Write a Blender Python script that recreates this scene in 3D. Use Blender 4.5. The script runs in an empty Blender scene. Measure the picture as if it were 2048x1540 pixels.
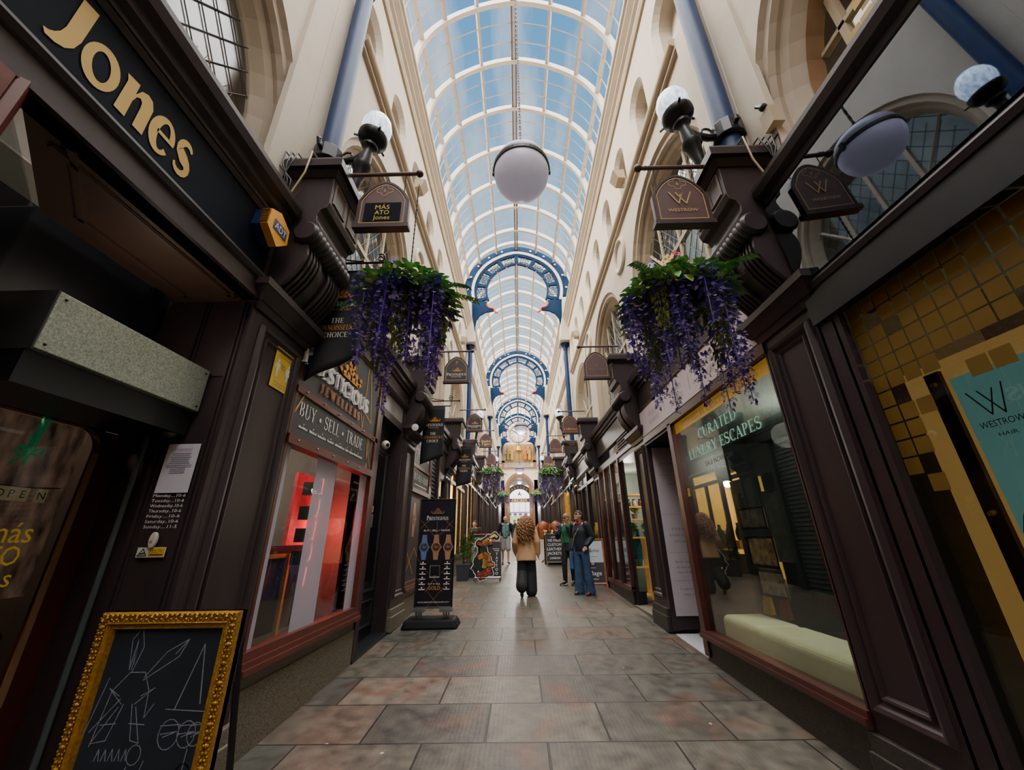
import bpy, math, random
from mathutils import Vector, Matrix, noise as mnoise
random.seed(7)
SC = bpy.context.scene
COL = SC.collection
pi = math.pi
sin, cos = math.sin, math.cos

# ------------------------------------------------------------------ materials
def lin(c):
    if isinstance(c, str):
        c = tuple(int(c[i:i+2], 16)/255 for i in (0, 2, 4))
    return tuple((x/12.92 if x <= .04045 else ((x+.055)/1.055)**2.4) for x in c)
MATS = {}
def mat(name, col, rough=.5, metal=0, var=.12, scale=6, bump=0, bscale=40, emit=0, spec=.5, col2=None, detail=4, stretch=(1,1,1)):
    if name in MATS: return MATS[name]
    m = bpy.data.materials.new(name); m.use_nodes = True
    nt = m.node_tree; N = nt.nodes; L = nt.links
    b = N['Principled BSDF']
    c = lin(col)
    b.inputs['Roughness'].default_value = rough
    b.inputs['Metallic'].default_value = metal
    b.inputs['Specular IOR Level'].default_value = spec
    if var > 0 or col2 or bump:
        tc = N.new('ShaderNodeTexCoord'); mp = N.new('ShaderNodeMapping'); mp.inputs['Scale'].default_value = stretch
        L.new(tc.outputs['Object'], mp.inputs['Vector'])
        nz = N.new('ShaderNodeTexNoise'); nz.inputs['Scale'].default_value = scale; nz.inputs['Detail'].default_value = detail
        L.new(mp.outputs[0], nz.inputs['Vector'])
        r = N.new('ShaderNodeValToRGB')
        r.color_ramp.elements[0].position = .3; r.color_ramp.elements[1].position = .7
        if col2:
            a, d = lin(col2), c
        else:
            a, d = tuple(x*(1-var) for x in c), tuple(min(1, x*(1+var)) for x in c)
        r.color_ramp.elements[0].color = (*a, 1); r.color_ramp.elements[1].color = (*d, 1)
        L.new(nz.outputs['Fac'], r.inputs[0]); L.new(r.outputs[0], b.inputs['Base Color'])
        if emit: L.new(r.outputs[0], b.inputs['Emission Color'])
        if bump:
            n2 = N.new('ShaderNodeTexNoise'); n2.inputs['Scale'].default_value = bscale; n2.inputs['Detail'].default_value = 5
            L.new(mp.outputs[0], n2.inputs['Vector'])
            bp = N.new('ShaderNodeBump'); bp.inputs['Strength'].default_value = bump; bp.inputs['Distance'].default_value = .01
            L.new(n2.outputs['Fac'], bp.inputs['Height']); L.new(bp.outputs[0], b.inputs['Normal'])
    else:
        b.inputs['Base Color'].default_value = (*c, 1)
        if emit: b.inputs['Emission Color'].default_value = (*c, 1)
    if emit: b.inputs['Emission Strength'].default_value = emit
    MATS[name] = m
    return m
def glass(name, tint=(1,1,1), refl=1.0, ior=1.5, rough=0.0, base=0.0):
    if name in MATS: return MATS[name]
    m = bpy.data.materials.new(name); m.use_nodes = True
    nt = m.node_tree; N = nt.nodes; L = nt.links; N.clear()
    o = N.new('ShaderNodeOutputMaterial'); t = N.new('ShaderNodeBsdfTransparent'); g = N.new('ShaderNodeBsdfGlossy')
    t.inputs[0].default_value = (*tint, 1); g.inputs['Roughness'].default_value = rough
    g.inputs['Color'].default_value = (refl, refl, refl, 1)
    f = N.new('ShaderNodeLayerWeight'); f.inputs[0].default_value = .5
    pw = N.new('ShaderNodeMath'); pw.operation = 'POWER'; pw.inputs[1].default_value = 4.5; L.new(f.outputs['Facing'], pw.inputs[0])
    f0 = ((ior-1)/(ior+1))**2+base
    mx = N.new('ShaderNodeMixShader')
    ad = N.new('ShaderNodeMath'); ad.operation = 'MULTIPLY_ADD'; ad.inputs[1].default_value = (1-f0)*.8; ad.inputs[2].default_value = f0; ad.use_clamp = True
    L.new(pw.outputs[0], ad.inputs[0]); L.new(ad.outputs[0], mx.inputs[0]); L.new(t.outputs[0], mx.inputs[1]); L.new(g.outputs[0], mx.inputs[2])
    L.new(mx.outputs[0], o.inputs[0]); MATS[name] = m
    return m
def frost(name, col, k, rough=.6, emit=0):
    """translucent film: part diffuse / part see-through"""
    if name in MATS: return MATS[name]
    m = bpy.data.materials.new(name); m.use_nodes = True
    nt = m.node_tree; N = nt.nodes; L = nt.links; b = N['Principled BSDF']; o = N['Material Output']
    b.inputs['Base Color'].default_value = (*lin(col), 1); b.inputs['Roughness'].default_value = rough
    if emit:
        b.inputs['Emission Color'].default_value = (*lin(col), 1); b.inputs['Emission Strength'].default_value = emit
    t = N.new('ShaderNodeBsdfTransparent'); mx = N.new('ShaderNodeMixShader'); mx.inputs[0].default_value = k
    L.new(t.outputs[0], mx.inputs[1]); L.new(b.outputs[0], mx.inputs[2]); L.new(mx.outputs[0], o.inputs[0]); MATS[name] = m
    return m

# ------------------------------------------------------------------ mesh builder
def norm(v):
    v = Vector(v); return v.normalized() if v.length > 1e-9 else Vector((0,0,1))
class MB:
    def __init__(s): s.v = []; s.f = []; s.mi = []
    def add(s, vs, fs, m=0):
        k = len(s.v); s.v += [tuple(p) for p in vs]; s.f += [tuple(i+k for i in f) for f in fs]; s.mi += [m]*len(fs); return s
    def box(s, x0, x1, y0, y1, z0, z1, m=0):
        if x0 > x1: x0, x1 = x1, x0
        if y0 > y1: y0, y1 = y1, y0
        if z0 > z1: z0, z1 = z1, z0
        v = [(x0,y0,z0),(x1,y0,z0),(x1,y1,z0),(x0,y1,z0),(x0,y0,z1),(x1,y0,z1),(x1,y1,z1),(x0,y1,z1)]
        return s.add(v, [(3,2,1,0),(4,5,6,7),(0,1,5,4),(1,2,6,5),(2,3,7,6),(3,0,4,7)], m)
    def quad(s, a, b, c, d, m=0): return s.add([a,b,c,d], [(0,1,2,3)], m)
    def hexa(s, p, m=0):
        return s.add(p, [(3,2,1,0),(4,5,6,7),(0,1,5,4),(1,2,6,5),(2,3,7,6),(3,0,4,7)], m)
    def prism(s, poly, fn, d0, d1, m=0, caps=True):
        n = len(poly)
        v = [fn(u, w, d0) for u, w in poly]+[fn(u, w, d1) for u, w in poly]
        f = [(i, (i+1) % n, n+(i+1) % n, n+i) for i in range(n)]
        if caps: f += [tuple(range(n-1, -1, -1)), tuple(range(n, 2*n))]
        return s.add(v, f, m)
    def tube(s, pts, r, n=8, caps=True, m=0, flat=1.0):
        pts = [Vector(p) for p in pts]; k = len(pts)
        rr = r if isinstance(r, (list, tuple)) else [r]*k
        v = []; up = None
        for i, p in enumerate(pts):
            d = norm((pts[min(i+1, k-1)]-pts[max(i-1, 0)]))
            if up is None:
                up = Vector((0,0,1)) if abs(d.z) < .9 else Vector((0,1,0))
            a = d.cross(up)
            if a.length < 1e-6: a = d.cross(Vector((1,0,0)))
            a.normalize(); b = a.cross(d).normalized(); up = b
            for j in range(n):
                t = 2*pi*j/n; v.append(p+a*(rr[i]*cos(t))+b*(rr[i]*flat*sin(t)))
        f = [(i*n+j, i*n+(j+1) % n, (i+1)*n+(j+1) % n, (i+1)*n+j) for i in range(k-1) for j in range(n)]
        if caps: f += [tuple(range(n-1, -1, -1)), tuple((k-1)*n+j for j in range(n))]
        return s.add(v, f, m)
    def lathe(s, prof, o=(0,0,0), ax=(0,0,1), n=24, m=0, caps=True):
        o = Vector(o); a = norm(ax); b = a.orthogonal().normalized(); c = a.cross(b)
        v = []
        for r, h in prof:
            for j in range(n):
                t = 2*pi*j/n; v.append(o+a*h+b*(r*cos(t))+c*(r*sin(t)))
        k = len(prof)
        f = [(i*n+j, i*n+(j+1) % n, (i+1)*n+(j+1) % n, (i+1)*n+j) for i in range(k-1) for j in range(n)]
        if caps and prof[0][0] > 1e-6: f.append(tuple(range(n-1, -1, -1)))
        if caps and prof[-1][0] > 1e-6: f.append(tuple((k-1)*n+j for j in range(n)))
        return s.add(v, f, m)
    def ball(s, c, r, n=16, k=10, sc=(1,1,1), m=0, rot=None):
        c = Vector(c); v = []
        for i in range(k+1):
            t = pi*i/k
            for j in range(n):
                p = 2*pi*j/n
                q = Vector((r*sc[0]*sin(t)*cos(p), r*sc[1]*sin(t)*sin(p), r*sc[2]*cos(t)))
                if rot is not None: q = rot @ q
                v.append(c+q)
        f = [(i*n+j, (i+1)*n+j, (i+1)*n+(j+1) % n, i*n+(j+1) % n) for i in range(k) for j in range(n)]
        return s.add(v, f, m)
    def grid(s, fn, nu, nv, m=0):
        v = [fn(i/nu, j/nv) for i in range(nu+1) for j in range(nv+1)]
        f = [(i*(nv+1)+j, (i+1)*(nv+1)+j, (i+1)*(nv+1)+j+1, i*(nv+1)+j+1) for i in range(nu) for j in range(nv)]
        return s.add(v, f, m)
    def xf(s, M):
        s.v = [tuple(M @ Vector(p)) for p in s.v]; return s
    def build(s, name, ms, parent=None, smooth=False, local=False, kind=None, bevel=0, label=None):
        if parent is not None and not local:
            r = parent
            while r.parent: r = r.parent
            I = r.matrix_basis.inverted()
            vs = [tuple(I @ Vector(p)) for p in s.v]
        else: vs = s.v
        me = bpy.data.meshes.new(name); me.from_pydata(vs, [], s.f); me.validate()
        if not isinstance(ms, (list, tuple)): ms = [ms]
        for m in ms: me.materials.append(m)
        if len(ms) > 1 and len(me.polygons) == len(s.mi): me.polygons.foreach_set('material_index', s.mi)
        if smooth:
            me.polygons.foreach_set('use_smooth', [True]*len(me.polygons))
            if smooth == 'auto':
                try: me.set_sharp_from_angle(angle=.7)
                except Exception: pass
        me.update()
        o = bpy.data.objects.new(name, me); COL.objects.link(o); o.parent = parent
        if kind: o['kind'] = kind
        if label: o['label'] = label
        if bevel:
            b = o.modifiers.new('bevel', 'BEVEL'); b.width = bevel; b.segments = 2; b.limit_method = 'ANGLE'
        return o
def fix_normals(o):
    import bmesh
    bm = bmesh.new(); bm.from_mesh(o.data); bmesh.ops.recalc_face_normals(bm, faces=bm.faces); bm.to_mesh(o.data); bm.free()
def T(name, label, cat, loc=(0,0,0), rz=0, group=None):
    o = bpy.data.objects.new(name, None); COL.objects.link(o); o.empty_display_size = .1
    o.location = loc; o.rotation_euler = (0,0,rz); o['label'] = label; o['category'] = cat
    if group: o['group'] = group
    return o
def tag(o, label, cat, group=None, kind=None):
    o['label'] = label; o['category'] = cat
    if group: o['group'] = group
    if kind: o['kind'] = kind
    return o
def S(mb, name, m, label=None, parent=None, smooth=False):
    return mb.build(name, m, parent, smooth, kind=None if parent else 'structure', label=label)
def kids(o): return [c for c in o.children]
def dup(root, loc, rz=None, label=None, group=None):
    r = root.copy(); COL.objects.link(r); r.location = loc
    if rz is not None: r.rotation_euler = (0,0,rz)
    if label: r['label'] = label
    if group: r['group'] = group
    for ch in list(root.children):
        c = ch.copy(); COL.objects.link(c); c.parent = r
        for g in list(ch.children):
            d = g.copy(); COL.objects.link(d); d.parent = c
    return r

# ------------------------------------------------------------------ lettering
class Fr:
    """a flat frame in space: origin, reading direction, up, outward normal"""
    def __init__(s, o, r, u): s.o = Vector(o); s.r = norm(r); s.u = norm(u); s.n = s.r.cross(s.u)
    def p(s, a, b, c=0): return tuple(s.o+s.r*a+s.u*b+s.n*c)
def FL(x, y, z): return Fr((x,y,z), (0,1,0), (0,0,1))      # on the left wall, faces +X
def FRt(x, y, z): return Fr((x,y,z), (0,-1,0), (0,0,1))    # on the right wall, faces -X
def FF(x, y, z): return Fr((x,y,z), (1,0,0), (0,0,1))      # faces the viewer (-Y)
_tc = {}
def sans(txt):
    if txt in _tc: return _tc[txt]
    c = bpy.data.curves.new('t', 'FONT'); c.body = txt; c.size = 1; c.resolution_u = 2
    o = bpy.data.objects.new('t', c); COL.objects.link(o)
    bpy.context.view_layer.update()
    me = bpy.data.meshes.new_from_object(o)
    vs = [tuple(v.co) for v in me.vertices]; fs = [tuple(p.vertices) for p in me.polygons]
    bpy.data.objects.remove(o); bpy.data.curves.remove(c); bpy.data.meshes.remove(me)
    _tc[txt] = (vs, fs)
    return vs, fs
# serif capitals drawn from thick and thin strokes (cap height 1)
TK, TN = .15, .05
def _seg(x0, y0, x1, y1, w):
    d = Vector((x1-x0, y1-y0)); n = Vector((-d.y, d.x)).normalized()*(w/2)
    return [[(x0-n.x,y0-n.y),(x1-n.x,y1-n.y),(x1+n.x,y1+n.y),(x0+n.x,y0+n.y)]]
def _stem(x, y0=0, y1=1, w=TK, sb=1, st=1):
    r = [[(x-w/2,y0),(x+w/2,y0),(x+w/2,y1),(x-w/2,y1)]]; q = w/2+.07
    if sb: r.append([(x-q,y0),(x+q,y0),(x+q,y0+.045),(x-q,y0+.045)])
    if st: r.append([(x-q,y1-.045),(x+q,y1-.045),(x+q,y1),(x-q,y1)])
    return r
def _arc(cx, cy, rx, ry, a0, a1, n=14, tk=TK, tn=TN):
    r = []
    for i in range(n):
        t0, t1 = (math.radians(a0+(a1-a0)*k/n) for k in (i, i+1))
        r.append([(cx+rx*cos(t0),cy+ry*sin(t0)),(cx+rx*cos(t1),cy+ry*sin(t1)),(cx+(rx-tk)*cos(t1),cy+(ry-tn)*sin(t1)),(cx+(rx-tk)*cos(t0),cy+(ry-tn)*sin(t0))])
    return r
def _path(ps, ws):
    r = []
    for i in range(len(ps)-1):
        (x0,y0),(x1,y1) = ps[i], ps[i+1]
        def nn(k):
            a = ps[max(k-1,0)]; b = ps[min(k+1,len(ps)-1)]; d = Vector((b[0]-a[0], b[1]-a[1])); return Vector((-d.y,d.x)).normalized()*(ws[k]/2)
        n0, n1 = nn(i), nn(i+1)
        r.append([(x0-n0.x,y0-n0.y),(x1-n1.x,y1-n1.y),(x1+n1.x,y1+n1.y),(x0+n0.x,y0+n0.y)])
    return r
def _h(y, x0, x1, w=TN): return [[(x0,y-w/2),(x1,y-w/2),(x1,y+w/2),(x0,y+w/2)]]
def _tick(x, y, up): return [[(x-.03,y),(x+.03,y),(x+.03,y+up*.14),(x-.005,y+up*.16)]] if up > 0 else [[(x-.03,y),(x-.005,y+up*.16),(x+.03,y+up*.14),(x+.03,y)]]
def _S(w=.56):
    ps = []; ws = []
    for i in range(9):
        t = math.radians(20+i*190/8); ps.append((.29+.24*cos(t), .745+.23*sin(t))); ws.append(.06+.07*max(0,(i-2)/6))
    ps.append((.29, .5)); ws.append(.17)
    for i in range(9):
        t = math.radians(60-i*220/8); ps.append((.29+.25*cos(t), .265+.245*sin(t))); ws.append(.13-.07*max(0,(i-2)/6))
    return _path(ps, ws)+[[(.5,.72),(.55,.72),(.55,1),(.52,1)]]+[[(.03,0),(.06,0),(.09,.3),(.03,.3)]]
GL = {
'A': (.78, lambda: _seg(.1,0,.4,1,TN+.01)+_seg(.38,1,.66,0,TK)+_h(.33,.2,.56)+_h(.022,.0,.24)+_h(.022,.5,.8)),
'B': (.68, lambda: _stem(.16)+_arc(.3,.75,.29,.25,-90,90)+_arc(.3,.26,.34,.26,-90,90)+_h(.975,.1,.32)+_h(.51,.16,.32)+_h(.025,.1,.32)),
'C': (.74, lambda: _arc(.42,.5,.4,.52,48,312,22)+[[(.65,.68),(.7,.68),(.7,1),(.67,1)]]),
'D': (.8, lambda: _stem(.16)+_arc(.32,.5,.44,.5,-90,90,18)+_h(.975,.1,.34)+_h(.025,.1,.34)),
'E': (.66, lambda: _stem(.16)+_h(.975,.1,.58)+_h(.51,.16,.44)+_h(.025,.1,.6)+_tick(.57,1,-1)+_tick(.59,0,1)+[[(.42,.4),(.46,.4),(.46,.62),(.42,.62)]]),
'F': (.62, lambda: _stem(.16)+_h(.975,.1,.56)+_h(.51,.16,.44)+_tick(.55,1,-1)+[[(.42,.4),(.46,.4),(.46,.62),(.42,.62)]]),
'G': (.8, lambda: _arc(.42,.5,.4,.52,48,320,22)+_stem(.66,0,.42,TK,0,1)+[[(.65,.68),(.7,.68),(.7,1),(.67,1)]]),
'H': (.82, lambda: _stem(.16)+_stem(.64)+_h(.51,.16,.64)),
'I': (.36, lambda: _stem(.17)),
'J': (.46, lambda: _stem(.28,.15,1,TK,0,1)+_arc(.14,.16,.215,.18,-150,0,10)),
'K': (.78, lambda: _stem(.16)+_seg(.2,.42,.62,.98,TN)+_seg(.36,.62,.66,.02,TK)+_h(.022,.5,.8)+_h(.978,.48,.74)),
'L': (.62, lambda: _stem(.16)+_h(.025,.1,.58)+_tick(.57,0,1)),
'M': (.96, lambda: _stem(.12,0,1,TN)+_seg(.14,1,.46,.02,TK)+_seg(.46,.02,.76,1,TN)+_stem(.79)),
'N': (.84, lambda: _stem(.12,0,1,TN)+_seg(.13,1,.68,0,TK)+_stem(.7,0,1,TN)),
'O': (.84, lambda: _arc(.42,.5,.41,.52,0,360,28)),
'P': (.64, lambda: _stem(.16)+_arc(.28,.73,.33,.27,-90,90)+_h(.975,.1,.3)+_h(.485,.16,.3)),
'Q': (.84, lambda: _arc(.42,.5,.41,.52,0,360,28)+_seg(.45,.1,.75,-.2,.09)),
'R': (.74, lambda: _stem(.16)+_arc(.28,.75,.3,.25,-90,90)+_h(.975,.1,.3)+_h(.525,.16,.3)+_seg(.34,.52,.66,0,TK)+_h(.022,.58,.78)),
'S': (.62, _S),
'T': (.7, lambda: _stem(.35,0,1,TK,1,0)+_h(.975,.03,.67)+_tick(.06,1,-1)+_tick(.64,1,-1)),
'U': (.8, lambda: _stem(.16,.3,1,TK,0,1)+_stem(.66,.3,1,TN,0,1)+_arc(.4,.32,.315,.34,180,360,14,TK*.8)),
'V': (.78, lambda: _seg(.12,1,.4,0,TK)+_seg(.4,0,.66,1,TN+.01)+_h(.978,0,.26)+_h(.978,.54,.8)),
'W': (1.1, lambda: _seg(.12,1,.34,0,TK)+_seg(.34,0,.54,.98,TN+.01)+_seg(.52,.98,.76,0,TK)+_seg(.76,0,.98,1,TN+.01)+_h(.978,0,.26)+_h(.978,.84,1.1)),
'X': (.78, lambda: _seg(.12,1,.64,0,TK)+_seg(.12,0,.64,1,TN)+_h(.022,0,.26)+_h(.022,.5,.8)+_h(.978,0,.26)+_h(.978,.5,.76)),
'Y': (.76, lambda: _seg(.1,1,.39,.45,TK)+_seg(.39,.45,.64,1,TN)+_stem(.38,0,.48,TK,1,0)+_h(.978,0,.24)+_h(.978,.52,.78)),
'Z': (.7, lambda: _seg(.58,.96,.12,.04,TK)+_h(.975,.08,.62)+_h(.025,.06,.62)+_tick(.1,1,-1)+_tick(.6,0,1)),
'&': (.85, lambda: _arc(.36,.76,.2,.24,0,360,16,.1)+_arc(.34,.27,.3,.29,90,330,16)+_seg(.25,.68,.75,.02,.12)),
"'": (.2, lambda: [[(.06,.7),(.12,.7),(.15,1),(.04,1)]]),
'.': (.24, lambda: _arc(.12,.06,.06,.06,0,360,10,.059,.059)),
'*': (.5, lambda: _arc(.25,.45,.16,.16,0,360,16,.159,.159)),
'|': (.3, lambda: [[(.13,-.3),(.16,-.3),(.16,1.5),(.13,1.5)]]),
' ': (.36, lambda: []),
}
def serif(txt, small=.76):
    vs = []; fs = []; x = 0; first = True
    for ch in txt:
        k = small if (ch.islower() and small) else 1
        w, fn = GL.get(ch.upper(), GL[' '])
        for poly in fn():
            b = len(vs); vs += [(x+a*k, c*k, 0) for a, c in poly]; fs.append(tuple(range(b, b+len(poly))))
        x += (w+.06)*k
    return vs, fs
def text(txt, fr, a, b, h=None, width=None, font='sans', align='c', off=.003, mb=None, slant=0, m=0, depth=0, sx=1, vert=False):
    """lettering laid on frame fr at (a, b); h = letter height, width = fit width"""
    vs, fs = (serif(txt) if font == 'serif' else sans(txt))
    if not vs: return mb or MB()
    x0 = min(v[0] for v in vs); x1 = max(v[0] for v in vs); y0 = min(v[1] for v in vs); y1 = max(v[1] for v in vs)
    ch = 1.0 if font == 'serif' else .73
    if h is None: sc = width/(x1-x0); sy = sc
    else:
        sy = h/ch; sc = sy*sx
        if width: sc = width/(x1-x0)
    W = (x1-x0)*sc
    dx = {'c': -W/2, 'l': 0, 'r': -W}[align]
    if mb is None: mb = MB()
    out = []
    for v in vs:
        px = (v[0]-x0)*sc+dx+slant*v[1]*sy; py = v[1]*sy
        out.append(fr.p(a+px, b+py, off))
    mb.add(out, fs, m)
    if depth:
        mb.add([tuple(Vector(p)-fr.n*depth) for p in out], fs, m)
        n = len(out)
    return mb
def plate(fr, a0, a1, b0, b1, c0, c1, mb=None, m=0):
    mb = mb or MB()
    return mb.hexa([fr.p(a0,b0,c0),fr.p(a1,b0,c0),fr.p(a1,b1,c0),fr.p(a0,b1,c0),fr.p(a0,b0,c1),fr.p(a1,b0,c1),fr.p(a1,b1,c1),fr.p(a0,b1,c1)], m)
def pline(fr, pts, w, off=.003, mb=None, m=0):
    """drawn strokes on a frame"""
    mb = mb or MB()
    for i in range(len(pts)-1):
        (x0,y0),(x1,y1) = pts[i], pts[i+1]
        d = Vector((x1-x0, y1-y0))
        if d.length < 1e-7: continue
        n = Vector((-d.y, d.x)).normalized()*(w/2); e = d.normalized()*(w*.3)
        mb.quad(fr.p(x0-n.x-e.x,y0-n.y-e.y,off), fr.p(x1-n.x+e.x,y1-n.y+e.y,off), fr.p(x1+n.x+e.x,y1+n.y+e.y,off), fr.p(x0+n.x-e.x,y0+n.y-e.y,off), m)
    return mb
def disc(fr, a, b, r, off=.003, mb=None, m=0, n=20, ri=0, sy=1):
    mb = mb or MB()
    for i in range(n):
        t0, t1 = 2*pi*i/n, 2*pi*(i+1)/n
        mb.quad(fr.p(a+ri*cos(t0),b+ri*sy*sin(t0),off), fr.p(a+r*cos(t0),b+r*sy*sin(t0),off), fr.p(a+r*cos(t1),b+r*sy*sin(t1),off), fr.p(a+ri*cos(t1),b+ri*sy*sin(t1),off), m)
    return mb
def poly2(fr, pts, off=.003, mb=None, m=0):
    mb = mb or MB(); return mb.add([fr.p(x,y,off) for x,y in pts], [tuple(range(len(pts)))], m)
def panel_frame(fr, a0, a1, b0, b1, w=.03, d=.018, mb=None, m=0, c0=0):
    """raised moulding around a rectangular panel"""
    mb = mb or MB()
    def ring(i0, i1, h0, h1):
        A = [(a0+i0,b0+i0),(a1-i0,b0+i0),(a1-i0,b1-i0),(a0+i0,b1-i0)]; B = [(a0+i1,b0+i1),(a1-i1,b0+i1),(a1-i1,b1-i1),(a0+i1,b1-i1)]
        for k in range(4):
            l = (k+1) % 4
            mb.quad(fr.p(*A[k],c0+h0), fr.p(*A[l],c0+h0), fr.p(*B[l],c0+h1), fr.p(*B[k],c0+h1), m)
    ring(0, w*.25, 0, d); ring(w*.25, w*.6, d, d*.75); ring(w*.6, w*.75, d*.75, d*.35); ring(w*.75, w, d*.35, 0)
    return mb
def mould(prof, p0, p1, out, up=(0,0,1), mb=None, m=0):
    """run a moulding profile [(out, up)...] from p0 to p1"""
    mb = mb or MB(); p0 = Vector(p0); p1 = Vector(p1); o = Vector(out); u = Vector(up); n = len(prof)
    v = [p0+o*a+u*b for a,b in prof]+[p1+o*a+u*b for a,b in prof]
    f = [(i,(i+1)%n,n+(i+1)%n,n+i) for i in range(n)]+[tuple(range(n-1,-1,-1)), tuple(range(n,2*n))]
    mb.add(v, f, m); return mb
def remesh(o, vox, sm=2, deci=None):
    r = o.modifiers.new('r', 'REMESH'); r.mode = 'VOXEL'; r.voxel_size = vox; r.use_smooth_shade = True
    if sm:
        s = o.modifiers.new('s', 'SMOOTH'); s.iterations = sm; s.factor = .5
    if deci:
        d = o.modifiers.new('d', 'DECIMATE'); d.ratio = deci
    bpy.context.view_layer.update()
    dg = bpy.context.evaluated_depsgraph_get()
    me = bpy.data.meshes.new_from_object(o.evaluated_get(dg))
    old = o.data; mats = list(old.materials)
    o.modifiers.clear(); o.data = me
    me.materials.clear()
    for m in mats: me.materials.append(m)
    me.polygons.foreach_set('use_smooth', [True]*len(me.polygons))
    bpy.data.meshes.remove(old)
    return o
SKY, SUN, EXPO, SOFT, LAMP, LOOK = 0.83, 3.5, 0.55, 21, 3, 'AgX - Base Contrast'
# ------------------------------------------------------------------ materials used
M_wood = mat('dark_timber', '362c2e', .42, spec=.32, var=.18, scale=5, bump=.06, bscale=30, stretch=(1,1,.2))
M_wood2 = mat('maroon_timber', '32282b', .4, spec=.35, var=.16, scale=5, bump=.06, bscale=30, stretch=(1,1,.2))
M_black = mat('black_paint', '15171c', .42, var=.1)
M_soff = mat('brown_soffit', '5a463c', .5, var=.1, scale=3)
M_mahog = mat('mahogany', '5c2720', .38, var=.22, scale=8, stretch=(1,.3,1))
M_cream = mat('cream_plaster', 'c2b7a7', .75, var=.05, scale=2.5, bump=.05, bscale=14)
M_cream2 = mat('buff_moulding', 'ad9c85', .7, var=.07, scale=3)
M_tan = mat('tan_plaster', '9f9080', .7, var=.1, scale=2)
M_white = mat('white_iron', 'bfb5a8', .5, var=.03)
M_blue = mat('blue_iron', '082a58', .5, spec=.3, var=.12, scale=6)
M_blue2 = mat('teal_blue_iron', '042340', .65, spec=.1, var=.1, scale=4)
M_iron = mat('black_iron', '16191d', .35, metal=.3, var=.1)
M_mahog2 = mat('dark_mahogany', '47211f', .36, var=.2, scale=8, stretch=(1,.3,1))
M_granite = mat('speckled_granite', '857a68', .6, var=.0, col2='3e382f', scale=120, detail=2)
M_granite2 = mat('dark_granite', '3f3a35', .5, var=0, col2='201d1b', scale=90, detail=2)
M_gold = mat('gold_paint', 'd0a040', .45, var=.08)
M_goldleaf = mat('gilt', 'b8862f', .35, metal=.55, var=.3, scale=60, bump=.5, bscale=120)
M_navy = mat('navy_board', '0d131e', .7, spec=.08, var=.08, scale=2)
M_char = mat('charcoal_board', '33343a', .5, var=.06)
M_wht = mat('white_lettering', 'ece8e6', .5, var=0)
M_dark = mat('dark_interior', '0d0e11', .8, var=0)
M_steel = mat('brushed_steel', '9a9d9c', .35, metal=.8, var=.08)
M_win = glass('window_glass', (.93,.96,.95), .9, 1.52)
M_winD = glass('dim_window_glass', (.55,.62,.62), .95, 1.6, base=.05)
M_lead = mat('lead_came', '2a2a2c', .5, var=0)

SL = .0385
def fz(y): return SL*y
XL, XR, WL, WR, CX = -1.98, 2.15, -2.12, 2.32, .13
ARY = [2.9, 14.9, 26.9, 38.9]
SEG = [(-13.0, 14.9, 0.0), (14.9, 26.9, .45), (26.9, 38.9, .9), (38.9, 46.5, 1.35)]
def zo(y): return 0 if y < 14.5 else .42 if y < 26.5 else .88 if y < 38.5 else 1.3

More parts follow.
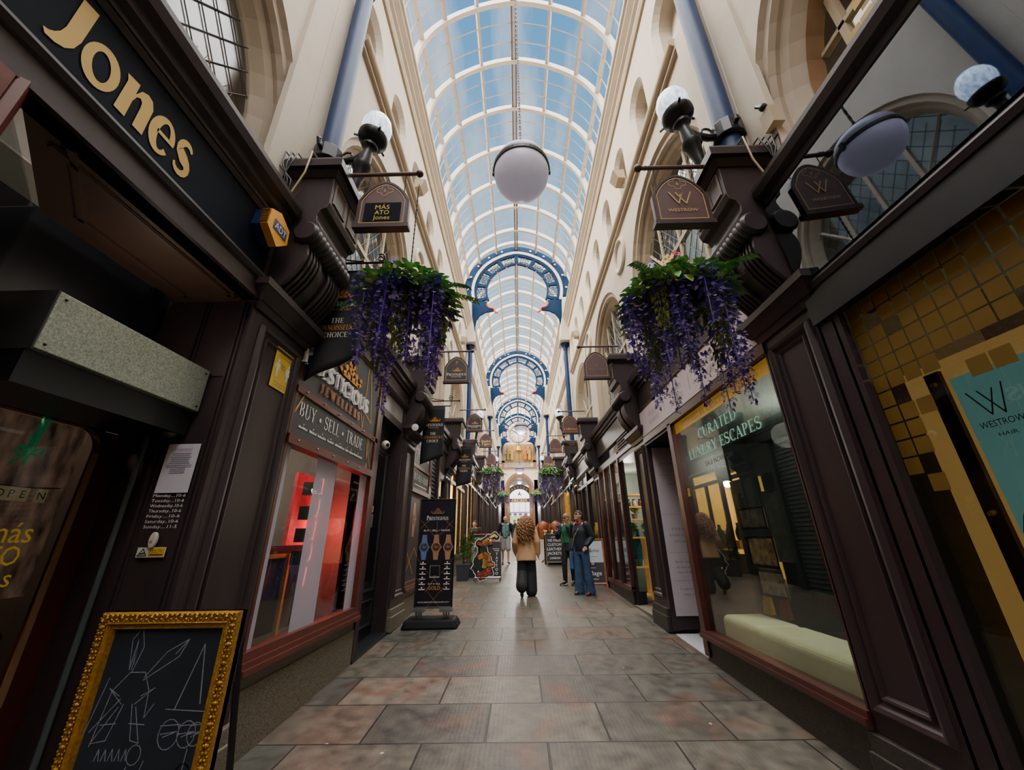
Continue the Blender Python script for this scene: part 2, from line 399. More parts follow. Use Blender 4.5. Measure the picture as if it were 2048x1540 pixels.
# floor : York stone flags laid in courses
def floor_mat():
    m = bpy.data.materials.new('stone_flags'); m.use_nodes = True; nt = m.node_tree; N = nt.nodes; L = nt.links; b = N['Principled BSDF']
    tc = N.new('ShaderNodeTexCoord'); mp = N.new('ShaderNodeMapping'); mp.inputs['Location'].default_value = (-.18+.93*10, -3.6+.65*20, 0)
    L.new(tc.outputs['Object'], mp.inputs['Vector'])
    def brick(c1, c2, mo, ms):
        n = N.new('ShaderNodeTexBrick'); n.offset = .5; n.inputs['Scale'].default_value = 1; n.inputs['Brick Width'].default_value = .93; n.inputs['Row Height'].default_value = .65
        n.inputs['Mortar Size'].default_value = ms; n.inputs['Mortar Smooth'].default_value = .3; n.inputs['Bias'].default_value = 0
        for k, c in (('Color1', c1), ('Color2', c2), ('Mortar', mo)): n.inputs[k].default_value = (*c, 1)
        L.new(mp.outputs[0], n.inputs['Vector']); return n
    bk = brick((0,0,0), (1,1,1), (.5,.5,.5), .009)
    ramp = N.new('ShaderNodeValToRGB'); e = ramp.color_ramp.elements
    e[0].position = 0; e[0].color = (*lin('50504a'), 1); e[1].position = 1; e[1].color = (*lin('6c685c'), 1)
    for p, c in ((.3, '656056'), (.5, '514e49'), (.72, '736c60'), (.86, '634e42')):
        q = e.new(p); q.color = (*lin(c), 1)
    L.new(bk.outputs['Color'], ramp.inputs[0])
    nz = N.new('ShaderNodeTexNoise'); nz.inputs['Scale'].default_value = 1.3; nz.inputs['Detail'].default_value = 6; nz.inputs['Distortion'].default_value = .8; L.new(tc.outputs['Object'], nz.inputs['Vector'])
    r2 = N.new('ShaderNodeValToRGB'); r2.color_ramp.elements[0].position = .55; r2.color_ramp.elements[1].position = .63
    L.new(nz.outputs['Fac'], r2.inputs[0])
    mx = N.new('ShaderNodeMix'); mx.data_type = 'RGBA'; L.new(ramp.outputs[0], mx.inputs['A']); mx.inputs['B'].default_value = (*lin('744a38'), 1)
    mu = N.new('ShaderNodeMath'); mu.operation = 'MULTIPLY'; mu.inputs[1].default_value = .5; L.new(r2.outputs[0], mu.inputs[0]); L.new(mu.outputs[0], mx.inputs['Factor'])
    n3 = N.new('ShaderNodeTexNoise'); n3.inputs['Scale'].default_value = 9; n3.inputs['Detail'].default_value = 8; L.new(tc.outputs['Object'], n3.inputs['Vector'])
    r3 = N.new('ShaderNodeValToRGB'); r3.color_ramp.elements[0].position = .3; r3.color_ramp.elements[0].color = (.42,.42,.44,1); r3.color_ramp.elements[1].position = .75; r3.color_ramp.elements[1].color = (1.2,1.18,1.13,1)
    L.new(n3.outputs['Fac'], r3.inputs[0])
    m2 = N.new('ShaderNodeMix'); m2.data_type = 'RGBA'; m2.blend_type = 'MULTIPLY'; m2.inputs['Factor'].default_value = 1; L.new(mx.outputs['Result'], m2.inputs['A']); L.new(r3.outputs[0], m2.inputs['B'])
    # pale specks of chewing gum
    vo = N.new('ShaderNodeTexVoronoi'); vo.inputs['Scale'].default_value = 2.6; L.new(tc.outputs['Object'], vo.inputs['Vector'])
    lt = N.new('ShaderNodeMath'); lt.operation = 'LESS_THAN'; lt.inputs[1].default_value = .035; L.new(vo.outputs['Distance'], lt.inputs[0])
    m3 = N.new('ShaderNodeMix'); m3.data_type = 'RGBA'; L.new(lt.outputs[0], m3.inputs['Factor']); L.new(m2.outputs['Result'], m3.inputs['A']); m3.inputs['B'].default_value = (*lin('b5ada0'), 1)
    # joints
    m4 = N.new('ShaderNodeMix'); m4.data_type = 'RGBA'; L.new(bk.outputs['Fac'], m4.inputs['Factor']); L.new(m3.outputs['Result'], m4.inputs['A']); m4.inputs['B'].default_value = (*lin('1c1917'), 1)
    L.new(m4.outputs['Result'], b.inputs['Base Color'])
    # droved tooling marks
    wv = N.new('ShaderNodeTexWave'); wv.inputs['Scale'].default_value = 9; wv.inputs['Distortion'].default_value = 4; wv.inputs['Detail'].default_value = 3; wv.bands_direction = 'X'; L.new(tc.outputs['Object'], wv.inputs['Vector'])
    ad = N.new('ShaderNodeMath'); ad.operation = 'MULTIPLY_ADD'; L.new(wv.outputs['Fac'], ad.inputs[0]); ad.inputs[1].default_value = .12; L.new(n3.outputs['Fac'], ad.inputs[2])
    sb = N.new('ShaderNodeMath'); sb.operation = 'SUBTRACT'; L.new(ad.outputs[0], sb.inputs[0]); L.new(bk.outputs['Fac'], sb.inputs[1])
    bp = N.new('ShaderNodeBump'); bp.inputs['Strength'].default_value = .5; bp.inputs['Distance'].default_value = .006; L.new(sb.outputs[0], bp.inputs['Height']); L.new(bp.outputs[0], b.inputs['Normal'])
    rr = N.new('ShaderNodeMapRange'); rr.inputs['To Min'].default_value = .28; rr.inputs['To Max'].default_value = .6; L.new(n3.outputs['Fac'], rr.inputs['Value']); L.new(rr.outputs[0], b.inputs['Roughness'])
    return m
mb = MB(); mb.hexa([(-6,-14,fz(-14)-.2),(6.5,-14,fz(-14)-.2),(6.5,64,fz(64)-.2),(-6,64,fz(64)-.2),(-6,-14,fz(-14)),(6.5,-14,fz(-14)),(6.5,64,fz(64)),(-6,64,fz(64))])
S(mb, 'floor', floor_mat(), 'worn stone flag floor of the arcade laid in staggered courses')

# ------------------------------------------------------------------ upper walls with arched windows
PL = [-1.25, 2.85, 6.95, 11.05, 14.95, 18.95, 22.95, 26.95, 30.95, 34.95, 38.95, 42.75, 46.5]
PR = [-1.35, 2.70, 6.75, 10.80, 14.85, 18.90, 22.90, 26.95, 30.95, 34.95, 38.95, 42.75, 46.5]
def arch_pts(yc, r, zc, zb, n=20):
    a = [(yc-r, zb)]
    for i in range(n+1):
        t = pi-pi*i/n; a.append((yc+r*cos(t), zc+r*sin(t)))
    a.append((yc+r, zb)); return a
def holed(mb, X, y0, y1, z0, z1, yc, r, zc, zb):
    P = arch_pts(yc, r, zc, zb)
    mb.quad((X,y0,z0),(X,yc-r,z0),(X,yc-r,z1),(X,y0,z1)); mb.quad((X,yc+r,z0),(X,y1,z0),(X,y1,z1),(X,yc+r,z1))
    if zb > z0+1e-4: mb.quad((X,yc-r,z0),(X,yc+r,z0),(X,yc+r,zb),(X,yc-r,zb))
    for (a, b), (c, d) in zip(P[1:-2], P[2:-1]): mb.quad((X,a,b),(X,c,d),(X,c,z1),(X,a,z1))
def reveal(mb, X0, X1, P, P2=None):
    P2 = P2 or P
    for i in range(len(P)-1): mb.quad((X0,*P[i]),(X1,*P2[i]),(X1,*P2[i+1]),(X0,*P[i+1]))
SH_Z = 4.36        # top of shopfront cornices
def upper_wall(side):
    W = WL if side < 0 else WR; PP = PL if side < 0 else PR; o = side
    wall = MB(); nich = []; wins = []
    zstr = 8.2 if side < 0 else 7.85
    for k in range(len(PP)-1):
        y0, y1 = PP[k], PP[k+1]; z = zo((y0+y1)/2); yc = (y0+y1)/2; w = y1-y0
        r, zc = ((1.76, 4.95) if k == 0 else (1.6*w/4.07, 5.75))
        top = zstr+z
        holed(wall, W, y0, y1, 3.5+z*.9, top, yc, r, zc+z, 4.06+z)
        wins.append((yc, r, zc+z, 4.2+z))
        n = 3; d = w/n
        for j in range(n):
            a = y0+d*j; c = a+d/2; rr = .40 if w > 3 else .3
            holed(wall, W, a, a+d, top, 10.6+z, c, rr, 8.98+z, 8.25+z if zstr > 8 else 8.1+z)
            nich.append((c, rr, 8.98+z, 8.25+z if zstr > 8 else 8.1+z))
    # buttress fillets behind the down pipes and reveals of niches
    for (c, rr, zc, zb) in nich:
        P = arch_pts(c, rr, zc, zb, 12); Q = arch_pts(c, rr-.05, zc, zb+.03, 12)
        reveal(wall, W, W+o*.05, P, Q); Q2 = arch_pts(c, rr-.09, zc, zb+.05, 12)
        reveal(wall, W+o*.05, W+o*.09, Q, Q2); reveal(wall, W+o*.09, W+o*.3, Q2)
        wall.add([(W+o*.3, *p) for p in Q2], [tuple(range(len(Q2)))])
    for (y0, y1, z) in SEG:
        wall.box(W, W+o*.3, y0, y1, 10.6+z, 11.2+z)
    for i, y in enumerate(ARY[:1]):
        wall.box(W-o*.05, W+o*.01, y-.3, y+.3, 4.3, zstr)
    nm = 'left' if side < 0 else 'right'
    w = S(wall, 'wall_'+nm, M_cream, 'cream plastered %s arcade wall with arched windows and small niches' % nm)
    fix_normals(w)
    # moulded reveals and glazing, one structure per window
    for i, (yc, r, zc, zb) in enumerate(wins):
        m = MB(); near = i < 3; n = 22
        st = [(0,0),(.05,.03),(.05,.10),(.10,.13),(.14,.13),(.18,.19),(.26,.24),(.30,.27)] if near else [(0,0),(.06,.1),(.22,.2),(.3,.27)]
        for (a, b), (c, d) in zip(st[:-1], st[1:]):
            reveal(m, W+o*a, W+o*c, arch_pts(yc, r-b, zc, zb-.14, n), arch_pts(yc, r-d, zc, zb-.14, n))
        if not near and i > 7: continue
        fr = m.build('window_%d' % (i*2+(side > 0)), [M_cream2 if i else M_tan], None, smooth=False, kind='structure')
        fix_normals(fr)
        ri = r-.27; X = W+o*.27; gold = i == 0 and side > 0
        if gold:
            q = MB(); reveal(q, X, X+o*.16, arch_pts(yc, ri, zc, zb-.14, n)); q.build('deep_reveal', mat('gold_brown_reveal', '86684a', .6, var=.12), fr); X = X+o*.16
        # timber frame: sill transom, king mullion, angled lights
        f = MB()
        for yy in (-.62, 0, .62) if i else ((-1.2,-.8,-.4,0,.4,.8,1.2) if gold else (0,)):
            h = math.sqrt(max(.01, ri*ri-yy*yy))
            f.box(X-.03, X+.03, yc+yy-.03, yc+yy+.03, zb-.14, zc+h)
        f.box(X-.035, X+.035, yc-ri, yc+ri, zc-.05, zc+.03)
        if i: f.box(X-.03, X+.03, yc-ri, yc+ri, zc-1.0, zc-.94)
        if gold:
            for zq in (.45,.9): f.box(X-.03, X+.03, yc-math.sqrt(ri*ri-zq*zq), yc+math.sqrt(ri*ri-zq*zq), zc+zq-.02, zc+zq+.02)
        for q in (-1, 1):
            f.tube([(X, yc+q*.62, zc), (X, yc+q*ri*.86, zc+ri*.5)], .03, 4) if i else None
        fo = f.build('frame', M_cream2, fr)
        # leaded diamonds
        ld = MB(); s = .26
        if near and not gold:
            for q in (-1, 1):
                for k2 in range(-24, 25):
                    y = -ri; seg = []
                    a = yc+k2*s*.9
                    # line z = zc + q*1.35*(y-a)
                    pts = []
                    for t in range(41):
                        yy = yc-ri+2*ri*t/40; zz = zc+q*1.35*(yy-a)
                        inside = zz > zb-.1 and ((zz < zc and abs(yy-yc) < ri) or (yy-yc)**2+(zz-zc)**2 < ri*ri)
                        if inside: pts.append((X-o*.012, yy, zz))
                    if len(pts) > 1: ld.tube([pts[0], pts[-1]], .006, 4)
            ld.build('leading', M_lead, fr)
        g = MB(); P = arch_pts(yc, ri, zc, zb-.14, n); g.add([(X, *p) for p in P], [tuple(range(len(P)))])
        g.build('pane', M_win if i or gold else M_obsc, fr)
        b = MB(); b.box(X+o*.8, X+o*.82, yc-ri-.2, yc+ri+.2, zb-.3, zc+ri+.2); b.build('room_behind', (M_roomL if side < 0 else M_roomR) if i == 0 else M_room, fr)
M_obsc = glass('obscure_glass', (.75,.78,.76), .8, 1.6, .18, .1)
M_room = mat('pale_room', '8f9c9c', .9, var=.35, scale=1.2, emit=.3)  # room back planes emit faintly, in place of room light
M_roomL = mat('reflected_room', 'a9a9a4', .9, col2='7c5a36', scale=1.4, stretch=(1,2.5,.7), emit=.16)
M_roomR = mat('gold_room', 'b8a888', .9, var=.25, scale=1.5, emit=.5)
upper_wall(-1); upper_wall(1)

# string course, cornice, corbels: trims
n = 0
for side, W, zs in ((-1, WL, 8.2), (1, WR, 7.85)):
    o = -side; m = MB(); c = MB()
    for (y0, y1, z) in SEG:
        y0a = y0
        for (ya, yb) in ([(y0a, 2.55), (3.2, y1-.5)] if y0 < 0 else [(y0+.5, y1-.5)]):
            m.tube([(W+o*.05, ya, zs+z), (W+o*.05, yb, zs+z)], .085, 10)
            m.box(W, W+o*.06, ya, yb, zs+z-.14, zs+z-.08)
        pr = [(0,0),(.04,0),(.07,.08),(.07,.14),(.12,.2),(.12,.25),(.2,.36),(.2,.42),(.24,.46),(.24,.56),(0,.56)]
        mould(pr, (W, y0a, 9.98+z), (W, y1-.35, 9.98+z), (o,0,0), mb=c)
    n += 1; S(m, 'trim_%d' % n, M_cream2, smooth='auto'); n += 1; x = S(c, 'trim_%d' % n, M_cream2); fix_normals(x)
    # moulded roundels over the pilasters
    rd = MB()
    for k in range(2, 12):
        y = (PL if side < 0 else PR)[k]
        if any(abs(y-a) < .8 for a in ARY): continue
        prof = [(.3,0),(.3,.03),(.33,.06),(.37,.06),(.4,.03),(.4,0)]
        rd.lathe([(r, h) for r, h in prof], (W, y, 7.2+zo(y)), (o,0,0), 28, caps=False)
    n += 1; x = S(rd, 'trim_%d' % n, M_cream, smooth='auto')
    # flat pilaster strip beside the pipe
    p = MB(); p.box(W-o*.02, W+o*.04, ARY[0]-.62, ARY[0]-.28, 4.4, 8.2)
    n += 1; S(p, 'trim_%d' % n, M_cream)

# ------------------------------------------------------------------ glazed barrel roof
RR = 2.42
ribs = MB(); bars = MB(); gl = MB(); dk = MB()
def rp(z, r, a, y): return (CX+r*sin(a), y, z+12.05+r*cos(a)+.10*max(0, 1-abs(a)/.5))
A0 = math.radians(103)
for (y0, y1, z) in SEG:
    y0a = y0; nb = max(1, round((y1-y0a)/1.333)); d = (y1-y0a)/nb
    for i in range(nb+1):
        y = y0a+d*i
        N = 30
        for k in range(N):
            a, b = -A0+2*A0*k/N, -A0+2*A0*(k+1)/N
            r0, r1, h = RR-.09, RR+.07, .05
            ribs.hexa([rp(z,r0,a,y-h),rp(z,r0,b,y-h),rp(z,r0,b,y+h),rp(z,r0,a,y+h),rp(z,r1,a,y-h),rp(z,r1,b,y-h),rp(z,r1,b,y+h),rp(z,r1,a,y+h)])
    for k in range(-4, 5):
        a = math.radians(23*k)
        if k:
            w = .035; q = w/RR
            bars.hexa([rp(z,RR-.05,a-q,y0a),rp(z,RR-.05,a+q,y0a),rp(z,RR-.05,a+q,y1),rp(z,RR-.05,a-q,y1),rp(z,RR+.06,a-q,y0a),rp(z,RR+.06,a+q,y0a),rp(z,RR+.06,a+q,y1),rp(z,RR+.06,a-q,y1)])
        else:
            for s0, s1, mb2 in ((-.022,.022,bars), (-.085,-.03,dk), (.03,.085,dk)):
                mb2.hexa([rp(z,RR-.06,s0/RR,y0a),rp(z,RR-.06,s1/RR,y0a),rp(z,RR-.06,s1/RR,y1),rp(z,RR-.06,s0/RR,y1),rp(z,RR+.06,s0/RR,y0a),rp(z,RR+.06,s1/RR,y0a),rp(z,RR+.06,s1/RR,y1),rp(z,RR+.06,s0/RR,y1)])
    for i in range(nb):
        for t in (1/3, 2/3):
            y = y0a+d*(i+t)
            ps = [rp(z, RR, -A0+2*A0*k/24, y) for k in range(25)]
            bars.tube(ps, .014, 4)
    gl.grid(lambda u, v: rp(z, RR+.03, -A0+2*A0*u, y0a+(y1-y0a)*v), 32, 1)
    # gable infill between one roof level and the next
rf = S(ribs, 'ceiling', M_white, 'glazed barrel roof of white iron ribs')
S(bars, 'glazing_bars', mat('taupe_bars', 'a79a90', .5, var=.05), parent=rf)
S(dk, 'ridge_strips', mat('ridge_dark', '5b5452', .6, var=.05), parent=rf)
S(gl, 'roof_glass', glass('roof_glass', (.98,.99,1), .15, 1.02), parent=rf)
# outer flanks of the roof and unseen cream walls closing the arcade behind the viewer
sh = MB()
for s, W in ((-1, WL), (1, WR)):
    for (y0, y1, z) in SEG: sh.box(W+s*.02, W+s*3.3, y0, y1, 11.0+z, 11.35+z)
    sh.box(W+s*3.2, W+s*3.3, -14, 64, -1, 13)
for s, W in ((-1, WL), (1, WR)): sh.box(W, W+s*.1, -13, -1.25, 3.2, 11.0)
sh.box(-5.6, 5.7, -13.3, -13, -1, 15)
S(sh, 'wall_outer', M_cream)
# ------------------------------------------------------------------ pilasters with consoles
def pilaster(side, y, dz, W, label, k, mat_):
    X = XL if side < 0 else XR
    fl = fz(y); z = dz
    rt = T('shopfront_pilaster', label, 'pilaster', (X, y, fl), 0 if side < 0 else pi, 'shopfront pilasters')
    h = W/2
    def L(mb, nm, m, **kw): return mb.build(nm, m, rt, local=True, **kw)
    def zz(v): return v+z-fl
    s = MB(); s.box(-.13, 0, -h, h, .0, zz(3.28)); sh = L(s, 'shaft', mat_, bevel=.008)
    p = MB(); p.box(-.13, .035, -h-.02, h+.02, 0, .3); p.box(-.13, .05, -h-.03, h+.03, 0, .2); L(p, 'plinth', M_granite2 if side > 0 else M_granite, bevel=.008)
    fr = Fr((0, 0, 0), (0,1,0), (0,0,1))
    q = panel_frame(fr, -h+.07, h-.07, .42, zz(3.12), .07, .035); q2 = panel_frame(fr, -h+.15, h-.15, .5, zz(3.04), .035, .02, mb=q); q.build('panel_moulding', mat_, sh, local=True)
    c = MB()
    for (o0, o1, a, b) in ((.02,.04,3.2,3.26),(.05,.11,3.26,3.36),(.12,.12,3.36,3.42)):
        c.hexa([(-.13,-h-o0,zz(a)),(o0,-h-o0,zz(a)),(o0,h+o0,zz(a)),(-.13,h+o0,zz(a)),(-.13,-h-o1,zz(b)),(o1,-h-o1,zz(b)),(o1,h+o1,zz(b)),(-.13,h+o1,zz(b))])
    L(c, 'capital', mat_)
    # scrolled console, fluted in two bands
    pr = [(.06,3.42),(.10,3.47),(.155,3.54),(.205,3.62),(.24,3.7),(.255,3.77),(.25,3.83),(.235,3.88)]
    g = MB(); hw = h-.04
    cuts = [-1,-.9,-.8,-.72,-.64,-.56,-.48,-.4,-.32,-.2,.2,.32,.4,.48,.56,.64,.72,.8,.9,1]
    for i in range(len(cuts)-1):
        a, b = cuts[i]*hw, cuts[i+1]*hw
        off = -.018 if (i % 2 == 1 and i not in (9,)) else 0
        if i == 9: off = -.03
        poly = [(-.13, zz(3.42))]+[(x+off, zz(v)) for x, v in pr]+[(-.13, zz(3.88))]
        g.prism(poly, lambda u, w_, d: (u, d, w_), a, b)
    L(g, 'console', mat_)
    r = MB(); prof = []; nb = 11
    for i in range(nb*4+1):
        t = i/(nb*4); prof.append((.088+.022*abs(sin(pi*nb*t)), -hw-.04+(2*hw+.08)*t))
    r.lathe([(.0,-hw-.041)]+prof+[(.0,hw+.041)], (.215, 0, zz(3.985)), (0,1,0), 18); L(r, 'scroll', mat_, smooth='auto')
    d = MB(); hp = h-.05
    poly = [(-.13,zz(3.88)),(.18,zz(3.88)),(.3,zz(4.0)),(.31,zz(4.08)),(.27,zz(4.14)),(.26,zz(4.2)),(.28,zz(4.26)),(.33,zz(4.28)),(.35,zz(4.34)),(.35,zz(4.66)),(-.13,zz(4.66))]
    d.prism(poly, lambda u, w_, e: (u, e, w_), -hp, hp); ped = L(d, 'pedestal', mat_, bevel=.006)
    e = MB(); f2 = Fr((.352,0,0), (0,1,0), (0,0,1))
    for a, b in ((-hp+.04,-.03),(.03,hp-.04)): panel_frame(f2, a, b, zz(4.37), zz(4.62), .03, .012, mb=e)
    e.build('pedestal_panel', M_soff, ped, local=True)
    t = MB()
    for o0, o1, a, b in ((.36,.40,4.64,4.7),(.44,.44,4.7,4.78),(.44,.42,4.78,4.82)):
        k0, k1 = o0-.35, o1-.35
        t.hexa([(-.13,-hp-k0,zz(a)),(o0,-hp-k0,zz(a)),(o0,hp+k0,zz(a)),(-.13,hp+k0,zz(a)),(-.13,-hp-k1,zz(b)),(o1,-hp-k1,zz(b)),(o1,hp+k1,zz(b)),(-.13,hp+k1,zz(b))])
    L(t, 'cap', mat_)
    for c_ in rt.children:
        if c_.name.startswith(('console','pedestal')) : fix_normals(c_)
    return rt
ordn = ['first','second','third','fourth','fifth','sixth','seventh','eighth','ninth','tenth']
def pz(y, s): return (0 if y < 14.5 else .32 if y < 16 else .5 if y < 26.5 else .9 if y < 38.5 else 1.35)-(.13 if s > 0 else 0)
for s, PP in ((-1, PL), (1, PR)):
    for k in range(1, 11):
        y = PP[k]
        nm = 'dark timber' if s < 0 else 'maroon timber'
        ex = {(-1,1):' bearing a yellow distancing notice, under the domed lamp', (1,1):' nearest the viewer, between travel agent and salon', (-1,2):' beyond the black jewellers door', (1,2):' beside the recessed white door poster'}.get((s,k), ', %s from the viewer along the %s side' % (ordn[k-1], 'left' if s < 0 else 'right'))
        pilaster(s, y, pz(y, s), .7 if s < 0 else .62, nm+' pilaster with scrolled console'+ex, k, M_wood if s < 0 else M_wood2)

# ------------------------------------------------------------------ iron roof arches
def iron_arch(y, z, label, full=True):
    r = T('iron_roof_arch', label, 'iron arch', (CX, y, z+9.4), 0, 'blue iron roof arches')
    zc = z+12.2; d = .05
    def P(rad, a): 
        pk = .09*max(0, 1-abs(a)/.45)
        return (CX+rad*sin(a), zc+rad*cos(a)+pk)
    def band(mb, r0, r1, a0, a1, n, h, yo=0):
        for k in range(n):
            a, b = a0+(a1-a0)*k/n, a0+(a1-a0)*(k+1)/n
            q = [P(r0,a),P(r0,b),P(r1,b),P(r1,a)]
            mb.hexa([(u,y+yo-h,w) for u,w in q]+[(u,y+yo+h,w) for u,w in q])
    A = math.radians(112); A2 = math.radians(106)
    m = MB(); band(m, 2.12, 2.42, -math.radians(100), math.radians(100), 40, .06); rim = m.build('outer_rim', M_blue2, r)
    w = MB(); band(w, 1.98, 2.11, -A2, A2, 40, .09); w.build('white_band', M_white, r)
    b = MB(); band(b, 1.86, 1.97, -A2, A2, 40, .05); band(b, 1.38, 1.47, -A, A, 40, .05)
    nseg = 8
    for k in range(nseg+1):
        a = -A2+2*A2*k/nseg; band(b, 1.46, 1.87, a-.045, a+.045, 1, .05)
    rng = b.build('rings', M_blue2, r)
    lt = MB(); rs = MB()
    for k in range(nseg):
        am = -A2+2*A2*(k+.5)/nseg; da = A2/nseg*.86
        u, v = P(1.665, am)
        er = Vector((sin(am), 0, cos(am))); et = Vector((cos(am), 0, -sin(am))); c = Vector((u, y, v))
        for i in range(14):
            t0, t1 = 2*pi*i/14, 2*pi*(i+1)/14
            for R in (.17, .09): lt.tube([c+er*(R*cos(t0))+et*(R*sin(t0)), c+er*(R*cos(t1))+et*(R*sin(t1))], .014, 4, False)
        for q in range(8):
            t = pi*q/4+pi/8; lt.tube([c+er*(.03*cos(t))+et*(.03*sin(t)), c+er*(.17*cos(t))+et*(.17*sin(t))], .012, 4, False)
        for q1 in (-1, 1):
            for q2 in (-1, 1):
                e = c+er*(.2*q1)+et*(da*1.5*q2); lt.tube([c+er*(.12*q1)+et*(.12*q2), e], .016, 4, False)
                lt.tube([c+er*(.0)+et*(.17*q2), c+et*(da*1.6*q2)], .013, 4, False)
            for f in (.55, .8): 
                lt.tube([c+er*(-.2)+et*(q1*da*1.66*f*1.1), c+er*(.2)+et*(q1*da*1.66*f*1.1)], .012, 4, False)
        rs.ball(c, .04, 8, 5)
    lt.build('lattice', M_blue2, rng)
    n = 11 if full else 9
    for k in range(n):
        a = math.radians(-88+176*k/(n-1)); u, v = P(2.27, a)
        ro = MB(); ro.lathe([(0,0),(.035,0),(.05,.02),(.035,.04),(0,.04)], (u, y-.06, v), (0,-1,0), 10); ro.build('rosette', mat('rose_white', 'e8d2cc', .5, var=.05), rim)
    M_cusp = mat('red_cusp', 'b5513f', .5, var=.3, scale=30)
    for k in range(1, 8):
        a = math.radians(-84+168*k/8); 
        if k == 4: a = 0
        p0 = P(1.39, a); p1 = P(1.24, a); rd = MB(); rd.tube([(p0[0],y,p0[1]),(p1[0],y,p1[1])], [.05,.008], 6); rd.build('red_cusp', M_cusp, rng)
    for q in (-1, 1):
        rd = MB()
        for i in range(16):
            t = i/15; rd.ball((CX+q*(1.37-.48*t+.04*sin(9*t)), y-.06, z+11.42-.42*t+.03*cos(11*t)), .06-.015*abs(t-.5), 6, 4)
        rd.build('red_flower_tip', M_cusp, rng)
    for q in (-1, 1):
        br = MB(); pts = [(2.1,11.62),(1.45,11.62),(1.30,11.35),(1.0,11.16),(1.25,11.1)]
        for i in range(9):
            t = i/8*pi/2; pts.append((1.92-.62*cos(t)+0*.1, 11.08-.78*sin(t)))
        pts = [(2.1,11.62),(1.4,11.62),(1.36,11.4),(1.18,11.22),(.98,11.12),(1.18,11.1),(1.45,11.05),(1.68,10.9),(1.84,10.65),(1.9,10.3),(1.93,9.9),(1.9,9.35),(2.08,10.0)]
        br.prism([(CX+q*x, v+z) for x, v in pts], lambda u, w_, e: (u, e, w_), y-.05, y+.05); o = br.build('bracket', M_blue2, r); fix_normals(o)
    return r
for i, (y, z) in enumerate(((14.9,0),(26.9,.45),(38.9,.95),(45.2,1.15))):
    iron_arch(y, z, ['nearest blue iron lattice arch under the glass roof','second blue iron lattice arch seen through the nearest one','third blue iron lattice arch down the roof','farthest blue iron arch framing the clock'][i], i < 2)
# plaster corbels carrying the arches, iron columns below, pipes near the viewer
cmat = M_cream
for i, (y, z) in enumerate(((14.9,0),(26.9,.45),(38.9,.95))):
    for s, W in ((-1, WL), (1, WR)):
        o = -s
        c = MB(); pr = [(0,9.36),(.42,9.36),(.42,9.46),(.36,9.52),(.34,9.9),(.3,10.3),(.2,10.8),(.18,11.5),(0,11.5)]
        c.prism([(W+o*a, b+z) for a, b in pr], lambda u, w_, e: (u, e, w_), y-.42, y+.42)
        x = c.build('plaster_corbel', cmat); fix_normals(x)
        tag(x, '%s plaster corbel under the %s blue arch' % (('left','right')[s > 0], ('nearest','second','third')[i]), 'corbel', 'plaster corbels')
        r = T('iron_column', '%s blue iron column below the %s roof arch' % (('left','right')[s > 0], ('nearest','second','third')[i]), 'column', (W+o*.16, y, 4.7+z), 0, 'blue columns and pipes')
        m = MB(); m.tube([(W+o*.16,y,4.7+z),(W+o*.16,y,9.2+z)], .09, 12); m.build('shaft', M_blue, r, smooth='auto')
        m = MB(); m.lathe([(.09,0),(.11,.05),(.1,.1),(.16,.22),(.2,.26),(.2,.32)], (W+o*.16,y,9.04+z), (0,0,1), 14)
        for q in (-1,1): m.tube([(W+o*.16,y+q*.3,9.3+z),(W+o*.2,y+q*.22,9.22+z),(W+o*.16,y+q*.08,9.1+z)], .03, 6)
        m.build('capital', M_blue, r, smooth='auto')
for s, W, y in ((-1, WL, 2.87), (1, WR, 2.66)):
    o = -s; r = T('iron_pipe', '%s thick blue iron pipe rising from the nearest console' % ('left','right')[s > 0], 'pipe', (W+o*.17, y, 4.75), 0, 'blue columns and pipes')
    m = MB(); m.tube([(W+o*.17,y,4.72-(.13 if s > 0 else 0)),(W+o*.17,y,10.4)], .1, 16); m.build('shaft', M_blue, r, smooth='auto')
    m = MB()
    for z in (8.55,): m.lathe([(.1,0),(.13,.02),(.13,.08),(.1,.1)], (W+o*.17,y,z), (0,0,1), 16)
    m.build('collar', M_iron, r)

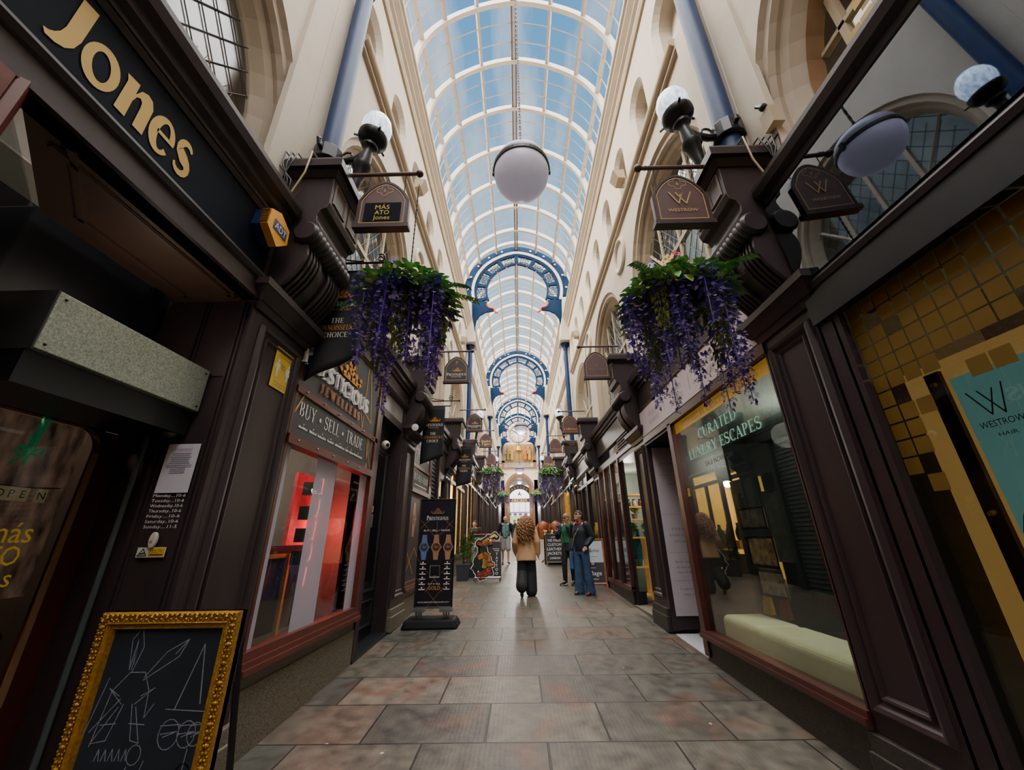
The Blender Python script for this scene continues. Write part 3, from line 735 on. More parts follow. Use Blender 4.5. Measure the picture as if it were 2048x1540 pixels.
# ------------------------------------------------------------------ bracket lamps
M_globe = mat('lit_globe', 'eef5ff', .2, emit=1.3, var=.12, scale=34, col2='8fa6c4', stretch=(1,1,.35))
def bracket_lamp(loc, s, label, scale=1.0):
    r = T('bracket_lamp', label, 'wall lamp', loc, 0 if s < 0 else pi, 'bracket lamps on the blue pipes')
    # local: x outward from the pipe, lamp leans outward
    B = lambda mb, n, m, **k: mb.build(n, m, r, local=True, **k)
    S_ = scale
    c = MB(); c.lathe([(.11,-.1),(.15,-.09),(.15,.09),(.11,.1)], (0,0,0), (0,0,1), 14); c.box(-.02,.02,-.2,-.13,-.03,.03); c.box(-.02,.02,.13,.19,-.03,.03); c.tube([(0,-.2,-.04),(0,-.23,.03),(0,-.2,.06)], .018, 6); B(c, 'clamp', M_iron, bevel=.01)
    a = MB(); a.tube([(.1,0,-.02),(.2,0,-.03),(.3,0,.0),(.36,0,.06)], .035, 8)
    for i in range(8):
        t = i/7*1.5*pi; a.tube([(.2+.05*cos(t),0,.05+.05*sin(t)),(.2+.05*cos(t+.6),0,.05+.05*sin(t+.6))], .012, 5)
    B(a, 'arm', M_iron, smooth='auto')
    d = Vector((.33, 0, 1)).normalized() if False else Vector((.0, 0, 1))
    st = MB(); b0 = Vector((.30,0,-.62)); top = Vector((.42,0,.16)); ax = (top-b0).normalized()
    st.lathe([(.0,0),(.03,.02),(.02,.05),(.045,.1),(.05,.3),(.075,.45),(.095,.48),(.095,.53),(.06,.55),(.065,.62),(.05,.72),(.055,.76),(.085,.79),(.085,.82),(.05,.84)], b0, ax, 16)
    B(st, 'stem', M_iron, smooth='auto')
    g = MB(); g.lathe([(.05,0),(.13,.04),(.155,.08),(.155,.13),(.14,.13)], top+ax*.04, ax, 20)
    for i in range(3):
        t = 2*pi*i/3+.5; u = ax.orthogonal().normalized(); v = ax.cross(u); e = u*cos(t)+v*sin(t); p = top+ax*.14
        g.tube([p+e*.13, p+e*.2], .012, 5)
    B(g, 'gallery', M_iron, smooth='auto')
    gb = MB(); gb.lathe([(.11,.13),(.14,.19),(.158,.27),(.154,.33),(.13,.4),(.085,.455),(.04,.478),(0,.483)], top+ax*.02, ax, 24); B(gb, 'glass_globe', M_globe, smooth=True)
    f = MB()
    for q in (-1, 1): f.tube([b0+Vector((.0,q*.03,.02)), b0+Vector((-.05,q*.05,-.05)), b0+Vector((-.1,q*.02,-.02))], .012, 5)
    B(f, 'scroll_tail', M_iron)
    return r
bl = bracket_lamp((WL+.17, 2.87, 5.30), -1, 'lit glass globe on black iron bracket, on the left near blue pipe')
br_ = bracket_lamp((WR-.17, 2.66, 5.22), 1, 'lit glass globe on black iron bracket, on the right near blue pipe')
for i, (y, z) in enumerate(((14.9,.35),(26.9,.85))):
    for s, W in ((-1,WL),(1,WR)):
        dup(bl if s < 0 else br_, (W-s*.16, y, 5.4+z), label='small lit globe lamp on the %s %s blue column' % (('nearest','second')[i], ('left','right')[s > 0]))

# ------------------------------------------------------------------ pendant lamps on chains
M_milk = mat('milk_glass', 'cdc6de', .3, var=.06, scale=1.2, emit=.16)
M_pcap = mat('pendant_metal', '3a3a3c', .4, metal=.5, var=.1)
def pendant(loc, top, label):
    r = T('pendant_lamp', label, 'pendant lamp', loc, 0, 'round pendant lamps along the arcade')
    g = MB(); R = .285; pr = [(0,-R*1.02)]
    for i in range(1, 15):
        t = i/14*(pi/2+.12); pr.append((R*sin(t), -R*1.02*cos(t)))
    g.lathe(pr, (0,0,0), (0,0,1), 36); g.build('glass_bowl', M_milk, r, smooth=True, local=True)
    b = MB(); b.lathe([(R-.004,.02),(R+.012,.025),(R+.014,.06),(R-.004,.07)], (0,0,0), (0,0,1), 36)
    for q in (0, pi): b.box(R*cos(q)-.02, R*cos(q)+.02, -.02, .02, .0, .09)
    b.build('metal_band', M_pcap, r, local=True)
    d = MB(); pr = [(R-.006,.06)]
    for i in range(1, 9):
        t = i/8*pi/2; pr.append(((R-.006)*cos(t)+.04*sin(t), .06+.2*sin(t)))
    pr += [(.05,.29),(.03,.33),(0,.34)]
    d.lathe(pr, (0,0,0), (0,0,1), 36); d.build('dome', mat('dome_glass', '9a94a8', .4, var=.1), r, smooth='auto', local=True)
    c = MB(); h = .33; i = 0
    while h < top-loc[2]:
        q = (.014,.004) if i % 2 else (.004,.014)
        c.box(-q[0], q[0], -q[1], q[1], h, h+.055); h += .05; i += 1
    c.build('chain', M_iron, r, local=True)
    return r
for i, (x, y, z, t) in enumerate(((.1,2.92,5.08,14.5),(.18,16.9,6.19,13.9),(.12,26.9,5.95,14.1),(.13,38.9,6.84,15.2))):
    pendant((x,y,z), t, ['large milky glass pendant lamp hanging nearest the viewer','pendant lamp in front of the clock','small pendant lamp below the balustrade of the clock wall','smallest pendant lamp hanging in front of the far archway'][i])
# ------------------------------------------------------------------ arched hanging signs
M_sign = mat('plum_sign', '573a3a', .45, var=.07, scale=5)
M_signd = mat('dark_sign_face', '2b2226', .45, var=.06)
M_line = mat('pale_gold_line', 'c9a56a', .5, var=0)
M_orange = mat('orange_gold', 'd9913a', .45, var=.08)
def crest(fr, x, y, w, mb, off=.004):
    """little sprig emblem used by the jeweller"""
    q = w/2
    for s in (-1, 1):
        pline(fr, [(x, y), (x+s*q*.4, y+q*.1), (x+s*q*.75, y-.02*q), (x+s*q, y+q*.16), (x+s*q*.9, y+q*.3)], q*.14, off, mb)
        pline(fr, [(x, y+q*.1), (x+s*q*.25, y+q*.42), (x+s*q*.12, y+q*.72), (x-s*q*.12, y+q*.62)], q*.13, off, mb)
        disc(fr, x+s*q*.45, y+q*.28, q*.12, off, mb, n=8)
    disc(fr, x+q*.02, y+q*.5, q*.16, off, mb, n=8, ri=q*.08); pline(fr, [(x-q*.7, y-q*.06), (x+q*.7, y-q*.06)], q*.08, off, mb)
    return mb
def hanging_sign(loc, L, s, label, fill, w=.47, face=M_sign, wallx=None):
    """rod along x with a ball end; sign hangs below it, facing down the arcade. loc = ball end"""
    r = T('hanging_sign', label, 'shop sign', loc, 0, 'arched shop signs on rods')
    q = -s   # direction out to the ball; s=-1 : rod comes from the left
    x, y, z = loc
    m = MB(); m.tube([(x-q*L,y,z),(x,y,z)], .018, 8); m.ball((x,y,z), .036, 12, 8)
    for a in (.03, .06): m.tube([(x-q*(.03+a),y,z),(x-q*(.036+a),y,z)], .024, 8)
    m.build('rod', M_sign, r, smooth='auto')
    cx = x-q*(.065+w/2); hb = z-.66; sh = .30; ht = .52
    def out(k, n=12):
        ww = w/2-k; p = [(-ww, hb+k), (-ww, hb+sh)]
        for i in range(1, n):
            t = i/n; p.append((-ww+2*ww*t, hb+sh+(ht-sh-k)*sin(pi*t)**.75*(1+.08*(1-abs(2*t-1))) ))
        p += [(ww, hb+sh), (ww, hb+k)]; return p
    fr = FF(cx, y-.022, 0)
    b = MB(); b.prism(out(0), lambda u, v, d: (cx+u, d, v), y-.022, y+.022); o = b.build('board', M_sign, r); fix_normals(o)
    if face is not M_sign:
        f = MB(); f.add([fr.p(u, v, .002) for u, v in out(.05)], [tuple(range(len(out(.05))))]); f.build('face', face, o)
    rim = MB(); a0, a1 = out(0), out(.022)
    for i in range(len(a0)):
        j = (i+1) % len(a0); rim.quad(fr.p(*a0[i],.006), fr.p(*a0[j],.006), fr.p(*a1[j],.006), fr.p(*a1[i],.006))
    rim.box(cx-w/2-.015, cx+w/2+.015, y-.04, y+.04, hb-.02, hb+.022); rim.build('edge_moulding', mat('sign_rim', '35202a', .4, var=.05), o)
    g = MB(); a0, a1 = out(.036), out(.042)
    for i in range(len(a0)):
        j = (i+1) % len(a0); g.quad(fr.p(*a0[i],.007), fr.p(*a0[j],.007), fr.p(*a1[j],.007), fr.p(*a1[i],.007))
    g.build('gold_line', M_line, o)
    h = MB()
    for e in (-1, 1): h.tube([(cx+e*w*.36,y,z-.01),(cx+e*w*.36,y,hb+sh+.1)], .005, 4)
    h.build('hanger', M_iron, r)
    if fill: fill(o, fr, hb, w)
    return r
def quatre(fr, b, txt, r):
    m = MB()
    for i in range(4):
        t = pi/2*i
        ps = [(.036*cos(t)*1.3+.03*cos(t+a), b+.036*sin(t)+.026*sin(t+a)) for a in [(-1.9+3.8*k/8) for k in range(9)]]
        pline(fr, ps, .004, .008, m)
    text(txt, fr, 0, b-.016, h=.034, off=.008, mb=m); m.build('number', M_line, r)
def s5(r, fr, hb, w):
    p = MB(); plate(fr, -.165, .165, hb+.05, hb+.27, .003, .008, p); p.build('dark_plate', M_navy, r)
    m = MB(); fr2 = fr
    text('MÁS', fr2, 0, hb+.19, h=.05, width=.13, off=.011, mb=m); text('ATO', fr2, 0, hb+.128, h=.05, width=.13, off=.011, mb=m); text('Jones', fr2, 0, hb+.07, h=.048, width=.15, off=.011, mb=m)
    m.build('lettering', mat('yellow_letters', 'd8b93c', .5, var=0), r); quatre(fr, hb+.42, '5', r)
def s6(r, fr, hb, w):
    m = MB()
    pline(fr, [(-.09,hb+.33),(-.022,hb+.2),(.022,hb+.33),(-.0,hb+.29)], .01, .009, m); pline(fr, [(-.035,hb+.325),(.04,hb+.2),(.095,hb+.33)], .01, .009, m)
    text('WESTROW', fr, 0, hb+.115, h=.032, width=.25, off=.009, mb=m); m.build('lettering', M_line, r); quatre(fr, hb+.43, '6', r)
def sP(num):
    def f(r, fr, hb, w):
        m = MB(); text('Prestigious', fr, 0, hb+.13, h=.06, width=.37, font='serif', off=.009, mb=m); text('JEWELLERS', fr, 0, hb+.095, h=.018, width=.2, font='serif', off=.009, mb=m); m.build('lettering', M_wht, r)
        c = MB(); crest(fr, .02, hb+.225, .18, c, .009)
        if num: text(num, fr, 0, hb+.36, h=.075, off=.009, mb=c)
        else: quatre(fr, hb+.42, '8', r)
        c.build('crest', M_orange, r)
    return f
def sT(rows, m_, hh=.07):
    def f(r, fr, hb, w):
        m = MB()
        for i, t in enumerate(rows): text(t, fr, 0, hb+.24-i*.11-hh/2, h=hh, width=min(.36, .07*len(t)), off=.009, mb=m, slant=.15)
        m.build('lettering', m_, r)
    return f
def sQ(r, fr, hb, w):
    m = MB()
    disc(fr, 0, hb+.26, .03, .009, m, ri=.024); text('PEOPLE OF TRAVEL', fr, 0, hb+.16, h=.03, width=.3, font='serif', off=.009, mb=m); m.build('lettering', mat('faint_gold', '8a6a58', .5, var=0), r)
    q = MB(); quatre(fr, hb+.43, '', r) if False else None
M_pale = mat('pale_yellow_letters', 'e6d79a', .5, var=0)
hanging_sign((-.88,2.65,4.79), .66, -1, 'plum arched sign numbered 5 with yellow scrawled lettering', s5)
hanging_sign((1.13,2.5,4.6), .66, 1, 'plum arched sign numbered 6 with a large gold W', s6)
hanging_sign((-.85,6.8,4.99), .75, -1, 'arched sign numbered 7 half behind the purple basket', sP('7'), face=M_signd)
hanging_sign((-.95,10.9,5.12), .75, -1, 'dark arched jeweller sign numbered 8 between flags', sP(None), face=M_signd)
hanging_sign((-.93,14.7,5.5), .85, -1, 'brown arched sign with cream two-line tattoo shop lettering', sT(['Snake','Tiger'], M_pale, .1), face=M_sign)
hanging_sign((-1.0,18.9,5.58), .8, -1, 'plain brown arched sign just above the second left basket', None)
hanging_sign((-.95,23.0,5.72), .8, -1, 'small brown arched sign far down the left side', None)
hanging_sign((1.21,6.6,4.93), .75, 1, 'plum arched sign with faint lettering above the travel shop door', sQ)
hanging_sign((1.22,10.7,4.95), .75, 1, 'plum arched sign with slanted orange script', sT(['','hi&me'], M_orange, .07))
hanging_sign((1.18,14.85,5.28), .8, 1, 'plum arched sign with one short word in tan letters', sT(['','Village'], mat('tan_letters', 'b5854e', .5, var=0), .06))
hanging_sign((1.2,18.9,5.44), .8, 1, 'brown arched sign with two yellow lines of lettering', sT(['','MILES','ALTD'], mat('bright_yellow_letters', 'e3c545', .5, var=0), .05))
hanging_sign((1.15,23.0,5.55), .8, 1, 'small brown arched sign behind the far right basket', None)

# ------------------------------------------------------------------ scroll brackets with swallow-tail flags
M_flag = mat('flag_cloth', '14161d', .7, var=.12, scale=4)
def flag(loc, z1, zl, zr, w, label, s=-1, k=1):
    x, y, z = loc
    b = T('flag_bracket', 'black wrought iron scroll bracket carrying the %s' % label[1], 'bracket', (x-.1, y, z1+.02), 0, 'scroll flag brackets')
    m = MB(); m.tube([(x-.14,y,z1+.03),(x+w+.12,y,z1+.03)], .011, 6); m.tube([(x-.14,y,z1+.14),(x+w+.28,y,z1+.14)], .012, 6); m.ball((x+w+.28,y,z1+.14), .022, 8, 6)
    m.build('rods', M_iron, b)
    c = MB()
    for (cx, cz, R, d) in ((x+.0,z1+.22,.05,1),(x+w+.1,z1+.2,.055,-1),(x-.02,z1+.09,.04,1)):
        ps = [(cx+d*R*(1-i/22)*cos(i*.5+1), y, cz+R*(1-i/22)*sin(i*.5+1)) for i in range(18)]
        c.tube(ps, .009, 5)
    c.tube([(x-.1,y,z1+.3)]+[(x-.1+.5*i/8,y,z1+.3-.14*sin(pi/2*i/8)) for i in range(1,9)], .009, 5)
    c.tube([(x-.13,y,z1-.02),(x-.13,y,z1+.34)], .013, 6)
    c.build('scrolls', M_iron, b)
    f = T('shop_flag', label[0], 'flag', (x, y, zl), 0, 'black jeweller flags')
    g = MB(); nx, nz = 10, 14
    def fn(u, v):
        zb = zl+(zr-zl)*u; zt = z1+.02
        return (x+w*u+.012*sin(6*v+2*u)*v, y+.02*sin(7*u+3*v)*v, zt+(zb-zt)*v)
    g.grid(fn, nx, nz); o = g.build('cloth', M_flag, f, smooth=True)
    so = o.modifiers.new('t', 'SOLIDIFY'); so.thickness = .006
    fr = FF(x+w/2+.005, y-.028, 0); h = z1-min(zl, zr)
    t = MB(); text('Prestigious', fr, 0, z1-.32*h-.03, h=.065*h/1.1, width=w*.86, font='serif', off=.01, mb=t)
    text('THE', fr, -.02*0, z1-.50*h, h=.045*h, font='serif', off=.01, mb=t); text('CHOICE', fr, 0, z1-.63*h, h=.045*h, font='serif', off=.01, mb=t)
    t.build('lettering', M_wht, f)
    t = MB(); crest(fr, .02, z1-.255*h, w*.5, t, .01); text("CONNOISSEUR'S", fr, 0, z1-.565*h, h=.045*h, width=w*.84, font='serif', off=.01, mb=t, slant=.15); text('JEWELLERS', fr, 0, z1-.385*h, h=.022*h, width=w*.5, font='serif', off=.01, mb=t)
    t.build('gold_lettering', M_orange, f)
flag((-2.0,3.3,4.2), 4.15, 2.92, 3.2, .48, ('black jeweller flag nearest the viewer behind purple flowers', 'nearest jeweller flag'))
flag((-1.88,7.4,4.1), 4.03, 2.88, 3.04, .43, ('black jeweller flag above the second jewellers window', 'second jeweller flag'))
flag((-1.82,11.5,4.1), 4.12, 2.96, 3.08, .43, ('black jeweller flag farthest along the left side', 'farthest jeweller flag'))

# ------------------------------------------------------------------ flower baskets
M_leaf = mat('leaf_green', '86c078', .5, col2='427a48', scale=14, var=.3)
M_leaf2 = mat('leaf_lime', 'c0d472', .5, col2='7a9c50', scale=14)
M_pur = mat('wisteria_purple', '7450cc', .55, col2='45298e', scale=22)
M_lil = mat('wisteria_pale', 'e4daf8', .55, var=.15, scale=20)
M_moss = mat('trailing_fern', '8a9440', .8, col2='4c5824', scale=30)
M_yel = mat('pansy_yellow', 'e0ad2e', .5, var=.15, scale=30)
M_red = mat('pansy_red', 'b02b3c', .5, var=.2, scale=30)
def leafq(mb, p, d, n, L, w, m=0):
    d = norm(d); n = norm(n); s = d.cross(n)
    if s.length < 1e-4: s = d.orthogonal()
    s.normalize(); p = Vector(p)
    a = p+d*(L*.3)+s*w/2+n*.01; b = p+d*(L*.3)-s*w/2+n*.01; c = p+d*(L*.72)+s*w*.36; e = p+d*(L*.72)-s*w*.36; t = p+d*L-n*L*.12
    mid = p+d*(L*.5)-n*.008
    mb.add([p, a, c, t, e, b, mid], [(0,1,6),(1,2,6),(2,3,6),(3,4,6),(4,5,6),(5,0,6)], m)
def basket(loc, ztop, label, seed, strands, R=.4, pal=0):
    rnd = random.Random(seed)
    r = T('hanging_flower_basket', label, 'hanging basket', loc, rnd.random() if pal < 2 else 0, 'wisteria baskets hanging from the signs')
    B = lambda mb, n, m, **k: mb.build(n, m, r, local=True, **k)
    b = MB(); b.lathe([(0,-.2),(.12,-.18),(.2,-.1),(.24,0),(.22,.0),(.0,-.03)], (0,0,0), (0,0,1), 16); B(b, 'bowl', mat('moss_bowl', '2c3220', .9, var=.3, scale=30))
    c = MB()
    for i in range(3):
        t = 2*pi*i/3; c.tube([(.23*cos(t),.23*sin(t),0),(0,0,.34)], .004, 4)
    c.tube([(0,0,.34),(0,0,ztop)], .005, 4)
    for i in range(int((ztop-.34)/.05)): c.ball((0,0,.36+i*.05), .009, 5, 4)
    B(c, 'chain', M_iron)
    lf = MB(); l2 = MB()
    for i in range(820):
        t = rnd.random()*2*pi; e = rnd.random(); rad = R*math.sqrt(rnd.uniform(.02, 1)); z = .14*(1-(rad/R)**2)+rnd.uniform(-.08,.07)-.10*(rad/R)**2
        p = (rad*cos(t), rad*sin(t), z); d = (cos(t)+rnd.uniform(-.6,.6), sin(t)+rnd.uniform(-.6,.6), rnd.uniform(-.9,.35))
        leafq(lf if rnd.random() < .72 else l2, p, d, (cos(t)*.4,sin(t)*.4,1), rnd.uniform(.065,.11), rnd.uniform(.042,.066))
    for i in range(5):      # sprays reaching outward
        t = rnd.random()*2*pi; q = Vector((cos(t)*R*.8, sin(t)*R*.8, .0)); d = Vector((cos(t), sin(t), rnd.uniform(-.2,.2)))
        for j in range(7):
            q = q+d*.035; d.z -= .06
            for s_ in (-1, 1): leafq(l2 if i % 2 else lf, q, d+Vector((-d.y,d.x,0))*s_*.8, (0,0,1), .07, .03)
    B(lf, 'foliage', M_leaf); B(l2, 'pale_foliage', M_leaf2)
    for i in range(strands):
        t = 2*pi*(i+rnd.uniform(-.3,.3))/strands; rad = R*rnd.uniform(.55,1.02); Ln = rnd.uniform(.45,.95); z0 = rnd.uniform(-.02,.08)-.1*(rad/R)
        s = MB(); nn = int(Ln/.0058); ph = rnd.random()*6
        for j in range(nn):
            u = j/nn; wd = (.072*min(1, u*5+.3)*(1-u)**.5+.014)
            a = rnd.random()*2*pi; rr = wd*rnd.uniform(.4,1)
            p = Vector((rad*cos(t)+rr*cos(a)+.02*sin(3*u+ph), rad*sin(t)+rr*sin(a)+.02*cos(2.5*u+ph), z0-Ln*u))
            d = Vector((cos(a), sin(a), rnd.uniform(-.7,.2)))
            sz = rnd.uniform(.026,.042)*(1-.4*u); n = Vector((0,0,1)); q = d.cross(n).normalized()*sz*.55; d = d.normalized()*sz
            mi = 1 if rnd.random() < .34 else 0
            s.add([p-d*.2, p+q+d*.4, p+d+Vector((0,0,-.006)), p-q+d*.4], [(0,1,2,3)], mi)
            s.add([p-d*.1+n*.008, p+q*.9+d*.3+n*.014, p+d*.7+n*.008, p-q*.9+d*.3+n*.014], [(0,1,2,3)], 0)
        s.tube([(rad*cos(t)*.85,rad*sin(t)*.85,.02),(rad*cos(t),rad*sin(t),z0),(rad*cos(t)+.02*sin(3+ph),rad*sin(t)+.02*cos(2.5+ph),z0-Ln*.97)], .004, 4)
        B(s, 'flower_strand', [M_pur, M_lil])
    for i in range(6):
        t = 2*pi*(i+.5)/6+rnd.uniform(-.2,.2); rad = R*rnd.uniform(.5,.9); Ln = rnd.uniform(.35,.62); s = MB()
        for j in range(190):
            u = rnd.random(); a = rnd.random()*2*pi; rr = .055*(1-u*.6)*rnd.random()**.5
            p = Vector((rad*cos(t)+rr*cos(a), rad*sin(t)+rr*sin(a), -.04-Ln*u)); d = Vector((cos(a)*.7, sin(a)*.7, -1))
            leafq(s, p, d, (cos(a),sin(a),.3), .05, .009)
        B(s, 'trailing_fern', M_moss)
    for i in range(11):
        t = rnd.random()*2*pi; rad = R*rnd.uniform(.1,.8); c0 = Vector((rad*cos(t), rad*sin(t), .19*(1-(rad/R)**2)+.06)); s = MB()
        nd = norm((cos(t)*.8, sin(t)*.8-.5, .6)); a1 = nd.orthogonal().normalized(); a2 = nd.cross(a1)
        for k in range(5):
            a = 2*pi*k/5; e = a1*cos(a)+a2*sin(a); g = a1*cos(a+.75)+a2*sin(a+.75); h = a1*cos(a-.75)+a2*sin(a-.75)
            s.add([c0, c0+g*.03, c0+e*.047+nd*.008, c0+h*.03], [(0,1,2,3)])
        s.ball(c0+nd*.004, .008, 6, 4); B(s, 'pansy', [M_yel, M_yel, M_red, M_pur][i % 4] if pal else [M_yel, M_red, M_red, M_pur][i % 4])
    return r
bA = basket((-.9,2.72,3.46), 1.27, 'large purple wisteria basket at left in front of jeweller flag', 3, 17, .39)
bB = basket((1.27,2.6,3.33), 1.18, 'large purple wisteria basket at right before the travel shop fascia', 11, 17, .41, 1)
dup(bA, (-.98,14.9,3.93), 1.0, 'middle-distance flower basket on the left below brown sign'); dup(bB, (1.22,14.6,3.85), 2.0, 'middle-distance flower basket on the right above leather goods')
dup(bA, (-1.05,26.9,4.35), 2.4, 'small far flower basket on the left of the archway'); dup(bB, (1.22,26.9,4.35), 3.6, 'small far flower basket on the right of the archway')
# ================================================================== LEFT SIDE
CORN = [(0,0),(.03,0),(.03,.04),(.07,.06),(.08,.11),(.13,.13),(.15,.19),(.15,.23),(0,.23)]
tn = [20]; wn = [60]; dn = [0]
def trim(mb, m, fix=True):
    tn[0] += 1; o = S(mb, 'trim_%d' % tn[0], m)
    if fix: fix_normals(o)
    return o
def wname(): wn[0] += 1; return 'window_%d' % wn[0]
def dname(): dn[0] += 1; return 'door_%d' % dn[0]
def cornice(side, y0, y1, z, m, out=0):
    X = (XL if side < 0 else XR)-side*out; o = -side
    mb = MB(); mould(CORN, (X, y0, z), (X, y1, z), (o,0,0), mb=mb)
    mb.box(X, (WL-.05 if side < 0 else WR+.05), y0, y1, z+.12, z+.22)
    trim(mb, m)
mb = MB(); mb.box(XL-.3,XL,-13,-1.2,fz(-13),4.2); trim(mb, M_wood); mb = MB(); mb.box(XR,XR+.3,-13,-1.2,fz(-13),4.1); trim(mb, M_wood2)
# ---- Jones bay -----------------------------------------------------
mb = MB(); mould([(0,3.26),(.03,3.26),(.03,3.30),(.012,3.31),(.012,3.41),(.03,3.42),(.045,3.45),(.03,3.48),(0,3.48)], (XL,-1.2,0), (XL,2.52,0), (1,0,0), mb=mb)
mb.box(XL-.1, XL, -1.2, 2.5, 3.26, 4.0)
mould([(0,3.94),(.02,3.94),(.035,3.97),(.02,4.0),(0,4.0)], (XL,-1.2,0), (XL,2.52,0), (1,0,0), mb=mb)
trim(mb, M_wood); cornice(-1, -1.2, 2.52, 4.0, M_wood)
# fascia sign with its lettering, drawn as fat roman shapes
fs = T('fascia_sign', 'navy fascia board with big gold letters ending in ones at top left', 'shop sign', (XL, .7, 3.48))
mb = MB(); mb.box(XL-.01, XL+.014, -1.15, 2.44, 3.49, 3.93); mb.build('board', M_navy, fs)
fr = FL(XL+.014, 0, 3.55)
def JX(x): return .905+(x-.645)*.65
def strip(mb, A, B, off=.004):
    for i in range(len(A)-1): mb.quad(*[fr.p(JX(q[0]),q[1],off) for q in (A[i],A[i+1],B[i+1],B[i])])
def ell(cx, cy, rx, ry, a0, a1, n, rot=0):
    r = []
    for i in range(n+1):
        t = math.radians(a0+(a1-a0)*i/n); x, y = rx*cos(t), ry*sin(t); r.append((cx+x*cos(rot)-y*sin(rot), cy+x*sin(rot)+y*cos(rot)))
    return r
def big(txtx):
    mb = MB(); x = txtx
    # J
    strip(mb, [(x+.10,.34),(x+.10,.12),(x+.085,.06),(x+.05,.02),(x+.0,.0),(x-.055,-.005)], [(x+.0,.33),(x+.005,.12),(x-.005,.075),(x-.025,.045),(x-.05,.025),(x-.075,.018)])
    # o
    cx, cy = x+.245, .115; strip(mb, ell(cx,cy,.125,.125,0,360,30), ell(cx,cy,.06,.085,0,360,30,.35))
    # n
    x2 = x+.40; strip(mb, [(x2,0),(x2+.005,.2),(x2-.015,.235)], [(x2+.085,0),(x2+.085,.19),(x2+.085,.245)])
    strip(mb, [(x2+.085,.12),(x2+.10,.165),(x2+.125,.18),(x2+.145,.165),(x2+.15,.13),(x2+.15,0)], [(x2+.085,.17),(x2+.115,.225),(x2+.16,.245),(x2+.205,.235),(x2+.235,.19),(x2+.235,0)])
    # e
    cx = x+.765; strip(mb, ell(cx,cy,.115,.125,8,318,26), ell(cx+.012,cy,.05,.095,8,318,26)); mb.quad(*[fr.p(JX(a), b, .004) for a, b in ((cx-.05,cy-.005),(cx+.112,cy-.005),(cx+.114,cy+.018),(cx-.05,cy+.018))])
    # s
    cx = x+.985
    ps = []; ws = []
    for i in range(9):
        t = math.radians(25+i*175/8); ps.append((cx+.06*cos(t), .175+.055*sin(t))); ws.append(.022+.045*(i/8))
    ps.append((cx+.005,.117)); ws.append(.085)
    for i in range(9):
        t = math.radians(45-i*215/8); ps.append((cx+.065*cos(t), .062+.05*sin(t))); ws.append(.065-.045*(i/8))
    for q in _path(ps, ws): mb.add([fr.p(JX(u), v, .004) for u, v in q], [(0,1,2,3)])
    return mb
lm = big(.72)
lm.build('lettering', mat('mustard_letters', 'c9a23c', .5, var=.05), fs)
lm2 = MB(); text('ató', fr, .55, 0, h=.33, off=.004, mb=lm2, sx=1.0, align='c'); lm2.build('further_letters', MATS['mustard_letters'], fs)
# alarm box
al = T('alarm_box', 'yellow hexagonal alarm box with blue logo on the navy fascia', 'alarm box', (XL+.014, 2.3, 3.8))
f2 = FL(XL+.015, 2.3, 3.795)
hexp = [(-.12,.0),(-.1,.10),(-.0,.165),(.13,.12),(.15,-.0),(.02,-.15)]
hexp = [(-.115,-.04),(-.105,.11),(.0,.165),(.13,.10),(.14,-.03),(.03,-.14)]
mb = MB(); mb.prism(hexp, lambda u, v, d: f2.p(u, v, d), .07, .13); o = mb.build('cover', mat('alarm_yellow', 'e3a01d', .35, var=.04), al); fix_normals(o)
mb = MB(); mb.prism([(u*.98, v*.98) for u, v in hexp], lambda u, v, d: f2.p(u, v, d), .0, .07); o = mb.build('base', mat('alarm_navy', '1d2c5e', .4, var=.05), al); fix_normals(o)
mb = MB(); f3 = f2
pl_ = [(-.075,-.035),(.085,-.035),(.085,.055),(-.075,.055)]
mb.add([f3.p(u+.02, v+.01, .134) for u, v in pl_], [(0,1,2,3)]); mb.build('logo_plate', mat('logo_blue', '24346f', .4, var=0), al)
text('ADT', f3, .025, -.013, h=.065, width=.135, off=.137).build('logo_letters', M_wht, al)
mb = MB()
for i in range(8): mb.box(XL+.085, XL+.14, 2.176, 2.2, 3.77+i*.016, 3.777+i*.016)
mb.build('vent_slats', mat('alarm_shadow', '8a5d12', .5, var=0), al)
# soffit of the recessed entrance
mb = MB(); mb.prism([(XL,.95),(XL,2.5),(-2.62,2.5),(-2.62,1.57)], lambda u, v, d: (u, v, d), 3.26, 3.3)
fr_s = Fr((-2.0,1.05,3.26), (0,1,0), (-1,0,0))
q = [(-2.09,1.2),(-2.09,2.42),(-2.5,2.42),(-2.5,1.62)]
for k in range(4):
    a, b = q[k], q[(k+1) % 4]
    d = Vector((b[0]-a[0], b[1]-a[1])).normalized(); n = Vector((-d.y, d.x))
    for w0, w1, h in ((0,.016,.0),(.022,.03,.008),(.03,.055,.014)):
        mb.hexa([(a[0]+n.x*w0,a[1]+n.y*w0,3.262-h-.003),(b[0]+n.x*w0,b[1]+n.y*w0,3.262-h-.003),(b[0]+n.x*w1,b[1]+n.y*w1,3.262-h-.003),(a[0]+n.x*w1,a[1]+n.y*w1,3.262-h-.003),(a[0]+n.x*w0,a[1]+n.y*w0,3.27),(b[0]+n.x*w0,b[1]+n.y*w0,3.27),(b[0]+n.x*w1,b[1]+n.y*w1,3.27),(a[0]+n.x*w1,a[1]+n.y*w1,3.27)])
trim(mb, M_soff)
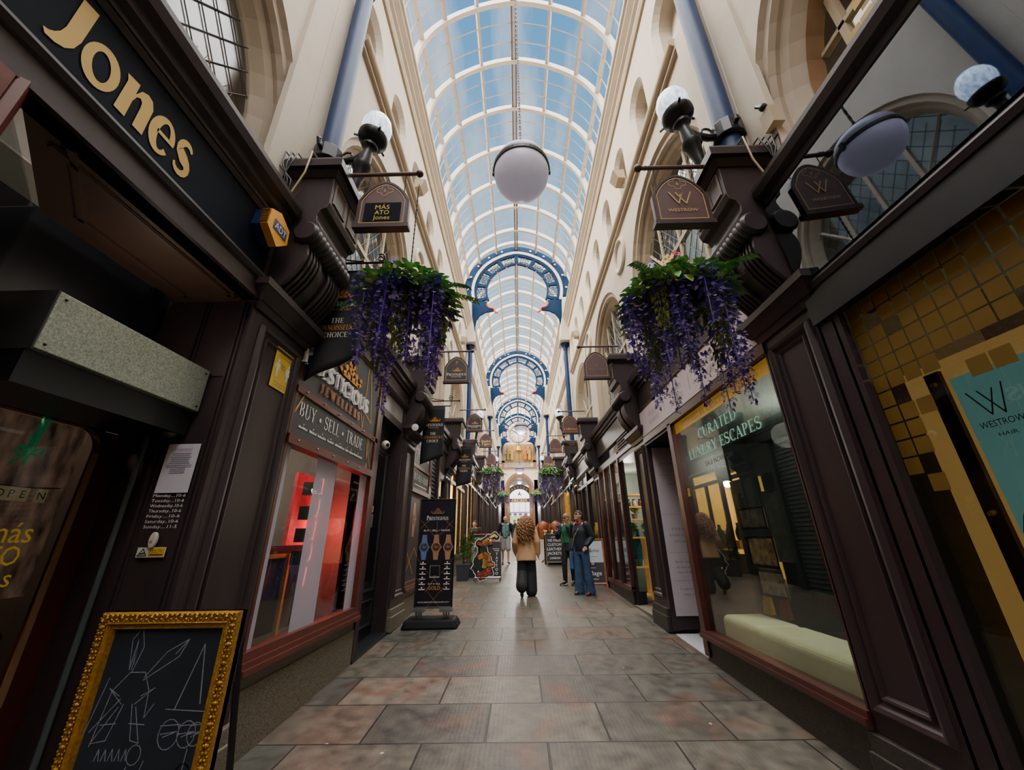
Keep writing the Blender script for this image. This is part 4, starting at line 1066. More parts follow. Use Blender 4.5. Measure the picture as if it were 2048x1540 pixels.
# return wall with mouldings, facing the viewer
mb = MB(); mb.box(-2.7, XL-.004, 2.47, 2.62, fz(2.4), 3.27)
for x0, x1, d in ((-2.0,-1.985,.012),(-2.04,-2.025,.012),(-2.06,-2.05,.02),(-2.33,-2.32,.012),(-2.36,-2.345,.02)): mb.box(x0, x1, 2.47-d, 2.48, fz(2.4), 3.24)
mb.box(-2.31, -2.07, 2.462, 2.48, 2.63, 2.65)
trim(mb, M_wood)
mb = MB(); mb.tube([(-2.44,2.44,fz(2.4)),(-2.44,2.44,2.3)], .016, 8); tag(mb.build('door_guide_post', mat('grey_post', '5d656b', .4, metal=.4, var=.1), None, smooth='auto'), 'thin grey metal strip between door and notice pier', 'post')
# dark wall over the door, side lights
mb = MB(); mb.box(-2.75,-2.66,.6,2.5,2.3,3.3); mb.box(-2.68,-2.63,1.2,2.48,2.22,2.34); mb.box(-2.66,-2.6,2.28,2.36,2.6,3.26)
trim(mb, M_black)
mb = MB(); mb.hexa([(XL,.9,fz(.9)),(XL+.05,.95,fz(.9)),(-2.62,1.6,fz(1.5)),(-2.67,1.55,fz(1.5)),(XL,.9,.6),(XL+.05,.95,.6),(-2.62,1.6,.6),(-2.67,1.55,.6)])
mb.hexa([(XL-.02,.88,3.0),(XL+.05,.95,3.0),(-2.0,1.0,3.0),(-2.06,.93,3.0),(XL-.02,.88,3.27),(XL+.05,.95,3.27),(-2.0,1.0,3.27),(-2.06,.93,3.27)])
mb.box(XL-.06, XL+.03, -1.2, .92, 3.12, 3.26); mb.box(XL-.05, XL+.01, -1.2,.92, fz(0), .5)
trim(mb, M_mahog)
mb = MB(); mb.box(XL-.02, XL-.012, -1.2,.9,.5,3.12); mb.quad((XL-.02,.92,.6),(-2.65,1.57,.6),(-2.65,1.57,3.26),(XL-.02,.92,3.26)); S(mb, wname(), M_winD)
# galvanised shutter box
gb = T('shutter_box', 'galvanised metal roller shutter box over the left entrance door', 'shutter box', (-2.3, 2.0, 2.36))
mb = MB(); mb.box(-2.62,-2.16,1.5,2.45,2.36,2.66)
o = mb.build('housing', mat('galvanised', 'a0a69a', .45, metal=.4, var=.38, scale=110, bump=.2, bscale=220, detail=3), gb, bevel=.004)
mb = MB(); mb.box(-2.625,-2.165,1.493,1.5,2.355,2.665); mb.build('end_plate', mat('dark_zinc', '3f4044', .5, metal=.4, var=.15), gb)
mb = MB()
for y in (1.53, 2.42):
    for z in (2.39, 2.63): mb.ball((-2.158,y,z), .007, 8, 4)
mb.build('rivets', M_iron, gb)
mb = MB(); mb.box(-2.6,-2.2,1.5,2.45,2.2,2.36); trim(mb, M_black)
# the door itself
dr = MB(); X = -2.62
mb = MB(); P = [(2.5,.12),(2.5,2.2),(1.2,2.2),(1.2,.12)]
mb.box(X-.05,X,2.34,2.5,.1,2.2); mb.box(X-.05,X,1.2,2.34,.1,.78); mb.box(X-.05,X,1.2,2.34,2.2,2.24)
for i in range(8):
    t0, t1 = pi/2*i/8, pi/2*(i+1)/8
    mb.hexa([(X-.05,2.22+.12*cos(t0),2.08+.12*sin(t0)),(X-.05,2.34,2.08+.12*sin(t0)),(X-.05,2.34,2.08+.12*sin(t1)),(X-.05,2.22+.12*cos(t1),2.08+.12*sin(t1)),(X,2.22+.12*cos(t0),2.08+.12*sin(t0)),(X,2.34,2.08+.12*sin(t0)),(X,2.34,2.08+.12*sin(t1)),(X,2.22+.12*cos(t1),2.08+.12*sin(t1))])
d1 = S(mb, dname(), mat('red_brown_door', '47201a', .4, var=.2, scale=5, stretch=(1,1,.2)), 'red brown glazed door with rounded glass corner'); fix_normals(d1)
mb = MB(); mb.box(X-.03,X-.024,1.2,2.34,.78,2.2); mb.build('door_glass', M_win, d1)
mb = MB(); mb.box(X-.005,X+.006,2.315,2.345,.78,2.06); mb.build('bead', mat('pale_bead', '8a6a4c', .5, var=.1), d1)
# things behind the door glass, faintly self-lit in place of lobby light
mb = MB(); mb.box(-3.4,-3.38,.3,2.6,.1,3.2); mb.box(-3.4,-2.7,2.55,2.6,.1,3.2); S(mb, 'wall_lobby', mat('lobby_wall', '3a2f28', .9, var=.3, scale=2))
mb = MB(); mb.box(-2.72,-2.712,1.3,2.06,1.75,2.22); tag(mb.build('paper_backing', mat('tan_paper', '8a5f45', .8, var=.1, emit=.16)), 'plain tan paper sheet behind the left door glass', 'paper')
mb = MB(); mb.box(-2.70,-2.692,1.5,2.31,1.28,2.2); tag(mb.build('mottled_poster', mat('mottled_poster', '8b6a58', .7, col2='2b211d', scale=9, stretch=(1,2,.7), emit=.16)), 'mottled brown draped poster behind the door glass', 'poster')
mb = MB(); ppl = [(-2.672,2.06,2.24),(-2.672,2.045,2.1),(-2.672,2.04,2.01)]; mb.tube(ppl, .018, 6); 
for e in (-1, 1): mb.tube([(-2.672,2.04,2.01),(-2.665,2.04+e*.05,2.04),(-2.67,2.04+e*.06,2.0),(-2.672,2.04,2.005)], .014, 6, flat=.5); mb.tube([(-2.672,2.04,2.01),(-2.67,2.04+e*.03-.03,1.94)], .012, 5, flat=.4)
tag(mb.build('ribbon_bow', mat('green_ribbon', '1f7a4c', .5, var=.2, emit=.15), None, smooth=True), 'green ribbon bow hung inside the door glass', 'ribbon')
bn = T('open_banner', 'paper letter banner spelling open across the door glass', 'banner', (-2.66, 2.08, 1.79))
mb = MB(); f4 = FL(-2.662, 0, 1.79)
for a in (1.985,2.035,2.085,2.17): plate(f4, a-.027, a+.027, -.035, .035, 0, .003, mb)
mb.build('cards', mat('card_tan', '9c8a6a', .7, var=.15, emit=.1), bn)
mb = MB()
for ch, a in (('O',1.985),('P',2.035),('E',2.085),('N',2.17)): text(ch, f4, a, -.018, h=.04, off=.005, mb=mb)
mb.build('lettering', M_iron, bn); mb = MB(); mb.tube([(-2.663,1.9,1.83),(-2.663,2.08,1.825),(-2.663,2.25,1.84)], .003, 4); mb.build('string', M_iron, bn)
mb = MB(); f5 = FL(-2.638, 0, 0)
text('más', f5, 2.09, 1.55, h=.11, width=.2, off=.0, mb=mb); text('ATO', f5, 2.06, 1.44, h=.1, width=.22, off=0, mb=mb); text('Jones', f5, 2.05, 1.34, h=.09, width=.25, off=0, mb=mb)
tag(mb.build('glass_lettering', mat('yellow_vinyl', 'c7a42c', .6, var=.05, emit=.12)), 'yellow three-row lettering stuck on the door glass', 'lettering')
ex = T('fire_extinguisher', 'red fire extinguisher standing inside the left door', 'fire extinguisher', (-2.8, 2.26, .5))
mb = MB(); mb.lathe([(0,0),(.06,0),(.075,.02),(.075,.42),(.06,.5),(.02,.54),(.02,.57)], (-2.8,2.26,.6), (0,0,1), 18); mb.build('cylinder', mat('extinguisher_red', 'a31a22', .3, var=.05, emit=.06), ex, smooth='auto')
mb = MB(); mb.box(-2.83,-2.77,2.24,2.28,1.17,1.2); mb.box(-2.81,-2.79,2.2,2.28,1.2,1.215); mb.tube([(-2.78,2.26,1.18),(-2.72,2.3,1.1),(-2.72,2.31,.8)], .01, 6); mb.build('valve_and_hose', M_iron, ex)
mb = MB(); mb.box(-3.0,-2.7,2.14,2.4,.12,.6); tag(mb.build('shop_plinth', mat('pale_plinth', '6d675f', .7, var=.1, emit=.12)), 'pale plinth under the fire extinguisher inside the door', 'plinth')
# notices on the pier
f6 = FF(-2.18, 2.452, 0)
nt = T('welcome_notice', 'white paper welcome notice on the dark pier beside the door', 'notice', (-2.18, 2.455, 1.83))
mb = plate(f6, -.105, .105, 1.83, 2.14, 0, .003); mb.build('sheet', mat('notice_paper', 'c9c3d0', .7, var=.03), nt)
mb = MB(); text('Welcome!', f6, 0, 2.095, h=.024, width=.115, off=.005, mb=mb); mb.build('heading', mat('rainbow_heading', 'b56a86', .6, col2='8a8fc0', scale=60, var=.1), nt)
mb = MB(); rnd = random.Random(4)
for i in range(11): w = rnd.uniform(.055,.088) if i < 8 else .05; plate(f6, -w, w, 2.075-i*.0125, 2.079-i*.0125, .004, .005, mb)
mb.build('small_print', mat('grey_print', '77738a', .6, var=0), nt)
hr = MB()
for i, t in enumerate(('Monday....10-6','Tuesday...10-6','Wednesday.10-6','Thursday..10-6','Friday....10-6','Saturday..10-6','Sunday....11-5')):
    text(t, f6, -.105, 1.805-i*.0305, h=.019, width=.205, off=.002, mb=hr, align='l')
tag(hr.build('opening_hours', mat('grey_white_vinyl', 'dedadc', .6, var=0)), 'white opening hours lettering for the seven days on the dark pier', 'lettering')
db = T('doorbell', 'white oval doorbell below the opening hours', 'doorbell', (-2.19, 2.45, 1.55))
mb = MB(); mb.prism([(.022*cos(t)*1,.045*sin(t)) for t in [2*pi*i/20 for i in range(20)]], lambda u, v, d: f6.p(u-.01, v+1.555, d), 0, .02); o = mb.build('case', mat('ivory_plastic', 'cfc8bd', .4, var=.03), db, bevel=.004); fix_normals(o)
disc(f6, -.012, 1.545, .009, .022, n=14).build('button', mat('grey_button', '8c8a88', .4, var=0), db)
cc = T('cctv_sticker', 'yellow and white camera warning sticker under the doorbell', 'sticker', (-2.19, 2.45, 1.46))
plate(f6, -.095, .075, 1.46, 1.515, 0, .002).build('sheet', mat('sticker_white', 'd9d4cc', .5, var=0), cc)
plate(f6, -.022, .072, 1.464, 1.511, .002, .003).build('yellow_field', mat('sticker_yellow', 'd9ad25', .5, var=0), cc)
mb = text('CCTV', f6, .03, 1.485, h=.018, width=.06, off=.005); plate(f6, -.01, .065, 1.472, 1.477, .004, .005, mb); mb.build('lettering', M_iron, cc)
mb = pline(f6, [(-.085,1.468),(-.033,1.468),(-.059,1.507),(-.085,1.468)], .005, .004); pline(f6, [(-.07,1.478),(-.048,1.484)], .008, .004, mb); mb.build('warning_triangle', M_iron, cc)
cd = T('dome_camera', 'small black dome camera under the shutter box', 'camera', (-2.26, 2.42, 2.2))
mb = MB(); mb.lathe([(.055,0),(.055,.03),(.03,.05)], (-2.26,2.4,2.22), (0,0,1), 18); mb.build('base', M_iron, cd, smooth='auto')
mb = MB(); mb.ball((-2.26,2.4,2.215), .045, 16, 10); mb.build('dome', mat('smoked_dome', '4a4a48', .1, var=.1), cd, smooth=True)
# yellow distancing notice on the pilaster
f7 = FL(XL+.006, 2.93, 0)
yn = T('distancing_notice', 'yellow social distancing notice on the dark pilaster', 'notice', (XL+.004, 2.93, 2.7))
plate(f7, -.12, .12, 2.7, 3.05, 0, .004).build('sheet', mat('notice_yellow', 'd8b53a', .5, var=.04), yn)
mb = MB()
for i, t in enumerate(('Please keep','your distance')): text(t, f7, 0, 3.005-i*.03, h=.02, off=.006, mb=mb, width=.17)
for i, t in enumerate(('We are practising','social distancing')): text(t, f7, 0, 2.745-i*.025, h=.016, off=.006, mb=mb, width=.17)
text('2m', f7, 0, 2.9, h=.03, off=.006, mb=mb); pline(f7, [(-.03,2.885),(.03,2.885)], .004, .006, mb); mb.build('lettering', mat('brown_print', '6b5520', .6, var=0), yn)
for x, sk in ((-.07,0),(.075,1)):
    mb = MB(); disc(f7, x, 2.935, .014, .007, mb, n=12)
    if sk: poly2(f7, [(x-.012,2.917),(x+.012,2.917),(x+.028,2.845),(x-.028,2.845)], .007, mb)
    else: poly2(f7, [(x-.02,2.917),(x+.02,2.917),(x+.016,2.85),(x-.016,2.85)], .007, mb)
    for e in (-1, 1): pline(f7, [(x+e*.009,2.85),(x+e*.009,2.8)], .011, .007, mb); pline(f7, [(x+e*.02,2.91),(x+e*.033,2.865)], .008, .007, mb)
    mb.build('figure', mat('figure_white', 'e6ddc8', .5, var=0), yn)

# ---- jeweller's bay -------------------------------------------------
def jewel_front(y0, y1, z0, near):
    """stall riser, mahogany window, two sign boards between y0 and y1"""
    X = XL; nm = 'near' if near else 'further'
    mb = MB(); mb.box(X-.35, X-.02, y0, y1+.02, fz(y0)-.02, .66+z0)
    mb.hexa([(X-.02,y0,fz(y0)),(X-.0,y0,fz(y0)),(X-.0,y1,fz(y1)),(X-.02,y1,fz(y1)),(X-.02,y0,.56+z0),(X-.0,y0,.56+z0),(X-.0,y1,.56+z0),(X-.02,y1,.56+z0)])
    wn[0] += 0; o = S(mb, 'baseboard_left' if near else 'baseboard_left_far', M_granite, '%s speckled granite stall riser under the jewellers window' % nm)
    fr_ = MB(); fr_.box(X-.1, X+.05, y0-.02, y1+.03, .66+z0, .70+z0); fr_.box(X-.1, X+.03, y0-.02, y1+.02, .70+z0, .74+z0); fr_.box(X-.1, X+.01, y0, y1, .74+z0, .80+z0)
    fr_.box(X-.1, X+.012, y1-.085, y1+.005, .8+z0, 3.8+z0); fr_.box(X-.1, X+.0, y0, y0+.04, .8+z0, 3.8+z0)
    fr_.box(X-.1, X+.02, y0, y1, 2.33+z0, 2.41+z0); fr_.box(X-.1, X+.012, y0, y1, 2.80+z0, 2.86+z0)
    w = S(fr_, wname(), M_mahog, '%s jewellers window in a mahogany frame' % nm)
    g = MB(); g.box(X-.052, X-.046, y0+.04, y1-.085, .8+z0, 2.33+z0); g.build('pane', M_win, w)
    return w
w1 = jewel_front(3.2, 5.28, 0, True)
rv = MB()
for i in range(6):
    for z in (2.375, 2.835): rv.ball((XL+.022, 3.35+i*.35, z), .01, 8, 5)
rv.build('screw_heads', M_steel, w1)
# white frosted stripes on the glass
for a, b, nm in ((3.24,3.36,'far left'),(3.86,4.30,'middle'),(4.98,5.19,'right')):
    mb = MB(); n = 12
    x = mb.box(XL-.045, XL-.043, a, b, .8, 2.33).build('frosted_stripe', frost('frost_%d' % int(a*10), 'b8b4c4', .72), w1)
# boards
def board(y0, y1, zb, zt, label):
    b = T('sign_board', label, 'shop sign', (XL, (y0+y1)/2, zb))
    mb = MB(); mb.box(XL-.04, XL-.006, y0, y1, zb, zt); mb.build('panel', M_char, b); return b
b1 = board(3.24, 5.19, 2.41, 2.80, 'charcoal sign board reading buy sell trade over the jewellers window')
f8 = FL(XL-.006, 0, 0)
mb = MB(); text('BUY * SELL * TRADE', f8, 4.06, 2.605, h=.135, width=1.5, font='serif', off=.004, mb=mb)
rnd = random.Random(9); y = 3.34
for wl in (.16,.13,.17,.14,.24,.07,.1,.24):
    x0 = y
    while x0 < y+wl: 
        q = rnd.uniform(.008,.02); plate(f8, x0, x0+q, 2.50, 2.50+rnd.uniform(.014,.026), .003, .005, mb); x0 += q+.005
    disc(f8, y+wl/2, 2.545, .008, .005, mb, n=6); y += wl+.035
mb.build('lettering', M_wht, b1)
mb = MB(); pline(f8, [(4.94,2.80),(5.02,2.41)], .012, .004, mb); pline(f8, [(5.0,2.80),(5.0,2.41)], .014, .004, mb); pline(f8, [(5.15,2.8),(5.04,2.6),(5.16,2.41)], .012, .004, mb); pline(f8, [(3.24,2.62),(3.34,2.8)], .02, .004, mb); mb.build('gold_lines', M_gold, b1)
b2 = board(3.24, 5.19, 2.86, 3.72, 'charcoal jeweller name board with gold crest, partly behind the flag')
def raised(txt, h, width, a, b, dep, m, nm, par, font='serif'):
    mb = MB()
    for k in range(4): text(txt, f8, a, b, h=h, width=width, font=font, off=.004+dep*k/3, mb=mb)
    mb.build(nm, m, par)
mb = MB(); raised('Prestigious', .23, 1.62, 3.98, 3.08, .03, M_wht, 'name_letters', b2); raised('J E W E L L E R S', .1, 1.0, 4.08, 2.93, .02, mat('copper_letters', 'b06a3c', .4, var=.1), 'lower_letters', b2)
mb = MB()
for k in range(3): crest(f8, 4.2, 3.33, .62, mb, .004+.008*k)
mb.build('crest', M_orange, b2)
mb = MB()
for p in ([(4.72,3.72),(4.74,2.86)],[(4.8,3.72),(5.0,3.0),(4.72,3.1)],[(4.62,3.1),(4.74,2.86)],[(5.1,3.72),(5.16,3.3)]): pline(f8, p, .016, .004, mb)
mb.build('gold_lines', M_gold, b2)
# lower transom board, mouldings above and cornice
mb = MB(); mould([(0,3.72),(.02,3.72),(.05,3.76),(.05,3.8),(.02,3.82),(.02,3.98),(0,3.98)], (XL-.02,3.2,0), (XL-.02,6.6,0), (1,0,0), mb=mb); mb.box(XL-.1,XL-.02,3.2,6.6,3.7,4.0); trim(mb, M_wood); cornice(-1, 3.2, 6.6, 4.0, M_wood)
# contents of the window: counter with gilt edge, red neon strip, stepped display blocks, lamps
mb = MB(); mb.box(-4.6,-4.55,3.2,6.6,.2,3.6); mb.box(-4.6,XL-.1,3.15,3.2,.2,3.6); mb.box(-4.6,XL-.1,5.3,5.36,.2,3.6); mb.box(-4.6,XL-.1,3.2,5.3,2.75,2.8); mb.box(-4.6,XL-.1,3.2,5.3,.2,.3); S(mb, 'wall_jeweller', mat('jeweller_wall', '77706a', .85, var=.15, scale=1.5))
ct = T('glass_counter', 'jewellers counter with gilt legs behind the striped window', 'counter', (-2.7, 3.9, .3))
mb = MB(); mb.box(-2.95,-2.5,3.3,4.85,1.42,1.5); mb.box(-2.95,-2.5,3.3,4.85,.7,1.0); mb.build('top', mat('counter_dark', '1f1c22', .3, var=.1), ct)
mb = MB(); mb.box(-2.52,-2.48,3.3,4.85,1.38,1.42)
for y in (3.6, 4.45): mb.box(-2.5,-2.46,y,y+.04,.3,1.42)
mb.build('gilt_edge', M_gold, ct)
mb = MB(); mb.box(-2.93,-2.52,3.3,4.85,1.0,1.38); mb.build('blue_case', mat('blue_case', '26466a', .3, var=.4, scale=6), ct)
wl = MB(); wl.box(-2.62,-2.58,4.55,5.3,.8,2.3); tag(wl.build('red_lit_panel', mat('red_panel', 'd8313a', .6, col2='5e1420', emit=.55, scale=1.6)), 'red glowing panel at the right of the jewellers window', 'panel')
nm = T('neon_sign', 'vertical orange red neon outline in the jewellers window', 'neon sign', (-2.3, 4.56, 1.4))
mb = MB()
pts = [(4.56,2.22),(4.56,2.04),(4.50,2.04)],[(4.54,1.98),(4.56,1.9),(4.53,1.8),(4.48,1.8)],[(4.52,1.74),(4.55,1.74),(4.53,1.56),(4.47,1.56)],[(4.53,1.5),(4.55,1.44),(4.53,1.36),(4.47,1.34)],[(4.50,1.28),(4.48,1.1)]
for p in pts: mb.tube([(-2.28,a,b) for a,b in p], .008, 6)
mb.build('tubes', mat('neon_red', 'ff6a4a', .4, emit=7, var=0), nm)
mb = MB()
for z in (2.02,1.76,1.53,1.31): mb.box(-2.42,-2.3,4.4,4.53,z,z+.14)
mb.build('back_blocks', M_black, nm)
for i, (y, z) in enumerate(((3.5,2.3),(3.62,2.33))):
    mb = MB(); mb.lathe([(.03,0),(.035,-.05),(.03,-.06),(0,-.06)], (-3.2,y,2.7), (0,0,1), 12); tag(mb.build('spotlight', mat('spot_glow', 'fff2d8', .3, emit=9, var=0)), 'tiny ceiling spotlight inside the jewellers window, %s of two' % ('left','right')[i], 'spotlight')
bt = T('bust_stand', 'small grey jewellery bust on the counter', 'display bust', (-2.7, 3.5, 1.5)); mb = MB(); mb.lathe([(.06,0),(.06,.015),(.02,.03),(.02,.07),(.06,.1),(.05,.17),(.02,.22),(0,.23)], (-2.7,3.5,1.5), (0,0,1), 14); mb.build('bust', M_steel, bt, smooth='auto')
# door of the jewellers
mb = MB(); X = XL-.2
mb.box(X-.1, XL, 5.3, 5.42, fz(5.3), 3.72); mb.box(X-.1, XL-.02, 6.52, 6.62, fz(6.5), 3.72); mb.box(X-.1, XL-.03, 5.36, 6.6, 3.3, 3.42)
trim(mb, M_wood)
mb = MB(); mb.box(XL-.06, XL-.05, 5.4, 6.54, 3.42, 3.72); S(mb, wname(), mat('pale_transom', '8d8c8a', .3, var=.3, scale=3))
mb = MB(); mb.box(X-.06,X-.02,5.4,6.52,fz(6),3.3); d2 = S(mb, dname(), M_black, 'black jewellers door standing in its recess')
mb = MB(); panel_frame(FL(X-.02,0,0), 5.5, 6.42, .4, .75, .05, .02, mb=mb); panel_frame(FL(X-.02,0,0), 5.5, 6.42, .85, 2.9, .05, .02, mb=mb); mb.build('door_panels', M_black, d2)
mb = MB(); mb.box(X-.018,X-.012,5.6,6.32,1.0,2.8); mb.build('door_glass', mat('black_glass', '0a0c10', .06, var=0, spec=.8), d2)
mb = MB(); mb.hexa([(X-.1,5.3,fz(5.3)-.05),(XL+.01,5.3,fz(5.3)-.05),(XL+.01,6.6,fz(6.6)-.05),(X-.1,6.6,fz(6.6)-.05),(X-.1,5.3,fz(5.3)+.035),(XL+.01,5.3,fz(5.3)+.035),(XL+.01,6.6,fz(6.6)+.035),(X-.1,6.6,fz(6.6)+.035)]); trim(mb, M_black)
ic = T('door_intercom', 'steel door intercom panel beside the black jewellers door', 'intercom', (X, 5.9, 1.8)); f9 = FL(X-.015, 5.95, 0)
plate(f9, -.07,.07,1.72,1.9,0,.02).build('plate', M_steel, ic); plate(f9, -.06,.06,1.93,2.02,0,.015).build('upper_plate', M_gold, ic); disc(f9, 0, 1.83, .02, .022).build('button', M_iron, ic)
c2 = T('white_camera', 'white bullet camera on the pilaster beyond the jewellers door', 'camera', (XL+.1, 6.85, 3.36))
mb = MB(); mb.lathe([(.0,0),(.055,.02),(.06,.1),(.06,.2),(.0,.21)], (XL+.12,6.72,3.42), (.35,-1,-.2), 16); mb.build('body', M_wht, c2, smooth='auto'); mb = MB(); mb.lathe([(0,-.012),(.035,-.01),(.04,.0)], (XL+.12,6.72,3.42), (.35,-1,-.2), 14); mb.build('lens', M_iron, c2)
mb = MB(); mb.tube([(XL,6.8,3.44),(XL+.08,6.76,3.44),(XL+.12,6.66,3.42)], .015, 6); mb.build('arm', M_wht, c2)
c3 = T('dome_camera', 'white dome camera above the jewellers door', 'camera', (XL-.02, 6.1, 3.1)); mb = MB(); mb.ball((XL-.12,6.0,2.95), .07, 14, 8); mb.build('dome', M_wht, c3, smooth=True); mb = MB(); mb.ball((XL-.075,5.965,2.94), .032, 10, 6); mb.build('lens', M_iron, c3, smooth=True)

# ---- second jewellers window (Y 7.3-8.9) ------------------------------
w2 = jewel_front(7.3, 8.75, .05, False)
mb = MB(); mb.box(XL-.042,XL-.03,7.34,8.66,.85,2.38); mb.build('black_blind', M_char, w2)
fw = FL(XL-.028, 0, 0)
def watch(fr, x, y, w, par, m1, m2, off=.004):
    mb = MB(); h = w*2.35
    poly2(fr, [(x-w*.21,y+h*.5),(x+w*.21,y+h*.5),(x+w*.31,y+w*.4),(x-w*.31,y+w*.4)], off, mb); poly2(fr, [(x-w*.21,y-h*.5),(x+w*.21,y-h*.5),(x+w*.31,y-w*.4),(x-w*.31,y-w*.4)], off, mb)
    disc(fr, x, y, w*.52, off+.001, mb, n=8 if w > .1 else 10, ri=w*.39); 
    for k in range(5): pline(fr, [(x-w*.23,y+h*.49-k*w*.15),(x+w*.23,y+h*.49-k*w*.15)], w*.02, off+.0005, mb)
    mb.add([fr.p(x+w*.49,y+w*.06,off),fr.p(x+w*.6,y+w*.05,off),fr.p(x+w*.6,y-w*.05,off),fr.p(x+w*.49,y-w*.06,off)], [(0,1,2,3)])
    wc = mb.build('watch_case', m1, par)
    mb = MB(); disc(fr, x, y, w*.4, off+.001, mb, n=18); mb.build('watch_dial', m2, wc)
    mb = MB()
    for a in (-.13, .0, .13): disc(fr, x+a*w, y-.05*w+abs(a)*w*.6, w*.07, off+.003, mb, n=8, ri=w*.05)
    pline(fr, [(x,y),(x+w*.18,y+w*.12)], w*.03, off+.004, mb); pline(fr, [(x,y),(x-w*.1,y+w*.2)], w*.03, off+.004, mb)
    for k in range(12): t = pi*k/6; pline(fr, [(x+w*.29*cos(t),y+w*.29*sin(t)),(x+w*.35*cos(t),y+w*.35*sin(t))], w*.025, off+.003, mb)
    mb.build('watch_hands', M_line, wc)
M_rose = mat('rose_gold', 'b98a6a', .35, metal=.3, var=.15, scale=40); M_bluew = mat('steel_blue_watch', '6a86b4', .3, metal=.3, var=.2, scale=40); M_dialb = mat('blue_dial', '22305c', .3, var=.1); M_dialr = mat('brown_dial', '4a2326', .3, var=.1)
wp = T('watch_poster', 'black window poster with gold watches and crossed gold lines', 'poster', (XL-.028, 8.0, 1.0))
plate(fw, 7.4, 8.6, .95, 2.3, 0, .003).build('sheet', M_signd, wp)
watch(fw, 7.72, 1.9, .26, wp, M_rose, M_dialr); watch(fw, 8.3, 1.5, .2, wp, M_bluew, M_dialb)
mb = MB(); text('WE BUY', fw, 8.15, 2.0, h=.09, width=.35, mb=mb); text('GOLD', fw, 8.15, 1.88, h=.09, width=.35, mb=mb)
for p in ([(7.4,1.35),(7.9,.95)],[(7.4,1.0),(7.9,1.4)],[(7.9,1.4),(8.6,.95)]): pline(fw, p, .018, .004, mb)
mb.build('gold_lettering', M_gold, wp)
b3 = board(7.34, 8.67, 2.46, 2.83, 'second buy sell trade board over the further jewellers window'); mb = MB(); text('BUY*SELL*TRADE', f8, 8.0, 2.62, h=.13, width=1.15, font='serif', off=.004, mb=mb); plate(f8, 7.5, 8.5, 2.53, 2.55, .003, .005, mb); mb.build('lettering', M_wht, b3); mb = MB(); pline(f8, [(8.58,2.83),(8.6,2.46)], .014, .004, mb); mb.build('gold_lines', M_gold, b3)
b4 = board(7.34, 8.67, 2.92, 3.75, 'further charcoal jeweller name board half behind the second flag'); mb = MB(); text('Prestigious', f8, 8.0, 3.1, h=.2, width=1.15, font='serif', off=.004, mb=mb); mb.build('lettering', M_wht, b4); mb = MB(); crest(f8, 8.1, 3.35, .5, mb, .004); mb.build('crest', M_orange, b4)
mb = MB(); mb.box(XL-.1,XL-.02,7.3,10.7,3.72,4.0); mould([(0,3.72),(.02,3.72),(.05,3.76),(.05,3.8),(.02,3.82),(.02,3.98),(0,3.98)], (XL-.02,7.3,0), (XL-.02,10.7,0), (1,0,0), mb=mb); trim(mb, M_wood); cornice(-1, 7.3, 10.7, 4.0, M_wood)
# slatted shutter, dark door beyond it
mb = MB()
for i in range(34):
    z = .35+i*.097
    mb.hexa([(XL-.14,8.95,z),(XL-.08,8.95,z),(XL-.08,9.75,z),(XL-.14,9.75,z),(XL-.12,8.95,z+.08),(XL-.1,8.95,z+.08),(XL-.1,9.75,z+.08),(XL-.12,9.75,z+.08)])
sd = S(mb, dname(), mat('shutter_grey', '55575a', .4, metal=.4, var=.1), 'grey slatted roller shutter on the left side')
mb = MB(); mb.box(XL-.3,XL-.2,8.75,10.7,.3,3.75); mb.box(XL-.15,XL,8.8,8.95,.32,3.75); mb.box(XL-.15,XL,9.75,9.9,.32,3.75); mb.box(XL-.15,XL-.02,9.9,10.7,3.0,3.75); trim(mb, M_wood)
nb = T('notice_case', 'tall framed notice case on the left wall beyond the shutter', 'notice case', (XL, 10.3, 1.2)); fr_ = FL(XL-.1,10.3,0)
mb = MB(); panel_frame(fr_, -.38,.38,.9,2.6,.05,.03, mb=mb); mb.build('frame', M_mahog, nb); plate(fr_, -.34,.34,.94,2.56,-.02,.004).build('sheet', mat('notice_sheets', '6b6658', .6, col2='1d2019', scale=5), nb)
# ================================================================== RIGHT SIDE
# ---- salon (nearest the viewer) --------------------------------------
X = XR
M_mir = bpy.data.materials.new('dark_mirror'); M_mir.use_nodes = True
_b = M_mir.node_tree.nodes['Principled BSDF']; _b.inputs['Base Color'].default_value = (.17,.20,.25,1); _b.inputs['Metallic'].default_value = 1; _b.inputs['Roughness'].default_value = .02
fs2 = T('mirror_fascia', 'dark mirror glass fascia at top right reflecting lamps', 'fascia', (X, .6, 3.22))
mb = MB(); mb.hexa([(X-.045,-1.2,3.22),(X,-1.2,3.22),(X,2.4,3.22),(X-.045,2.4,3.22),(X-.1,-1.2,3.98),(X,-1.2,3.98),(X,2.4,3.98),(X-.1,2.4,3.98)]); mb.build('mirror_glass', M_mir, fs2)
mb = MB(); mould([(0,3.14),(.04,3.14),(.05,3.18),(.03,3.22),(0,3.22)], (X,-1.2,0), (X,2.42,0), (-1,0,0), mb=mb); mb.box(X+.03, X+.12, -1.2, 2.4, 3.14, 4.0); trim(mb, M_wood2)
cornice(1, -1.2, 2.42, 3.98, M_wood2)
mb = MB(); mb.box(X-.03, X+.25, -1.2, 2.42, 2.9, 3.16); trim(mb, M_black)
